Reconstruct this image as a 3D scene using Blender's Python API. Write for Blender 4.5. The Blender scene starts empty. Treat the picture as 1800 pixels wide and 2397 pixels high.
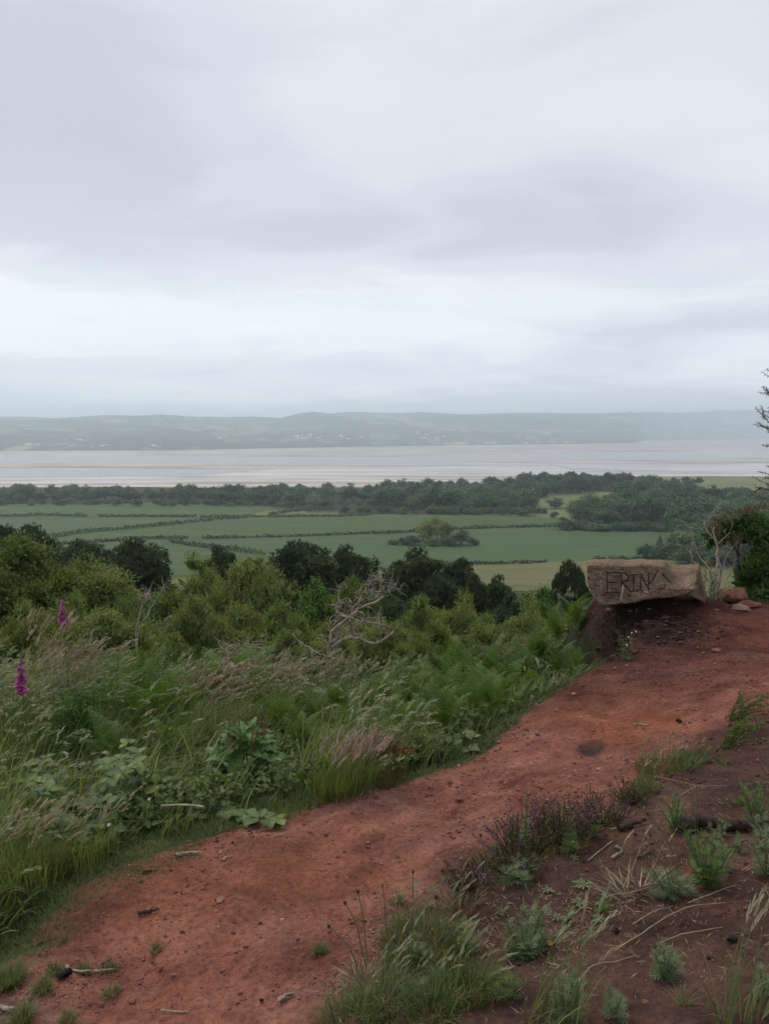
import bpy, math, random
import numpy as np
from mathutils import Vector, Matrix, Euler

SC = bpy.context.scene
R = np.random.RandomState(7)
random.seed(7)
PI = math.pi

# ------------------------------------------------------------------ camera
TH = math.atan((1198.5 - 1012.0) / 1650.0)          # pitch below the horizon
cam_d = bpy.data.cameras.new('camera')
cam_d.sensor_fit = 'VERTICAL'
cam_d.sensor_height = 24.0
cam_d.lens = 24.0 * 1650.0 / 2397.0
cam_d.clip_start = 0.05
cam_d.clip_end = 60000
cam = bpy.data.objects.new('camera', cam_d)
cam.rotation_euler = (PI / 2 - TH, 0, 0)
cam.location = (0, 0, 0)
SC.collection.objects.link(cam)
SC.camera = cam

# ------------------------------------------------------------------ sky
SUN_EL, SUN_ROT = math.radians(50), math.radians(-35)
W = bpy.data.worlds.new('World')
SC.world = W
W.use_nodes = True
nt = W.node_tree
nt.nodes.clear()


def N(tree, typ, **kw):
    n = tree.nodes.new(typ)
    for k, v in kw.items():
        if k in n.inputs.keys() if hasattr(n.inputs, 'keys') else False:
            n.inputs[k].default_value = v
        else:
            setattr(n, k, v)
    return n


def ramp(tree, stops, interp='LINEAR'):
    n = tree.nodes.new('ShaderNodeValToRGB')
    n.color_ramp.interpolation = interp
    el = n.color_ramp.elements
    while len(el) < len(stops):
        el.new(0.5)
    for e, (p, c) in zip(el, stops):
        e.position = p
        if not hasattr(c, '__len__'):
            c = (c, c, c)
        e.color = (*c[:3], 1)
    return n


def mixc(tree, a, b, fac, mode='MIX'):
    n = tree.nodes.new('ShaderNodeMix')
    n.data_type = 'RGBA'
    n.blend_type = mode
    for sock, v in ((n.inputs['Factor'], fac), (n.inputs['A'], a), (n.inputs['B'], b)):
        if isinstance(v, (int, float)):
            sock.default_value = v
        elif isinstance(v, (tuple, list)):
            sock.default_value = (*v[:3], 1)
        else:
            tree.links.new(v, sock)
    return n.outputs['Result']


def mth(tree, op, a, b=None, c=None, clamp=False):
    n = tree.nodes.new('ShaderNodeMath')
    n.operation = op
    n.use_clamp = clamp
    for i, v in enumerate((a, b, c)):
        if v is None:
            continue
        if isinstance(v, (int, float)):
            n.inputs[i].default_value = v
        else:
            tree.links.new(v, n.inputs[i])
    return n.outputs[0]


L = nt.links.new
sky = nt.nodes.new('ShaderNodeTexSky')
sky.sky_type = 'NISHITA'
sky.sun_disc = False
sky.sun_elevation = SUN_EL
sky.sun_rotation = SUN_ROT
tc = nt.nodes.new('ShaderNodeTexCoord')
sep = nt.nodes.new('ShaderNodeSeparateXYZ')
L(tc.outputs['Generated'], sep.inputs[0])
zz = mth(nt, 'MAXIMUM', sep.outputs['Z'], 0.0)
den = mth(nt, 'ADD', zz, 0.16)
cx = mth(nt, 'DIVIDE', sep.outputs['X'], den)
cy = mth(nt, 'DIVIDE', sep.outputs['Y'], den)
cmb = nt.nodes.new('ShaderNodeCombineXYZ')
L(cx, cmb.inputs[0]); L(cy, cmb.inputs[1])
mp = nt.nodes.new('ShaderNodeMapping')
mp.inputs['Location'].default_value = (3.2, 0.55, 0)
mp.inputs['Scale'].default_value = (-0.60, 0.85, 1)
mp.inputs['Rotation'].default_value = (0, 0, math.radians(-14))
L(cmb.outputs[0], mp.inputs[0])
n1 = nt.nodes.new('ShaderNodeTexNoise')
n1.inputs['Scale'].default_value = 0.75
n1.inputs['Detail'].default_value = 4.0
n1.inputs['Roughness'].default_value = 0.42
n1.inputs['Distortion'].default_value = 0.7
L(mp.outputs[0], n1.inputs[0])
n2 = nt.nodes.new('ShaderNodeTexNoise')
n2.inputs['Scale'].default_value = 2.6
n2.inputs['Detail'].default_value = 5.0
n2.inputs['Roughness'].default_value = 0.5
n2.inputs['Distortion'].default_value = 0.6
L(mp.outputs[0], n2.inputs[0])
nn = mth(nt, 'ADD', mth(nt, 'MULTIPLY', n1.outputs[0], 0.70), mth(nt, 'MULTIPLY', n2.outputs[0], 0.30))
cr = ramp(nt, [(0.38, (5.6, 5.75, 6.5)), (0.48, (6.7, 6.85, 7.6)), (0.57, (7.8, 7.95, 8.6)), (0.68, (8.5, 8.65, 9.1))], 'EASE')
L(nn, cr.inputs[0])
# brighter low cloud, then a paler bluish band close to the horizon, the same all the way round
er = ramp(nt, [(0.0, (2.02, 2.04, 1.94)), (0.035, (1.76, 1.78, 1.70)), (0.09, (1.32, 1.35, 1.30)), (0.24, (1.09, 1.09, 1.07)),
               (0.34, (0.94, 0.94, 0.94)), (0.55, (0.98, 0.98, 0.98)), (1.0, (1.05, 1.05, 1.05))])
L(zz, er.inputs[0])
cl = mixc(nt, cr.outputs[0], er.outputs[0], 1.0, 'MULTIPLY')
fin = mixc(nt, sky.outputs[0], cl, 0.93)
bg = nt.nodes.new('ShaderNodeBackground')
bg.inputs['Strength'].default_value = 0.1
L(fin, bg.inputs[0])
out = nt.nodes.new('ShaderNodeOutputWorld')
L(bg.outputs[0], out.inputs[0])

sun_d = bpy.data.lights.new('sun', 'SUN')
sun_d.energy = 1.5
sun_d.angle = math.radians(25)
sun_d.color = (1.0, 0.90, 0.76)
sun = bpy.data.objects.new('sun', sun_d)
sd_ = Vector((math.sin(SUN_ROT) * math.cos(SUN_EL), math.cos(SUN_ROT) * math.cos(SUN_EL), math.sin(SUN_EL)))
sun.rotation_euler = sd_.to_track_quat('Z', 'Y').to_euler()
SC.collection.objects.link(sun)

vs = SC.view_settings
vs.view_transform = 'Standard'
vs.look = 'None'
vs.exposure = 0.13
vs.gamma = 1.0
SC.render.engine = 'CYCLES'
cy_ = SC.cycles
cy_.use_denoising = True
cy_.denoising_prefilter = 'NONE'
cy_.max_bounces = 6
cy_.diffuse_bounces = 3
cy_.glossy_bounces = 2
cy_.transmission_bounces = 3
cy_.volume_bounces = 3
cy_.transparent_max_bounces = 8
cy_.sample_clamp_indirect = 4.0

# ------------------------------------------------------------------ numpy noise
def _h(ix, iy, iz, s):
    n = (ix.astype(np.int64) * 374761393 + iy.astype(np.int64) * 668265263 + iz.astype(np.int64) * 2147483647 + s * 974634777) & 0xFFFFFFFF
    n = ((n ^ (n >> 13)) * 1274126177) & 0xFFFFFFFF
    n = (n ^ (n >> 16)) & 0xFFFFFFFF
    return n / 4294967295.0


def vnoise(x, y, z=None, s=0):
    x = np.asarray(x, float); y = np.asarray(y, float)
    z = np.zeros_like(x) if z is None else np.asarray(z, float)
    ix, iy, iz = np.floor(x), np.floor(y), np.floor(z)
    fx, fy, fz = x - ix, y - iy, z - iz
    fx = fx * fx * (3 - 2 * fx); fy = fy * fy * (3 - 2 * fy); fz = fz * fz * (3 - 2 * fz)
    def c(a, b, d):
        return _h(ix + a, iy + b, iz + d, s)
    x00 = c(0, 0, 0) * (1 - fx) + c(1, 0, 0) * fx
    x10 = c(0, 1, 0) * (1 - fx) + c(1, 1, 0) * fx
    a = x00 * (1 - fy) + x10 * fy
    if not np.any(fz):
        return a * 2 - 1
    x01 = c(0, 0, 1) * (1 - fx) + c(1, 0, 1) * fx
    x11 = c(0, 1, 1) * (1 - fx) + c(1, 1, 1) * fx
    b = x01 * (1 - fy) + x11 * fy
    return (a * (1 - fz) + b * fz) * 2 - 1


def fbm(x, y, z=None, oct=4, s=0, gain=0.5):
    t = 0; a = 1.0; f = 1.0; tot = 0
    for o in range(oct):
        zz_ = None if z is None else z * f
        t = t + a * vnoise(x * f + o * 17.3, y * f + o * 9.1, zz_, s + o)
        tot += a; a *= gain; f *= 2.03
    return t / tot


def sstep(a, b, x):
    t = np.clip((x - a) / (b - a), 0, 1)
    return t * t * (3 - 2 * t)


# ------------------------------------------------------------------ pixel <-> world
def ray(px, py):
    cxx = (np.asarray(px, float) - 900.0) / 1650.0
    cyy = (1198.5 - np.asarray(py, float)) / 1650.0
    return np.stack([cxx, math.cos(TH) + math.sin(TH) * cyy, -math.sin(TH) + math.cos(TH) * cyy], -1)


def P(px, py, Y):
    d = ray(px, py)
    return d / d[..., 1:2] * np.asarray(Y, float)[..., None] if d.ndim > 1 else d / d[1] * Y


def proj(x, y, z):
    f = y * math.cos(TH) - z * math.sin(TH)
    u = y * math.sin(TH) + z * math.cos(TH)
    return 900 + 1650 * x / f, 1198.5 - 1650 * u / f


# control points of the near ground: (px, py, z of the ground)
CP = [(0, 2397, -1.90), (450, 2397, -1.88), (900, 2397, -1.80), (1350, 2397, -1.60), (1800, 2397, -1.45),
      (0, 2240, -1.98), (325, 2028, -2.02), (640, 1920, -2.08), (852, 1848, -2.12), (1079, 1790, -2.15),
      (1195, 1700, -2.12), (1318, 1612, -2.12), (1400, 1560, -2.14), (600, 2150, -1.93), (1000, 2050, -1.88),
      (1100, 1900, -1.98), (1200, 1850, -1.95), (1500, 1700, -1.97), (1800, 1620, -1.76), (1500, 1900, -1.74),
      (1800, 1900, -1.58), (1250, 2100, -1.76), (1500, 2200, -1.60), (1800, 2150, -1.50), (1650, 1540, -1.93),
      (1800, 1500, -1.90), (1500, 1560, -2.03), (1750, 1432, -1.86)]
cpw = []
for (px, py, z) in CP:
    d = ray(px, py)
    k = z / d[2]
    cpw.append((d[0] * k, d[1] * k, z))
# spots known in plan: mound with the boulder on it, and the slope falling away
cpw += [(2.40, 7.0, -1.97), (2.50, 7.3, -1.85), (2.14, 6.5, -2.15), (2.6, 7.3, -1.74), (3.1, 7.4, -1.78), (3.6, 7.7, -1.84), (2.4, 7.8, -1.82), (4.4, 7.6, -1.86), (5.5, 7.6, -1.8),
        (1.95, 7.0, -2.55), (1.6, 7.0, -2.85), (1.95, 7.8, -2.8), (1.5, 7.8, -3.1), (0.9, 6.6, -2.95), (2.2, 9.0, -2.9), (4, 9.4, -2.8), (7, 9.6, -2.8), (2, 11, -4.3), (6, 12, -4.6),
        (0.3, 5.5, -2.62), (-0.5, 6.5, -2.95), (-1, 5.0, -2.5), (-2.0, 4.2, -2.4), (-3, 3.4, -2.35), (-3, 5, -2.6), (-3, 8, -3.4), (-6, 8, -3.7), (0, 8.5, -3.5),
        (-7, 5, -3.0), (-5, 12, -5.0), (0, 12, -5.1), (-6, 1, -2.5), (-5, -4, -1.9), (0, -4, -1.3), (0, 0, -1.62), (5, -4, -0.6), (4, 1, -1.1),
        (8, 3, -0.9), (9, -3, -0.2), (8, 6, -1.5), (9, 9, -2.4)]
cpw = np.array(cpw)


def _tps(r2):
    return r2 * np.log(r2 + 1e-9)


_n = len(cpw)
_A = np.zeros((_n + 3, _n + 3))
_A[:_n, :_n] = _tps(((cpw[:, None, :2] - cpw[None, :, :2]) ** 2).sum(-1)) + np.eye(_n) * 0.05
_A[:_n, _n:] = np.c_[np.ones(_n), cpw[:, :2]]
_A[_n:, :_n] = _A[:_n, _n:].T
_w = np.linalg.solve(_A, np.r_[cpw[:, 2], 0, 0, 0])


def near_z(x, y):
    shp = x.shape
    x = x.ravel(); y = y.ravel()
    r = np.empty_like(x)
    for i in range(0, len(x), 60000):
        xs, ys = x[i:i + 60000], y[i:i + 60000]
        K = _tps((xs[:, None] - cpw[None, :, 0]) ** 2 + (ys[:, None] - cpw[None, :, 1]) ** 2)
        r[i:i + 60000] = K @ _w[:_n] + _w[_n] + _w[_n + 1] * xs + _w[_n + 2] * ys
    return r.reshape(shp)


YS = np.array([-5000, -200, -60, -10, 0, 8, 12, 20, 40, 80, 150, 260, 500, 700, 900, 1000, 1085, 1500, 4000])
ZS = np.array([6, 6, 4, 0.5, -2, -3.5, -5.2, -9, -17, -31, -47, -59, -63.5, -67.5, -73, -77.5, -85.8, -88, -90])


def far_z(x, y):
    ye = y - sstep(0.10, 0.30, x / np.maximum(y, 1)) * 260 * sstep(600, 900, y)
    z = np.interp(ye, YS, ZS)
    z = z + 7.0 * np.exp(-((x - 275) / 120) ** 2 - ((y - 1040) / 110) ** 2)
    n = fbm(x / 60.0, y / 60.0, oct=3, s=3)
    z = z + n * 1.2 * sstep(25, 200, y) * (1 - sstep(1000, 1200, y))
    z = z + fbm(x / 6.0, y / 6.0, oct=2, s=9) * 0.35 * sstep(10, 20, y) * (1 - sstep(200, 300, y))
    return z


def ground0(x, y):
    x = np.atleast_1d(np.asarray(x, float)); y = np.atleast_1d(np.asarray(y, float))
    r = np.hypot(x - 1, y - 3)
    w = sstep(8.5, 13.5, r)
    z = np.zeros_like(x)
    m = w < 1
    if m.any():
        z[m] += near_z(x[m], y[m]) * (1 - w[m])
    m = w > 0
    if m.any():
        z[m] += far_z(x[m], y[m]) * w[m]
    return z


# left edge of the bare path, from the photograph, as a line in plan
def hit(px, py, f=None, tmax=2500):
    f = f or ground0
    px = np.atleast_1d(np.asarray(px, float)); py = np.atleast_1d(np.asarray(py, float))
    d = ray(px, py)
    t = np.geomspace(1.2, tmax, 500)
    o = np.zeros((len(px), 3))
    for i in range(len(px)):
        X = d[i, 0] * t; Yv = d[i, 1] * t; Z = d[i, 2] * t
        g = Z - f(X, Yv)
        k = np.argmax(g < 0)
        if g[k] >= 0:
            k = len(t) - 1
        a, b = t[max(k - 1, 0)], t[k]
        for _ in range(2):
            tt = np.linspace(a, b, 12)
            g = d[i, 2] * tt - f(d[i, 0] * tt, d[i, 1] * tt)
            k = np.argmax(g < 0)
            if g[k] >= 0: k = 11
            a, b = tt[max(k - 1, 0)], tt[k]
        o[i] = d[i] * (a + b) / 2
    return o


EDGE_PX = [(0, 2235), (70, 2200), (141, 2125), (179, 2077), (325, 2025), (433, 1985), (531, 1950), (640, 1920), (677, 1893), (770, 1876),
           (852, 1848), (917, 1844), (967, 1826), (1011, 1808), (1079, 1790), (1115, 1772), (1166, 1740), (1197, 1698), (1220, 1663), (1256, 1631),
           (1318, 1612), (1360, 1582)]
_ez = np.interp([p[0] for p in EDGE_PX], [0, 325, 640, 852, 1079, 1200, 1400], [-1.98, -2.02, -2.08, -2.12, -2.15, -2.12, -2.13])
_ed = ray([p[0] for p in EDGE_PX], [p[1] for p in EDGE_PX])
_e = _ed[:, :2] * (_ez / _ed[:, 2])[:, None]
EDGE = np.vstack([[(-6, -3), (-3.2, 1.6)], _e, [(2.08, 6.5), (2.22, 6.9), (2.25, 7.5), (2.4, 8.0), (3.2, 8.1), (5.5, 8.3), (9, 8.6), (14, 8)]])
_b = hit([700, 780, 900, 1010, 1090, 1200, 1400, 1480, 1600, 1700, 1800], [2397, 2280, 2130, 2060, 1990, 1930, 1870, 1820, 1740, 1680, 1640])[:, :2]
BANK = np.vstack([[(-0.3, -3), (-0.3, 1.0)], _b, [(4, 5.0), (9, 5.4)]])


def in_poly(x, y, poly):
    c = np.zeros(len(x), bool); n = len(poly); j = n - 1
    for i in range(n):
        xi, yi = poly[i]; xj, yj = poly[j]
        m = ((yi > y) != (yj > y)) & (x < (xj - xi) * (y - yi) / (yj - yi + 1e-9) + xi)
        c ^= m; j = i
    return c


def sdist(x, y, line):
    x = np.atleast_1d(x); y = np.atleast_1d(y)
    best = np.full(x.shape, 1e9)
    for (x0, y0), (x1, y1) in zip(line[:-1], line[1:]):
        dx, dy = x1 - x0, y1 - y0
        t = np.clip(((x - x0) * dx + (y - y0) * dy) / (dx * dx + dy * dy + 1e-12), 0, 1)
        best = np.minimum(best, np.hypot(x - x0 - t * dx, y - y0 - t * dy))
    poly = list(map(tuple, line)) + [(5000, line[-1][1]), (5000, 9000), (-5000, 9000), (-5000, line[0][1])]
    return np.where(in_poly(x.ravel(), y.ravel(), poly).reshape(x.shape), best, -best)   # > 0 beyond the line


DARK_C = hit([1560], [1475])[0]
def masks(x, y):
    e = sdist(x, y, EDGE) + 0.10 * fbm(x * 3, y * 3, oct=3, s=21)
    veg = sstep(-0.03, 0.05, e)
    b = -sdist(x, y, BANK) + 0.22 * fbm(x * 1.7, y * 1.7, oct=3, s=22)
    bank = sstep(-0.15, 0.18, b)
    dark = np.exp(-((x - 2.50) / 0.74) ** 4 - ((y - 7.02 - .22 * (x - 2.5)) / 0.86) ** 4) * (1 - veg) * np.clip(1.0 + .7 * fbm(x * 5, y * 5, oct=3, s=24), 0, 1)  # humus patch that also carries the painted shade of the overhang
    return veg, bank, dark


def ground(x, y):
    x = np.atleast_1d(np.asarray(x, float)); y = np.atleast_1d(np.asarray(y, float))
    z = ground0(x, y)
    m = (np.abs(x) < 12) & (y > -4) & (y < 12)
    if m.any():
        xs, ys = x[m], y[m]
        f = 1 - sstep(9, 12, ys)
        n = fbm(xs * 1.3, ys * 1.3, oct=3, s=31) * 0.045 - .028 * sstep(.15, .5, fbm(xs * 3.1, ys * 3.1, oct=2, s=43))
        n += fbm(xs * 7, ys * 7, oct=4, s=32) * 0.016
        # worn layers of soft sandstone: steps that run along the slope
        q = (ys * 0.85 + xs * 0.55 + 0.25 * fbm(xs * 1.1, ys * 1.1, oct=2, s=35)) * 6.5
        lay = sstep(4.6, 5.6, ys) * (1 - sstep(8, 8.4, ys))
        n += lay * (np.abs((q % 1) - 0.5) - 0.25) * 0.075 * (0.6 + fbm(xs * 2.2, ys * 2.2, oct=2, s=36))
        q2 = (ys * 0.95 + xs * 0.3 + 0.2 * fbm(xs * 2.1, ys * 2.1, oct=3, s=38)) * 17
        n += lay * (np.abs((q2 % 1) - 0.5) - 0.25) * 0.060 * (0.5 + 1.2 * fbm(xs * 3.2, ys * 3.2, oct=2, s=39))
        rough = np.clip(fbm(xs * 2.0, ys * 2.0, oct=2, s=37) + 0.25, 0, 1)
        n += np.maximum(fbm(xs * 24, ys * 24, oct=3, s=33), 0.05) * 0.028 * rough
        dk = np.exp(-((xs - 2.62) / 0.72) ** 4 - ((ys - 6.98) / 0.36) ** 4)
        n += dk * (fbm(xs * 9, ys * 9, oct=3, s=34) * 0.09 + np.abs(fbm(xs * 22, ys * 22, oct=3, s=41)) * .04) - .03 * dk - .20 * np.exp(-((xs - 2.58) / 0.62) ** 6 - ((ys - 7.16 - .05 * (xs - 2.6)) / 0.26) ** 4)
        # two worn runnels down the path
        n -= 0.03 * np.exp(-((sdist(xs, ys, EDGE) + 0.8) / 0.22) ** 2)
        z[m] += n * f
    return z


def g1(x, y):
    return float(ground(x, y)[0])


def G(px, py):
    p = hit([px], [py], ground)[0]
    return Vector((p[0], p[1], g1(p[0], p[1])))


def VP(px, py, Y):
    return Vector(P(px, py, Y))


def onY(px, Y):
    """a spot on the ground at distance Y under picture column px (about the horizon's height)"""
    x = (px - 900) / 1650.0 * Y * 1.03
    return Vector((x, Y, g1(x, Y)))


# ------------------------------------------------------------------ mesh builder
class MB:
    def __init__(s):
        s.v = []; s.q = []; s.t = []; s.qa = []; s.ta = []; s.qm = []; s.tm = []; s.n = 0

    def add(s, V, Q=None, T=None, a=0.5, m=0):
        V = np.asarray(V, float).reshape(-1, 3)
        if Q is not None and len(Q):
            Q = np.asarray(Q, int)
            s.q.append(Q + s.n)
            s.qa.append(np.broadcast_to(np.asarray(a, float), (len(Q),)).copy())
            s.qm.append(np.broadcast_to(np.asarray(m, int), (len(Q),)).copy())
        if T is not None and len(T):
            T = np.asarray(T, int)
            s.t.append(T + s.n)
            s.ta.append(np.broadcast_to(np.asarray(a, float), (len(T),)).copy())
            s.tm.append(np.broadcast_to(np.asarray(m, int), (len(T),)).copy())
        s.v.append(V); s.n += len(V)

    def mesh(s, name, mats, smooth=True):
        V = np.concatenate(s.v) if s.v else np.zeros((0, 3))
        Q = np.concatenate(s.q) if s.q else np.zeros((0, 4), int)
        T = np.concatenate(s.t) if s.t else np.zeros((0, 3), int)
        A = np.concatenate(s.qa + s.ta) if (s.qa or s.ta) else np.zeros(0)
        M = np.concatenate(s.qm + s.tm) if (s.qm or s.tm) else np.zeros(0, int)
        me = bpy.data.meshes.new(name)
        me.vertices.add(len(V)); me.vertices.foreach_set('co', V.astype(np.float32).ravel())
        nl = len(Q) * 4 + len(T) * 3
        me.loops.add(nl)
        me.loops.foreach_set('vertex_index', np.r_[Q.ravel(), T.ravel()].astype(np.int32))
        me.polygons.add(len(Q) + len(T))
        st = np.r_[np.arange(len(Q)) * 4, len(Q) * 4 + np.arange(len(T)) * 3].astype(np.int32)
        me.polygons.foreach_set('loop_start', st)
        me.polygons.foreach_set('material_index', M.astype(np.int32))
        at = me.attributes.new('v', 'FLOAT', 'FACE')
        at.data.foreach_set('value', A.astype(np.float32))
        for mt in (mats if isinstance(mats, (list, tuple)) else [mats]):
            me.materials.append(mt)
        me.update(calc_edges=True)
        me.validate()
        if not smooth:
            me.shade_flat()
        return me


COL = SC.collection


def obj(name, me, parent=None, loc=None, rot=None, scale=None):
    o = bpy.data.objects.new(name, me)
    COL.objects.link(o)
    if parent is not None: o.parent = parent
    if loc is not None: o.location = loc
    if rot is not None: o.rotation_euler = rot
    if scale is not None: o.scale = scale
    return o


def tag(o, label=None, cat=None, group=None, kind=None):
    if label: o['label'] = label
    if cat: o['category'] = cat
    if group: o['group'] = group
    if kind: o['kind'] = kind
    return o


def empty(name, loc, label, cat, group=None, rz=0, scale=None):
    o = bpy.data.objects.new(name, None)
    o.empty_display_size = 0.1
    COL.objects.link(o)
    o.location = loc; o.rotation_euler = (0, 0, rz)
    if scale is not None: o.scale = scale
    return tag(o, label, cat, group)


def unit(v):
    return v / (np.linalg.norm(v, axis=-1, keepdims=True) + 1e-12)


def rdir(n, rs):
    return unit(rs.normal(size=(n, 3)))


def rhombi(mb, C, ax, nr, ln, wd, a=0.5, m=0, wide=0.45):
    """leaf shaped quads: base C, direction ax, face normal about nr"""
    n = len(C)
    ax = unit(np.broadcast_to(ax, (n, 3)))
    sd = unit(np.cross(ax, np.broadcast_to(nr, (n, 3))))
    ln = np.broadcast_to(ln, (n,))[:, None]; wd = np.broadcast_to(wd, (n,))[:, None]
    V = np.stack([C, C + ax * ln * wide + sd * wd / 2, C + ax * ln, C + ax * ln * wide - sd * wd / 2], 1).reshape(-1, 3)
    mb.add(V, Q=np.arange(n * 4).reshape(n, 4), a=a, m=m)


def tube(mb, pts, rad, k=5, a=0.5, m=0, cap=True):
    pts = np.asarray(pts, float); n = len(pts)
    rad = np.broadcast_to(rad, (n,))
    tg = np.gradient(pts, axis=0); tg = unit(tg)
    ref = np.array([0.13, 0.31, 0.94]) if abs(tg[0][2]) < 0.9 else np.array([0.95, 0.2, 0.1])
    u = unit(np.cross(tg, ref)); w = np.cross(tg, u)
    an = np.arange(k) / k * 2 * PI
    V = pts[:, None, :] + rad[:, None, None] * (np.cos(an)[None, :, None] * u[:, None, :] + np.sin(an)[None, :, None] * w[:, None, :])
    V = V.reshape(-1, 3)
    i = np.arange(n - 1)[:, None] * k; j = np.arange(k)[None, :]; j2 = (j + 1) % k
    Q = np.stack([i + j, i + j2, i + k + j2, i + k + j], -1).reshape(-1, 4)
    T = None
    if cap:
        V = np.vstack([V, pts[-1] + tg[-1] * rad[-1]])
        b = (n - 1) * k
        T = np.array([[b + q, b + (q + 1) % k, n * k] for q in range(k)])
    mb.add(V, Q=Q, a=a, m=m)
    if T is not None:
        mb.t.append(T + mb.n - len(V)); mb.ta.append(np.full(len(T), a)); mb.tm.append(np.full(len(T), m))


def smooth_line(pts, n=24, jit=0.0, rs=None):
    pts = np.asarray(pts, float)
    P0 = np.vstack([2 * pts[0] - pts[1], pts, 2 * pts[-1] - pts[-2]])
    out_ = []
    seg = len(pts) - 1
    per = max(2, n // seg)
    for i in range(seg):
        a, b, c, d = P0[i], P0[i + 1], P0[i + 2], P0[i + 3]
        for t in np.linspace(0, 1, per, endpoint=False):
            out_.append(0.5 * ((2 * b) + (-a + c) * t + (2 * a - 5 * b + 4 * c - d) * t * t + (-a + 3 * b - 3 * c + d) * t ** 3))
    out_.append(pts[-1])
    o = np.array(out_)
    if jit and rs is not None:
        o[1:-1] += rs.normal(size=(len(o) - 2, 3)) * jit
    return o


def blades(mb, B, az, ln, lean, droop, wd, seg=4, a=0.5, m=0, tipw=0.05, power=1.4):
    """grass blades, all at once; returns tips, their direction and side"""
    n = len(B)
    f = lambda q: np.broadcast_to(np.asarray(q, float), (n,))
    az, ln, lean, droop, wd = map(f, (az, ln, lean, droop, wd))
    hx, hy = np.cos(az), np.sin(az)
    sd = np.stack([-hy, hx, np.zeros(n)], -1)
    tw = R.uniform(-0.9, 0.9, n)
    sd = unit(sd + np.stack([hx, hy, np.zeros(n)], -1) * tw[:, None])
    p = B.copy()
    V = []
    for i in range(seg + 1):
        t = i / seg
        w = wd * (1 - t ** 1.8) + tipw * wd
        V.append(p - sd * w[:, None] / 2); V.append(p + sd * w[:, None] / 2)
        tn = (i + 0.5) / seg
        an = lean + droop * tn ** power
        d = np.stack([hx * np.sin(an), hy * np.sin(an), np.cos(an)], -1)
        if i < seg:
            p = p + d * (ln / seg)[:, None]
    V = np.stack(V, 1)          # n, 2(seg+1), 3
    k = 2 * (seg + 1)
    base = (np.arange(n) * k)[:, None, None]
    q = np.array([[2 * i, 2 * i + 1, 2 * i + 3, 2 * i + 2] for i in range(seg)])[None]
    Q = (base + q).reshape(-1, 4)
    aa = np.repeat(f(a), seg)
    mm = np.repeat(np.broadcast_to(np.asarray(m, int), (n,)), seg)
    mb.add(V.reshape(-1, 3), Q=Q, a=aa, m=mm)
    return p, d, sd


def heads(mb, tip, d, az, ln, wd, k=9, curl=0.9, a=0.5, m=0, open_=0.35):
    """seed heads: spikelets set along a nodding axis"""
    n = len(tip)
    f = lambda q: np.broadcast_to(np.asarray(q, float), (n,))
    az, ln, wd, a, curl = map(f, (az, ln, wd, a, curl))
    an = np.arccos(np.clip(d[:, 2], -1, 1))
    p = tip.copy()
    for i in range(k):
        t = i / k
        an2 = an + curl * t
        dd = np.stack([np.cos(az) * np.sin(an2), np.sin(az) * np.sin(an2), np.cos(an2)], -1)
        bul = np.sin(PI * min(1, (t * 0.85 + 0.15))) ** 0.6
        for s_ in (0, 1):
            rr = rdir(n, R)
            off = unit(rr - dd * (rr * dd).sum(-1, keepdims=True))
            ax = unit(dd + off * open_)
            rhombi(mb, p + off * (wd * bul * 0.12)[:, None], ax, np.cross(off, dd) + 0.3 * rr, ln / k * 2.6, wd * bul * 0.75,
                   a=np.clip(a + R.uniform(-.15, .15, n), 0, 1), m=m)
        p = p + dd * (ln / k)[:, None]
    return p


def grid_quads(nu, nv, wrap=False):
    i = np.arange(nu - 1)[:, None]
    if wrap:
        j = np.arange(nv)[None]; j2 = (j + 1) % nv
    else:
        j = np.arange(nv - 1)[None]; j2 = j + 1
    return np.stack([i * nv + j, (i + 1) * nv + j, (i + 1) * nv + j2, i * nv + j2], -1).reshape(-1, 4)


def ico(sub=1):
    t = (1 + 5 ** .5) / 2
    V = np.array([(-1, t, 0), (1, t, 0), (-1, -t, 0), (1, -t, 0), (0, -1, t), (0, 1, t), (0, -1, -t), (0, 1, -t), (t, 0, -1), (t, 0, 1), (-t, 0, -1), (-t, 0, 1)], float)
    F = [(0, 11, 5), (0, 5, 1), (0, 1, 7), (0, 7, 10), (0, 10, 11), (1, 5, 9), (5, 11, 4), (11, 10, 2), (10, 7, 6), (7, 1, 8), (3, 9, 4), (3, 4, 2), (3, 2, 6), (3, 6, 8), (3, 8, 9), (4, 9, 5), (2, 4, 11), (6, 2, 10), (8, 6, 7), (9, 8, 1)]
    V = list(unit(V))
    for _ in range(sub):
        c = {}; F2 = []
        def md(a, b):
            k = (min(a, b), max(a, b))
            if k not in c:
                V.append(unit(V[a] + V[b])); c[k] = len(V) - 1
            return c[k]
        for a, b, d in F:
            x, y, z = md(a, b), md(b, d), md(d, a)
            F2 += [(a, x, z), (b, y, x), (d, z, y), (x, y, z)]
        F = F2
    return np.array(V), np.array(F)


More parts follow.
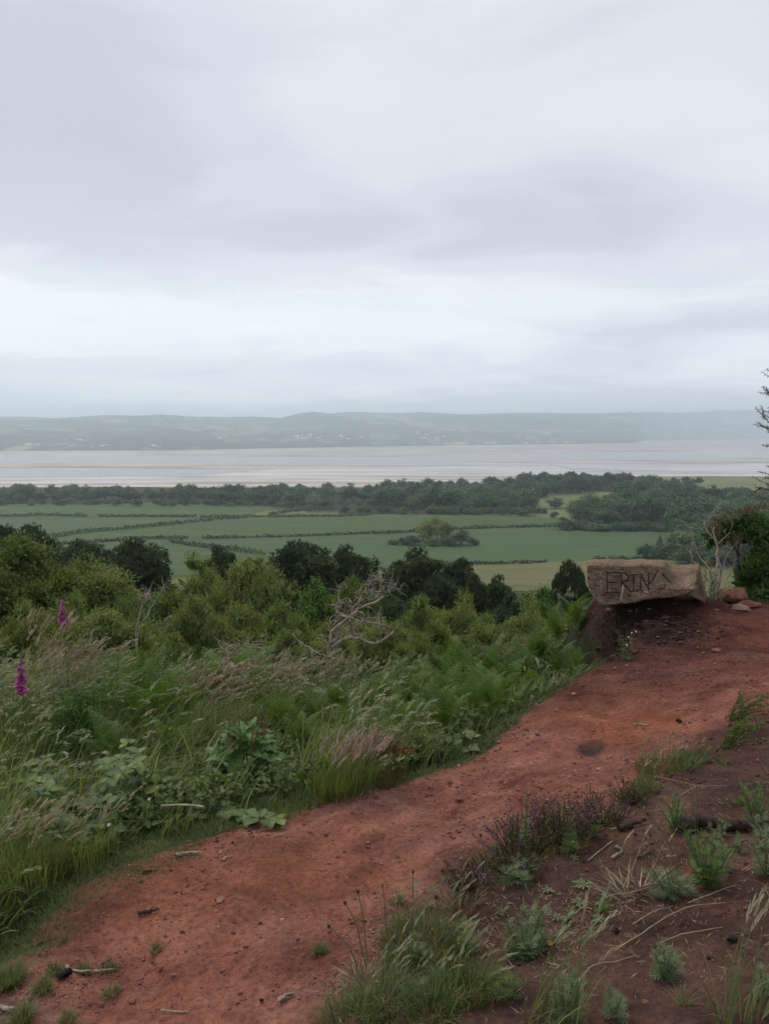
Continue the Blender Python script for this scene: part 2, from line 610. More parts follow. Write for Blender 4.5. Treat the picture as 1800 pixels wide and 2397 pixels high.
def rock_mesh(name, mat_, size, seed, sub=3, flat=0.75, amp=0.28):
    V, F = ico(sub)
    n = fbm(V[:, 0] * 1.3 + seed, V[:, 1] * 1.3, V[:, 2] * 1.3, oct=2, s=seed)
    n2 = fbm(V[:, 0] * 5 + seed, V[:, 1] * 5, V[:, 2] * 5, oct=3, s=seed + 5)
    V = V * (1 + amp * n + 0.06 * n2)[:, None]
    # flatten a few sides so that it reads as broken stone
    rs = np.random.RandomState(seed)
    for _ in range(10):
        d = rdir(1, rs)[0]; c = rs.uniform(0.50, 0.78)
        h = V @ d
        V = V - np.where(h > c, h - c, 0)[:, None] * d * 0.97
    V = V * np.array(size) * np.array([1, 1, 1.0])
    V[:, 2] = np.where(V[:, 2] < 0, V[:, 2] * flat, V[:, 2])
    mb = MB(); mb.add(V, T=F, a=0.5)
    return mb.mesh(name, mat_)

# ------------------------------------------------------------------ materials
def new_mat(name):
    m = bpy.data.materials.new(name)
    m.use_nodes = True
    t = m.node_tree
    t.nodes.clear()
    o = t.nodes.new('ShaderNodeOutputMaterial')
    return m, t, o


def noise(t, scale, detail=4, rough=0.55, vec=None, dist=0.0, out_i=0):
    n = t.nodes.new('ShaderNodeTexNoise')
    n.inputs['Scale'].default_value = scale
    n.inputs['Detail'].default_value = detail
    n.inputs['Roughness'].default_value = rough
    n.inputs['Distortion'].default_value = dist
    if vec is not None: t.links.new(vec, n.inputs['Vector'])
    return n.outputs[out_i]


def attr(t, name):
    a = t.nodes.new('ShaderNodeAttribute'); a.attribute_name = name
    return a.outputs['Fac']


def pos(t):
    return t.nodes.new('ShaderNodeNewGeometry').outputs['Position']


def prin(t, col, rough=0.8, spec=0.3, normal=None):
    p = t.nodes.new('ShaderNodeBsdfPrincipled')
    for s, v in (('Base Color', col), ('Roughness', rough), ('Specular IOR Level', spec)):
        if isinstance(v, (int, float)): p.inputs[s].default_value = v
        elif isinstance(v, tuple): p.inputs[s].default_value = (*v[:3], 1)
        else: t.links.new(v, p.inputs[s])
    if normal is not None: t.links.new(normal, p.inputs['Normal'])
    return p


def bump(t, h, strength=0.5, dist=0.01, normal=None):
    b = t.nodes.new('ShaderNodeBump')
    b.inputs['Strength'].default_value = strength
    b.inputs['Distance'].default_value = dist
    t.links.new(h, b.inputs['Height'])
    if normal is not None: t.links.new(normal, b.inputs['Normal'])
    return b.outputs[0]


def leaf_mat(name, cols, trans=0.25, rough=0.55, orand=0.25, spec=0.3, tint=None, nscale=None):
    m, t, o = new_mat(name)
    v = attr(t, 'v')
    oi = t.nodes.new('ShaderNodeObjectInfo').outputs['Random']
    v2 = mth(t, 'ADD', v, mth(t, 'MULTIPLY', mth(t, 'SUBTRACT', oi, 0.5), orand))
    if nscale:
        nz = noise(t, nscale, 2, 0.5, pos(t))
        v2 = mth(t, 'ADD', v2, mth(t, 'MULTIPLY', mth(t, 'SUBTRACT', nz, 0.5), 0.9))
    cr_ = ramp(t, [(i / (len(cols) - 1), c) for i, c in enumerate(cols)])
    t.links.new(v2, cr_.inputs[0])
    p = prin(t, cr_.outputs[0], rough, spec)
    if trans > 0:
        tr = t.nodes.new('ShaderNodeBsdfTranslucent')
        tc_ = mixc(t, cr_.outputs[0], (1.25, 1.3, 0.6), 1.0, 'MULTIPLY')
        t.links.new(tc_, tr.inputs[0])
        mx = t.nodes.new('ShaderNodeMixShader'); mx.inputs[0].default_value = trans
        t.links.new(p.outputs[0], mx.inputs[1]); t.links.new(tr.outputs[0], mx.inputs[2])
        t.links.new(mx.outputs[0], o.inputs[0])
    else:
        t.links.new(p.outputs[0], o.inputs[0])
    return m


def plain_mat(name, c1, c2, scale=8, rough=0.85, spec=0.2, bmp=0.3, bd=0.01, c3=None):
    m, t, o = new_mat(name)
    ps = t.nodes.new('ShaderNodeTexCoord').outputs['Object']
    n = noise(t, scale, 5, 0.6, ps)
    st = [(0.3, c1), (0.7, c2)] if c3 is None else [(0.3, c1), (0.5, c2), (0.72, c3)]
    cr_ = ramp(t, st); t.links.new(n, cr_.inputs[0])
    p = prin(t, cr_.outputs[0], rough, spec, bump(t, noise(t, scale * 4, 4, 0.6, ps), bmp, bd))
    t.links.new(p.outputs[0], o.inputs[0])
    return m


M = {}
M['oak'] = leaf_mat('oak_foliage', [(0.02, 0.047, 0.017), (0.046, 0.086, 0.029), (0.086, 0.147, 0.043)], 0.2, orand=.8)
M['oakb'] = leaf_mat('ash_foliage', [(0.035, 0.072, 0.023), (0.07, 0.128, 0.041), (0.122, 0.191, 0.058)], 0.2, orand=.8)
M['knoll'] = leaf_mat('dark_pine_foliage', [(0.012, 0.026, 0.017), (0.026, 0.043, 0.026), (0.046, 0.065, 0.035)], 0.1, orand=.2)
M['birch'] = leaf_mat('birch_foliage', [(0.067, 0.1, 0.03), (0.151, 0.204, 0.059), (0.305, 0.356, 0.106)], 0.28, orand=.15)
M['willow'] = leaf_mat('willow_foliage', [(0.099, 0.127, 0.041), (0.201, 0.235, 0.074), (0.35, 0.375, 0.122)], 0.22, orand=.12)
M['hazel'] = leaf_mat('bright_foliage', [(0.042, 0.082, 0.015), (0.093, 0.176, 0.029), (0.188, 0.313, 0.054)], 0.3, orand=.15)
M['gold'] = leaf_mat('yellow_green_foliage', [(0.049, 0.079, 0.017), (0.117, 0.16, 0.035), (0.217, 0.271, 0.065)], 0.3, orand=.1)
M['pine'] = leaf_mat('pine_needles', [(0.02, 0.04, 0.017), (0.049, 0.078, 0.032), (0.135, 0.149, 0.052)], 0.08, orand=.2, rough=.6)
M['gorse'] = leaf_mat('gorse_spines', [(0.026, 0.061, 0.014), (0.075, 0.154, 0.032), (0.179, 0.287, 0.065)], 0.15, orand=.2)
M['gorse_dry'] = leaf_mat('dry_gorse_spines', [(.060, .042, .022), (.130, .095, .052), (.230, .175, .100)], 0.1, orand=.2)
M['fern'] = leaf_mat('bracken_frond', [(0.044, 0.086, 0.018), (0.093, 0.168, 0.034), (0.166, 0.255, 0.055)], 0.35, orand=.5)
M['blade'] = leaf_mat('grass_blade', [(.055, .074, .020), (.130, .168, .048), (.270, .300, .115)], 0.35, orand=0, nscale=.9)
M['seed'] = leaf_mat('grass_seed_head', [(0.146, 0.196, 0.095), (0.263, 0.291, 0.168), (0.358, 0.302, 0.21), (0.302, 0.224, 0.179)], 0.25, orand=0, nscale=.8)
M['purpleseed'] = leaf_mat('purple_seed_head', [(.260, .175, .165), (.360, .255, .235), (.420, .330, .280)], 0.25)
M['short'] = leaf_mat('short_grass', [(.055, .080, .030), (.120, .165, .055), (.240, .230, .100)], 0.3, orand=.2, nscale=3)
M['straw'] = leaf_mat('dry_straw', [(.16, .115, .070), (.300, .225, .140), (.480, .390, .260)], 0.1)
M['herb'] = leaf_mat('weed_leaf', [(.048, .075, .018), (.105, .152, .036), (.190, .240, .065)], 0.3, orand=.3)
M['greyherb'] = leaf_mat('grey_green_leaf', [(.065, .098, .045), (.125, .172, .078), (.215, .265, .135)], 0.2, orand=.25)
M['lime'] = leaf_mat('fresh_green_leaf', [(.045, .095, .015), (.095, .190, .030), (.180, .300, .060)], 0.35, orand=.2)
M['dock'] = leaf_mat('dock_leaf', [(.045, .095, .022), (.085, .175, .042), (.150, .260, .065)], 0.3, orand=.6, rough=.42)
M['rust'] = leaf_mat('dock_flower', [(.110, .130, .030), (.160, .120, .040), (.220, .090, .040)], 0.2)
M['bramble'] = leaf_mat('bramble_leaf', [(.045, .085, .026), (.095, .160, .045), (.210, .260, .055)], 0.3, orand=.7, rough=.5)
M['purple'] = leaf_mat('purple_petal', [(.180, .030, .170), (.300, .055, .270), (.420, .130, .380)], 0.3)
M['pinkbell'] = leaf_mat('foxglove_petal', [(.200, .020, .130), (.330, .050, .230), (.480, .150, .360)], 0.35, orand=.5)
M['yellow'] = leaf_mat('yellow_petal', [(.45, .20, .01), (.62, .32, .015), (.70, .42, .03)], 0.3)
M['white'] = leaf_mat('white_petal', [(.5, .5, .45), (.65, .65, .6), (.75, .75, .72)], 0.2)
M['heather'] = leaf_mat('heather_sprig', [(.040, .048, .018), (.080, .088, .030), (.140, .140, .050)], 0.1)
M['rustherb'] = leaf_mat('sorrel_seed', [(.09, .065, .025), (.15, .10, .04), (.24, .15, .07)], 0.2)
M['fluff'] = leaf_mat('dry_plume', [(.21, .17, .12), (.31, .25, .18), (.42, .35, .26)], 0.2)
M['bark'] = plain_mat('bark', (.030, .024, .018), (.085, .070, .052), 6)
M['pinebark'] = plain_mat('pine_bark', (.022, .017, .014), (.055, .040, .030), 6)
M['stem'] = leaf_mat('green_stem', [(.05, .08, .03), (.09, .13, .05), (.14, .18, .08)], 0)
M['redstem'] = leaf_mat('reddish_stem', [(.05, .03, .02), (.09, .05, .03), (.13, .07, .045)], 0)
M['deadwood'] = plain_mat('dead_wood', (.130, .105, .080), (.330, .275, .215), 14, c3=(.48, .42, .34), bd=.004)
M['darkwood'] = plain_mat('dark_wood', (.022, .015, .012), (.075, .050, .036), 18, bd=.004)
M['blackstone'] = plain_mat('black_stone', (.006, .005, .005), (.022, .017, .016), 20, rough=.6, bd=.003)
M['redstone'] = plain_mat('red_stone', (.095, .038, .026), (.205, .090, .060), 12, bd=.004, c3=(.27, .15, .11))
M['greystone'] = plain_mat('grey_stone', (.12, .085, .075), (.24, .19, .17), 20, bd=.003)
M['tanstone'] = plain_mat('tan_stone', (.18, .10, .07), (.30, .19, .14), 14, bd=.004)
M['root'] = plain_mat('root_wood', (.05, .035, .025), (.14, .10, .075), 20, bd=.003)


def mat_ground():
    m, t, o = new_mat('red_earth')
    ps = pos(t)
    big = noise(t, 0.9, 4, 0.55, ps, 0.4)
    mid = noise(t, 4.5, 5, 0.6, ps, 0.3)
    fine = noise(t, 38, 5, 0.7, ps)
    vfine = noise(t, 160, 3, 0.7, ps)
    r1 = ramp(t, [(0.28, (.135, .047, .034)), (0.50, (.210, .080, .054)), (0.74, (.285, .132, .092))])
    t.links.new(mid, r1.inputs[0])
    # packed greyish-purple crust in patches
    rp = ramp(t, [(0.50, 0.0), (0.66, 1.0)]); t.links.new(big, rp.inputs[0])
    c = mixc(t, r1.outputs[0], (.165, .105, .090), mth(t, 'MULTIPLY', rp.outputs[0], 0.75))
    # orange iron staining
    n_o = noise(t, 0.7, 3, 0.5, ps)
    mp_ = t.nodes.new('ShaderNodeMapping'); mp_.inputs['Location'].default_value = (7, 3, 0); t.links.new(ps, mp_.inputs[0])
    n_o = noise(t, 0.8, 4, 0.6, mp_.outputs[0], .5)
    ro = ramp(t, [(0.52, 0.0), (0.66, 1.0)]); t.links.new(n_o, ro.inputs[0])
    c = mixc(t, c, (.200, .072, .034), mth(t, 'MULTIPLY', ro.outputs[0], 0.5))
    # bank: darker humus rich soil
    rb = ramp(t, [(0.3, (.050, .027, .021)), (0.55, (.088, .046, .035)), (0.75, (.130, .066, .047))]); t.links.new(mid, rb.inputs[0])
    rbx = ramp(t, [(0.56, 0.0), (0.68, 1.0)]); t.links.new(noise(t, 1.9, 4, 0.6, mp_.outputs[0], .6), rbx.inputs[0])
    bank_c = mixc(t, rb.outputs[0], (.125, .043, .028), mth(t, 'MULTIPLY', rbx.outputs[0], .7))
    c = mixc(t, c, bank_c, attr(t, 'bank'))
    # darker red earth of the mound, with the shading of its steep face painted in
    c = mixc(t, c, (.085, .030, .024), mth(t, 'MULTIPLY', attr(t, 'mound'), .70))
    wr = ramp(t, [(0.34, (.62, .60, .60)), (0.5, (1, 1, 1)), (0.66, (1.30, 1.32, 1.34))]); t.links.new(noise(t, 1.6, 6, .68, mp_.outputs[0], 1.2), wr.inputs[0])
    c = mixc(t, c, wr.outputs[0], 1.0, 'MULTIPLY')
    c = mixc(t, c, (.016, .010, .008), mth(t, 'MULTIPLY', attr(t, 'dark'), .97))  # dark humus, deepened to paint in the shade under the boulder
    c = mixc(t, c, (.028, .020, .020), attr(t, 'char'))  # stain of charred soil on the mound
    c = mixc(t, c, (.250, .078, .022), attr(t, 'orange'))
    # grains
    rf = ramp(t, [(0.30, (.42, .38, .36)), (0.46, (.95, .95, .95)), (0.70, (1.45, 1.50, 1.52))]); t.links.new(fine, rf.inputs[0])
    c = mixc(t, c, rf.outputs[0], 0.85, 'MULTIPLY')
    rv = ramp(t, [(0.30, (.6, .6, .6)), (0.5, (1, 1, 1)), (0.75, (1.5, 1.5, 1.5))]); t.links.new(vfine, rv.inputs[0])
    c = mixc(t, c, rv.outputs[0], 0.6, 'MULTIPLY')
    # vegetated soil
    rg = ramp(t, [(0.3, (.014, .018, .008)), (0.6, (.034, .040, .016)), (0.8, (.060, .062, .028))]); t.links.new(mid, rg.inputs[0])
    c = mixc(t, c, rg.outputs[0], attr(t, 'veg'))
    # rough pasture between the distant woods
    rs_ = ramp(t, [(0.3, (.100, .130, .045)), (0.5, (.140, .160, .060)), (0.7, (.180, .175, .080))])
    t.links.new(noise(t, 0.02, 5, 0.6, ps), rs_.inputs[0])
    c = mixc(t, c, rs_.outputs[0], attr(t, 'pasture'))
    hb = mth(t, 'ADD', mth(t, 'MULTIPLY', fine, 0.6), mth(t, 'MULTIPLY', vfine, 0.3))
    p = prin(t, c, 0.93, 0.15, bump(t, hb, 1.0, 0.022))
    t.links.new(p.outputs[0], o.inputs[0])
    return m


M['ground'] = mat_ground()


def mat_rock():
    m, t, o = new_mat('carved_sandstone')
    ps = t.nodes.new('ShaderNodeTexCoord').outputs['Object']
    a_ = noise(t, 3.5, 5, 0.6, ps, .4)
    r = ramp(t, [(0.28, (.105, .070, .048)), (0.5, (.200, .134, .092)), (0.75, (.290, .205, .142))]); t.links.new(a_, r.inputs[0])
    lich = ramp(t, [(0.50, 0.0), (0.60, 1.0)]); t.links.new(noise(t, 6, 5, .65, ps, .3), lich.inputs[0])
    c = mixc(t, r.outputs[0], (.120, .108, .070), mth(t, 'MULTIPLY', lich.outputs[0], .6))
    sp = ramp(t, [(0.32, (.45, .42, .40)), (0.48, (1, 1, 1)), (0.72, (1.45, 1.45, 1.45))]); t.links.new(noise(t, 45, 4, .7, ps), sp.inputs[0])
    c = mixc(t, c, sp.outputs[0], .8, 'MULTIPLY')
    c = mixc(t, c, (.55, .55, .50), attr(t, 'white'))
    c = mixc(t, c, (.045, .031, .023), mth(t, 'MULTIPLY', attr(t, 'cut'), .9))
    h = mth(t, 'ADD', noise(t, 14, 5, .65, ps), mth(t, 'MULTIPLY', noise(t, 70, 3, .7, ps), .4))
    p = prin(t, c, .9, .15, bump(t, h, 1.0, .018))
    t.links.new(p.outputs[0], o.inputs[0])
    return m


M['rock'] = mat_rock()


def mat_field(name, c1, c2, c3, ang, stripe=0.12, sc=1.0):
    m, t, o = new_mat(name)
    ps = pos(t)
    mp_ = t.nodes.new('ShaderNodeMapping'); mp_.inputs['Rotation'].default_value = (0, 0, ang); t.links.new(ps, mp_.inputs[0])
    mp2 = t.nodes.new('ShaderNodeMapping'); mp2.inputs['Scale'].default_value = (0.012 * sc, 0.09 * sc, 1); t.links.new(mp_.outputs[0], mp2.inputs[0])
    a_ = noise(t, 1, 5, .6, mp2.outputs[0], .3)
    r = ramp(t, [(0.25, c1), (0.5, c2), (0.78, c3)]); t.links.new(a_, r.inputs[0])
    w = t.nodes.new('ShaderNodeTexWave'); w.wave_type = 'BANDS'; w.bands_direction = 'Y'
    w.inputs['Scale'].default_value = 0.045; w.inputs['Distortion'].default_value = 1.2; w.inputs['Detail'].default_value = 2
    w.inputs['Detail Scale'].default_value = 0.05
    t.links.new(mp_.outputs[0], w.inputs[0])
    rw = ramp(t, [(0.0, (.62, .66, .62)), (0.05, (1, 1, 1))]); t.links.new(w.outputs['Fac'], rw.inputs[0])
    c = mixc(t, r.outputs[0], rw.outputs[0], stripe * 4, 'MULTIPLY')
    f = ramp(t, [(0.3, (.82, .82, .82)), (0.7, (1.15, 1.15, 1.15))]); t.links.new(noise(t, 0.9, 4, .7, ps), f.inputs[0])
    c = mixc(t, c, f.outputs[0], .7, 'MULTIPLY')
    p = prin(t, c, .85, .15)
    t.links.new(p.outputs[0], o.inputs[0])
    return m


M['fieldA'] = mat_field('wheat_field', (.044, .078, .022), (.062, .102, .030), (.084, .126, .038), .25, .2)
M['fieldB'] = mat_field('barley_field', (.046, .086, .030), (.061, .104, .038), (.078, .122, .046), .1)
M['fieldF'] = mat_field('hay_meadow', (.085, .095, .034), (.125, .130, .050), (.165, .155, .070), -.1, .03)
M['hedge'] = leaf_mat('hedge_foliage', [(0.023, 0.041, 0.014), (0.052, 0.08, 0.026), (0.116, 0.138, 0.051)], .15, orand=.3)


def mat_mud():
    m, t, o = new_mat('tidal_mud')
    ps = pos(t)
    mp_ = t.nodes.new('ShaderNodeMapping'); mp_.inputs['Scale'].default_value = (0.00045, 0.0034, 0); mp_.inputs['Location'].default_value = (.4, 2.2, 0)
    mp_.inputs['Rotation'].default_value = (0, 0, math.radians(4))
    t.links.new(ps, mp_.inputs[0])
    a_ = noise(t, 1.0, 6, .62, mp_.outputs[0], .7)
    mp2 = t.nodes.new('ShaderNodeMapping'); mp2.inputs['Scale'].default_value = (0.0022, 0.020, 0); t.links.new(ps, mp2.inputs[0])
    b_ = noise(t, 1.0, 7, .70, mp2.outputs[0], .4)
    wet = ramp(t, [(0.43, 0.0), (0.50, .35), (0.57, 1.0)]); t.links.new(mth(t, 'ADD', mth(t, 'MULTIPLY', a_, .72), mth(t, 'MULTIPLY', b_, .28)), wet.inputs[0])
    c = ramp(t, [(0.40, (.180, .145, .115)), (0.5, (.430, .340, .270)), (0.60, (.620, .520, .430))]); t.links.new(b_, c.inputs[0])
    mp3 = t.nodes.new('ShaderNodeMapping'); mp3.inputs['Scale'].default_value = (0.0011, 0.0050, 0); mp3.inputs['Location'].default_value = (5, 2, 0); t.links.new(ps, mp3.inputs[0])
    pt = ramp(t, [(0.42, (1, 1, 1)), (0.52, (.90, .90, .92)), (0.60, (.58, .58, .62))]); t.links.new(noise(t, 1.0, 8, .72, mp3.outputs[0], .8), pt.inputs[0])
    cm_ = mixc(t, c.outputs[0], pt.outputs[0], 1.0, 'MULTIPLY')
    rgh = mth(t, 'SUBTRACT', .70, mth(t, 'MULTIPLY', wet.outputs[0], .40))
    p = prin(t, cm_, rgh, .5, bump(t, b_, .04, .5))
    t.links.new(mth(t, 'MULTIPLY', wet.outputs[0], .6), p.inputs['Coat Weight'])
    p.inputs['Coat Roughness'].default_value = 0.12
    p.inputs['Coat IOR'].default_value = 1.33
    t.links.new(p.outputs[0], o.inputs[0])
    return m


M['mud'] = mat_mud()


def mat_water():
    m, t, o = new_mat('estuary_water')
    p = prin(t, (.26, .235, .20), .22, .5)
    p.inputs['IOR'].default_value = 1.33
    t.links.new(p.outputs[0], o.inputs[0])
    return m


M['water'] = mat_water()


def mat_hill():
    m, t, o = new_mat('farmed_hills')
    ps = pos(t)
    dn = noise(t, 0.0012, 3, .5, ps, 0, 1)
    mx = mixc(t, ps, dn, 0.0)
    v = t.nodes.new('ShaderNodeTexVoronoi'); v.inputs['Scale'].default_value = 1.0; v.inputs['Randomness'].default_value = .95
    mp_ = t.nodes.new('ShaderNodeMapping'); mp_.inputs['Scale'].default_value = (0.0042, 0.0024, 0); mp_.inputs['Rotation'].default_value = (0, 0, .3)
    t.links.new(ps, mp_.inputs[0]); t.links.new(mp_.outputs[0], v.inputs['Vector'])
    hsv = t.nodes.new('ShaderNodeSeparateColor'); t.links.new(v.outputs['Color'], hsv.inputs[0])
    fld = ramp(t, [(0.0, (.045, .085, .030)), (0.35, (.120, .180, .065)), (0.6, (.160, .220, .085)), (0.85, (.300, .290, .140)), (1.0, (.06, .10, .04))]); t.links.new(hsv.outputs[0], fld.inputs[0])
    v2 = t.nodes.new('ShaderNodeTexVoronoi'); v2.feature = 'DISTANCE_TO_EDGE'; v2.inputs['Scale'].default_value = 1.0; v2.inputs['Randomness'].default_value = .95
    t.links.new(mp_.outputs[0], v2.inputs['Vector'])
    ed = ramp(t, [(0.0, 1.0), (0.05, .9), (0.10, 0.0)]); t.links.new(v2.outputs['Distance'], ed.inputs[0])
    c = mixc(t, fld.outputs[0], (.060, .082, .060), ed.outputs[0])
    mpw = t.nodes.new('ShaderNodeMapping'); mpw.inputs['Scale'].default_value = (0.0011, 0.0008, 0); t.links.new(ps, mpw.inputs[0])
    wd = ramp(t, [(0.47, 0.0), (0.53, 1.0)]); t.links.new(noise(t, 1, 8, .68, mpw.outputs[0], .5), wd.inputs[0])
    c = mixc(t, c, (.065, .088, .068), wd.outputs[0])
    nz = ramp(t, [(0.3, (.7, .7, .7)), (0.7, (1.25, 1.25, 1.25))]); t.links.new(noise(t, .02, 5, .7, ps), nz.inputs[0])
    c = mixc(t, c, nz.outputs[0], 1.0, 'MULTIPLY')
    t.links.new(prin(t, c, .9, .1).outputs[0], o.inputs[0])
    return m


M['hill'] = mat_hill()
M['whitewall'] = plain_mat('white_render', (.55, .54, .51), (.72, .71, .68), .3, bmp=0)
M['greywall'] = plain_mat('pale_cladding', (.36, .42, .47), (.50, .55, .58), .3, bmp=0)
M['blueroof'] = plain_mat('blue_roof', (.20, .30, .40), (.28, .38, .48), .3, bmp=0)
M['slate'] = plain_mat('slate_roof', (.10, .10, .11), (.17, .16, .17), .3, bmp=0)
M['quay'] = plain_mat('quay_stone', (.05, .05, .05), (.09, .085, .08), .3, bmp=0)

# ================================================================== LARGE STRUCTURE
# ---- ground sheet, finer near the camera
ra = np.r_[np.linspace(0.05, 1.5, 8), np.geomspace(1.6, 4.5, 150), np.geomspace(4.512, 8.3, 250), np.geomspace(8.35, 10, 12), np.geomspace(10.3, 1450, 100)]
fa = math.radians(33)
an = np.r_[np.linspace(-PI, -fa - .1, 34), np.linspace(-fa, fa, 380), np.linspace(fa + .1, PI, 34)]
RR, AA = np.meshgrid(ra, an, indexing='ij')
gx, gy = RR * np.sin(AA), RR * np.cos(AA)
gz = ground(gx.ravel(), gy.ravel())
mb = MB()
mb.add(np.c_[gx.ravel(), gy.ravel(), gz], Q=grid_quads(len(ra), len(an))[:, ::-1])
me = mb.mesh('ground', M['ground'])
vx, vy = gx.ravel(), gy.ravel()
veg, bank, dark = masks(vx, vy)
past = sstep(240, 280, vy)
_px, _py = proj(vx, np.maximum(vy, .1), gz)
WOODS = [[(-400, 1120), (900, 1118), (1250, 1118), (1460, 1122), (1520, 1150), (1400, 1150), (1260, 1165), (1250, 1198), (1100, 1207), (800, 1204), (640, 1190), (350, 1180), (-400, 1186)],
         [(1325, 1243), (1330, 1222), (1420, 1185), (1500, 1150), (1610, 1150), (1640, 1180), (2300, 1180), (2300, 1345), (1600, 1312), (1560, 1296), (1600, 1245)]]
far_ = vy > 250
wood = np.zeros(len(vx))
for w_ in WOODS: wood[far_] = np.maximum(wood[far_], in_poly(_px[far_], _py[far_], w_).astype(float))
past = past * (1 - wood)
ch = hit([1385], [1738])[0]; og = hit([1490, 1420], [1700, 1650])
def blob(c, rx, ry, a=0, nz=.35):
    dx, dy = vx - c[0], vy - c[1]
    u = dx * math.cos(a) + dy * math.sin(a); w = -dx * math.sin(a) + dy * math.cos(a)
    q = (u / rx) ** 2 + (w / ry) ** 2 + nz * fbm(vx * 6, vy * 6, oct=3, s=77)
    return 1 - sstep(.35, 1.3, q)
char = np.where(np.hypot(vx - ch[0], vy - ch[1]) < 1.5, blob(ch, .09, .20, -0.5), 0) * .8
orange = np.where(vy < 12, np.maximum(blob(og[0], .42, .28, .3), .5 * blob(og[1], .8, .35, .4)), 0) * .35
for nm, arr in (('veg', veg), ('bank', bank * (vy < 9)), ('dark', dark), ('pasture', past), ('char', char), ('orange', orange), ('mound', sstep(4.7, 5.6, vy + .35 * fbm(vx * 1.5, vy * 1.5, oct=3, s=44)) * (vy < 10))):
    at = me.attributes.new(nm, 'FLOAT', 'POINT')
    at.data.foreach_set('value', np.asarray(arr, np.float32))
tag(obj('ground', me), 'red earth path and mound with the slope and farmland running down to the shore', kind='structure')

# ---- fields laid over the farmland
def strip_sheet(name, top, bot, mat, lift, label, kind='structure', nx=60, ny=14, f=far_z, wob=0):
    x0, x1 = top[0][0], top[-1][0]
    xs = np.linspace(0, 1, nx)
    tx = np.interp(xs, np.linspace(0, 1, len(top)), [p[0] for p in top]); ty = np.interp(xs, np.linspace(0, 1, len(top)), [p[1] for p in top])
    bx = np.interp(xs, np.linspace(0, 1, len(bot)), [p[0] for p in bot]); by = np.interp(xs, np.linspace(0, 1, len(bot)), [p[1] for p in bot])
    A = hit(tx, ty, f, 30000)[:, :2]; B = hit(bx, by, f, 30000)[:, :2]
    if wob:
        A[:, 1] += fbm(A[:, 0] / 300, A[:, 0] * 0 + 3, oct=4, s=4) * wob * A[:, 1]
        B[:, 1] += fbm(B[:, 0] / 300, B[:, 0] * 0 + 9, oct=4, s=5) * wob * B[:, 1]
    w = np.linspace(0, 1, ny)[:, None, None]
    XY = A[None] * (1 - w) + B[None] * w
    Z = f(XY[..., 0].ravel(), XY[..., 1].ravel()) + lift
    m_ = MB(); m_.add(np.c_[XY.reshape(-1, 2), Z], Q=grid_quads(ny, nx)[:, ::-1])
    o = obj(name, m_.mesh(name, mat))
    return tag(o, label, kind=kind)


strip_sheet('wheat_field', [(-60, 1184), (350, 1180), (660, 1187)], [(-60, 1212), (300, 1210), (560, 1211)], M['fieldA'], .25, 'far green wheat field in front of the shore wood')
strip_sheet('barley_field', [(-60, 1211), (300, 1211), (556, 1212)], [(-60, 1290), (60, 1270), (130, 1258)], M['fieldB'], .25, 'bluish green field left of the long diagonal hedge')
strip_sheet('wheat_field', [(125, 1260), (420, 1228), (700, 1203), (960, 1206), (1150, 1205), (1320, 1215)],
            [(120, 1276), (420, 1262), (700, 1255), (950, 1246), (1120, 1237), (1322, 1232)], M['fieldA'], .27, 'striped green wheat field in the middle, crossed by tramlines')
strip_sheet('barley_field', [(120, 1278), (475, 1262), (900, 1249), (1150, 1238), (1320, 1234), (1600, 1241)],
            [(100, 1345), (420, 1350), (700, 1345), (1080, 1322), (1390, 1314), (1530, 1308)], M['fieldB'], .29, 'broad blue green barley field round the small copse', nx=80)
strip_sheet('hay_meadow', [(700, 1348), (1080, 1322), (1390, 1314), (1560, 1310), (1800, 1312)],
            [(700, 1400), (1080, 1385), (1390, 1385), (1560, 1395), (1800, 1400)], M['fieldF'], .31, 'pale yellow green hay meadow behind the carved boulder')

# ---- tidal estuary
def flat_z(x, y):
    return np.full(np.shape(x), -85.0)


ra2 = np.geomspace(1040, 19000, 150); an2 = np.linspace(-math.radians(62), math.radians(62), 140)
RR, AA = np.meshgrid(ra2, an2, indexing='ij')
X, Y = RR * np.sin(AA), RR * np.cos(AA)
Z = -85.0 + 0.12 * fbm(X / 400, Y / 120, oct=3, s=61)
m_ = MB(); m_.add(np.c_[X.ravel(), Y.ravel(), Z.ravel()], Q=grid_quads(150, 140)[:, ::-1])
tag(obj('mudflats', m_.mesh('mudflats', M['mud'])), 'wet sandbanks and mudflats of the estuary at low tide', kind='structure')
strip_sheet('estuary_channel', [(-80, 1068), (500, 1068), (900, 1069), (1300, 1062), (1900, 1052)], [(-80, 1084), (500, 1088), (900, 1087), (1300, 1080), (1900, 1071)], M['water'], .16,
            'pale water channel across the middle of the mudflats', nx=200, f=flat_z, wob=.02)
strip_sheet('tidal_pool', [(-80, 1096), (200, 1100), (450, 1098), (650, 1096)], [(-80, 1119), (200, 1117), (450, 1114), (650, 1098)], M['water'], .16,
            'bright shallow water near the shore on the left', nx=120, f=flat_z, wob=.02)
strip_sheet('tidal_creek', [(1280, 1086), (1350, 1094), (1460, 1098)], [(1280, 1087), (1340, 1100), (1460, 1102)], M['water'], .16,
            'small bright creek beyond the dark pine knoll', nx=60, f=flat_z, wob=.01)

# ---- hills over the estuary
SHP = np.array([(-900, 1056), (0, 1055), (250, 1054), (400, 1054), (600, 1050), (800, 1046), (1000, 1043), (1200, 1041), (1330, 1038), (1470, 1037), (1500, 1031), (1800, 1027.5), (2700, 1027)])
RDG = np.array([(-900, 985), (-300, 986), (0, 980), (150, 981), (380, 978), (560, 983), (660, 982), (730, 970), (860, 967), (1000, 970), (1080, 974), (1300, 970), (1400, 973), (1560, 968), (1700, 964), (1800, 968), (2100, 975), (2700, 980)])


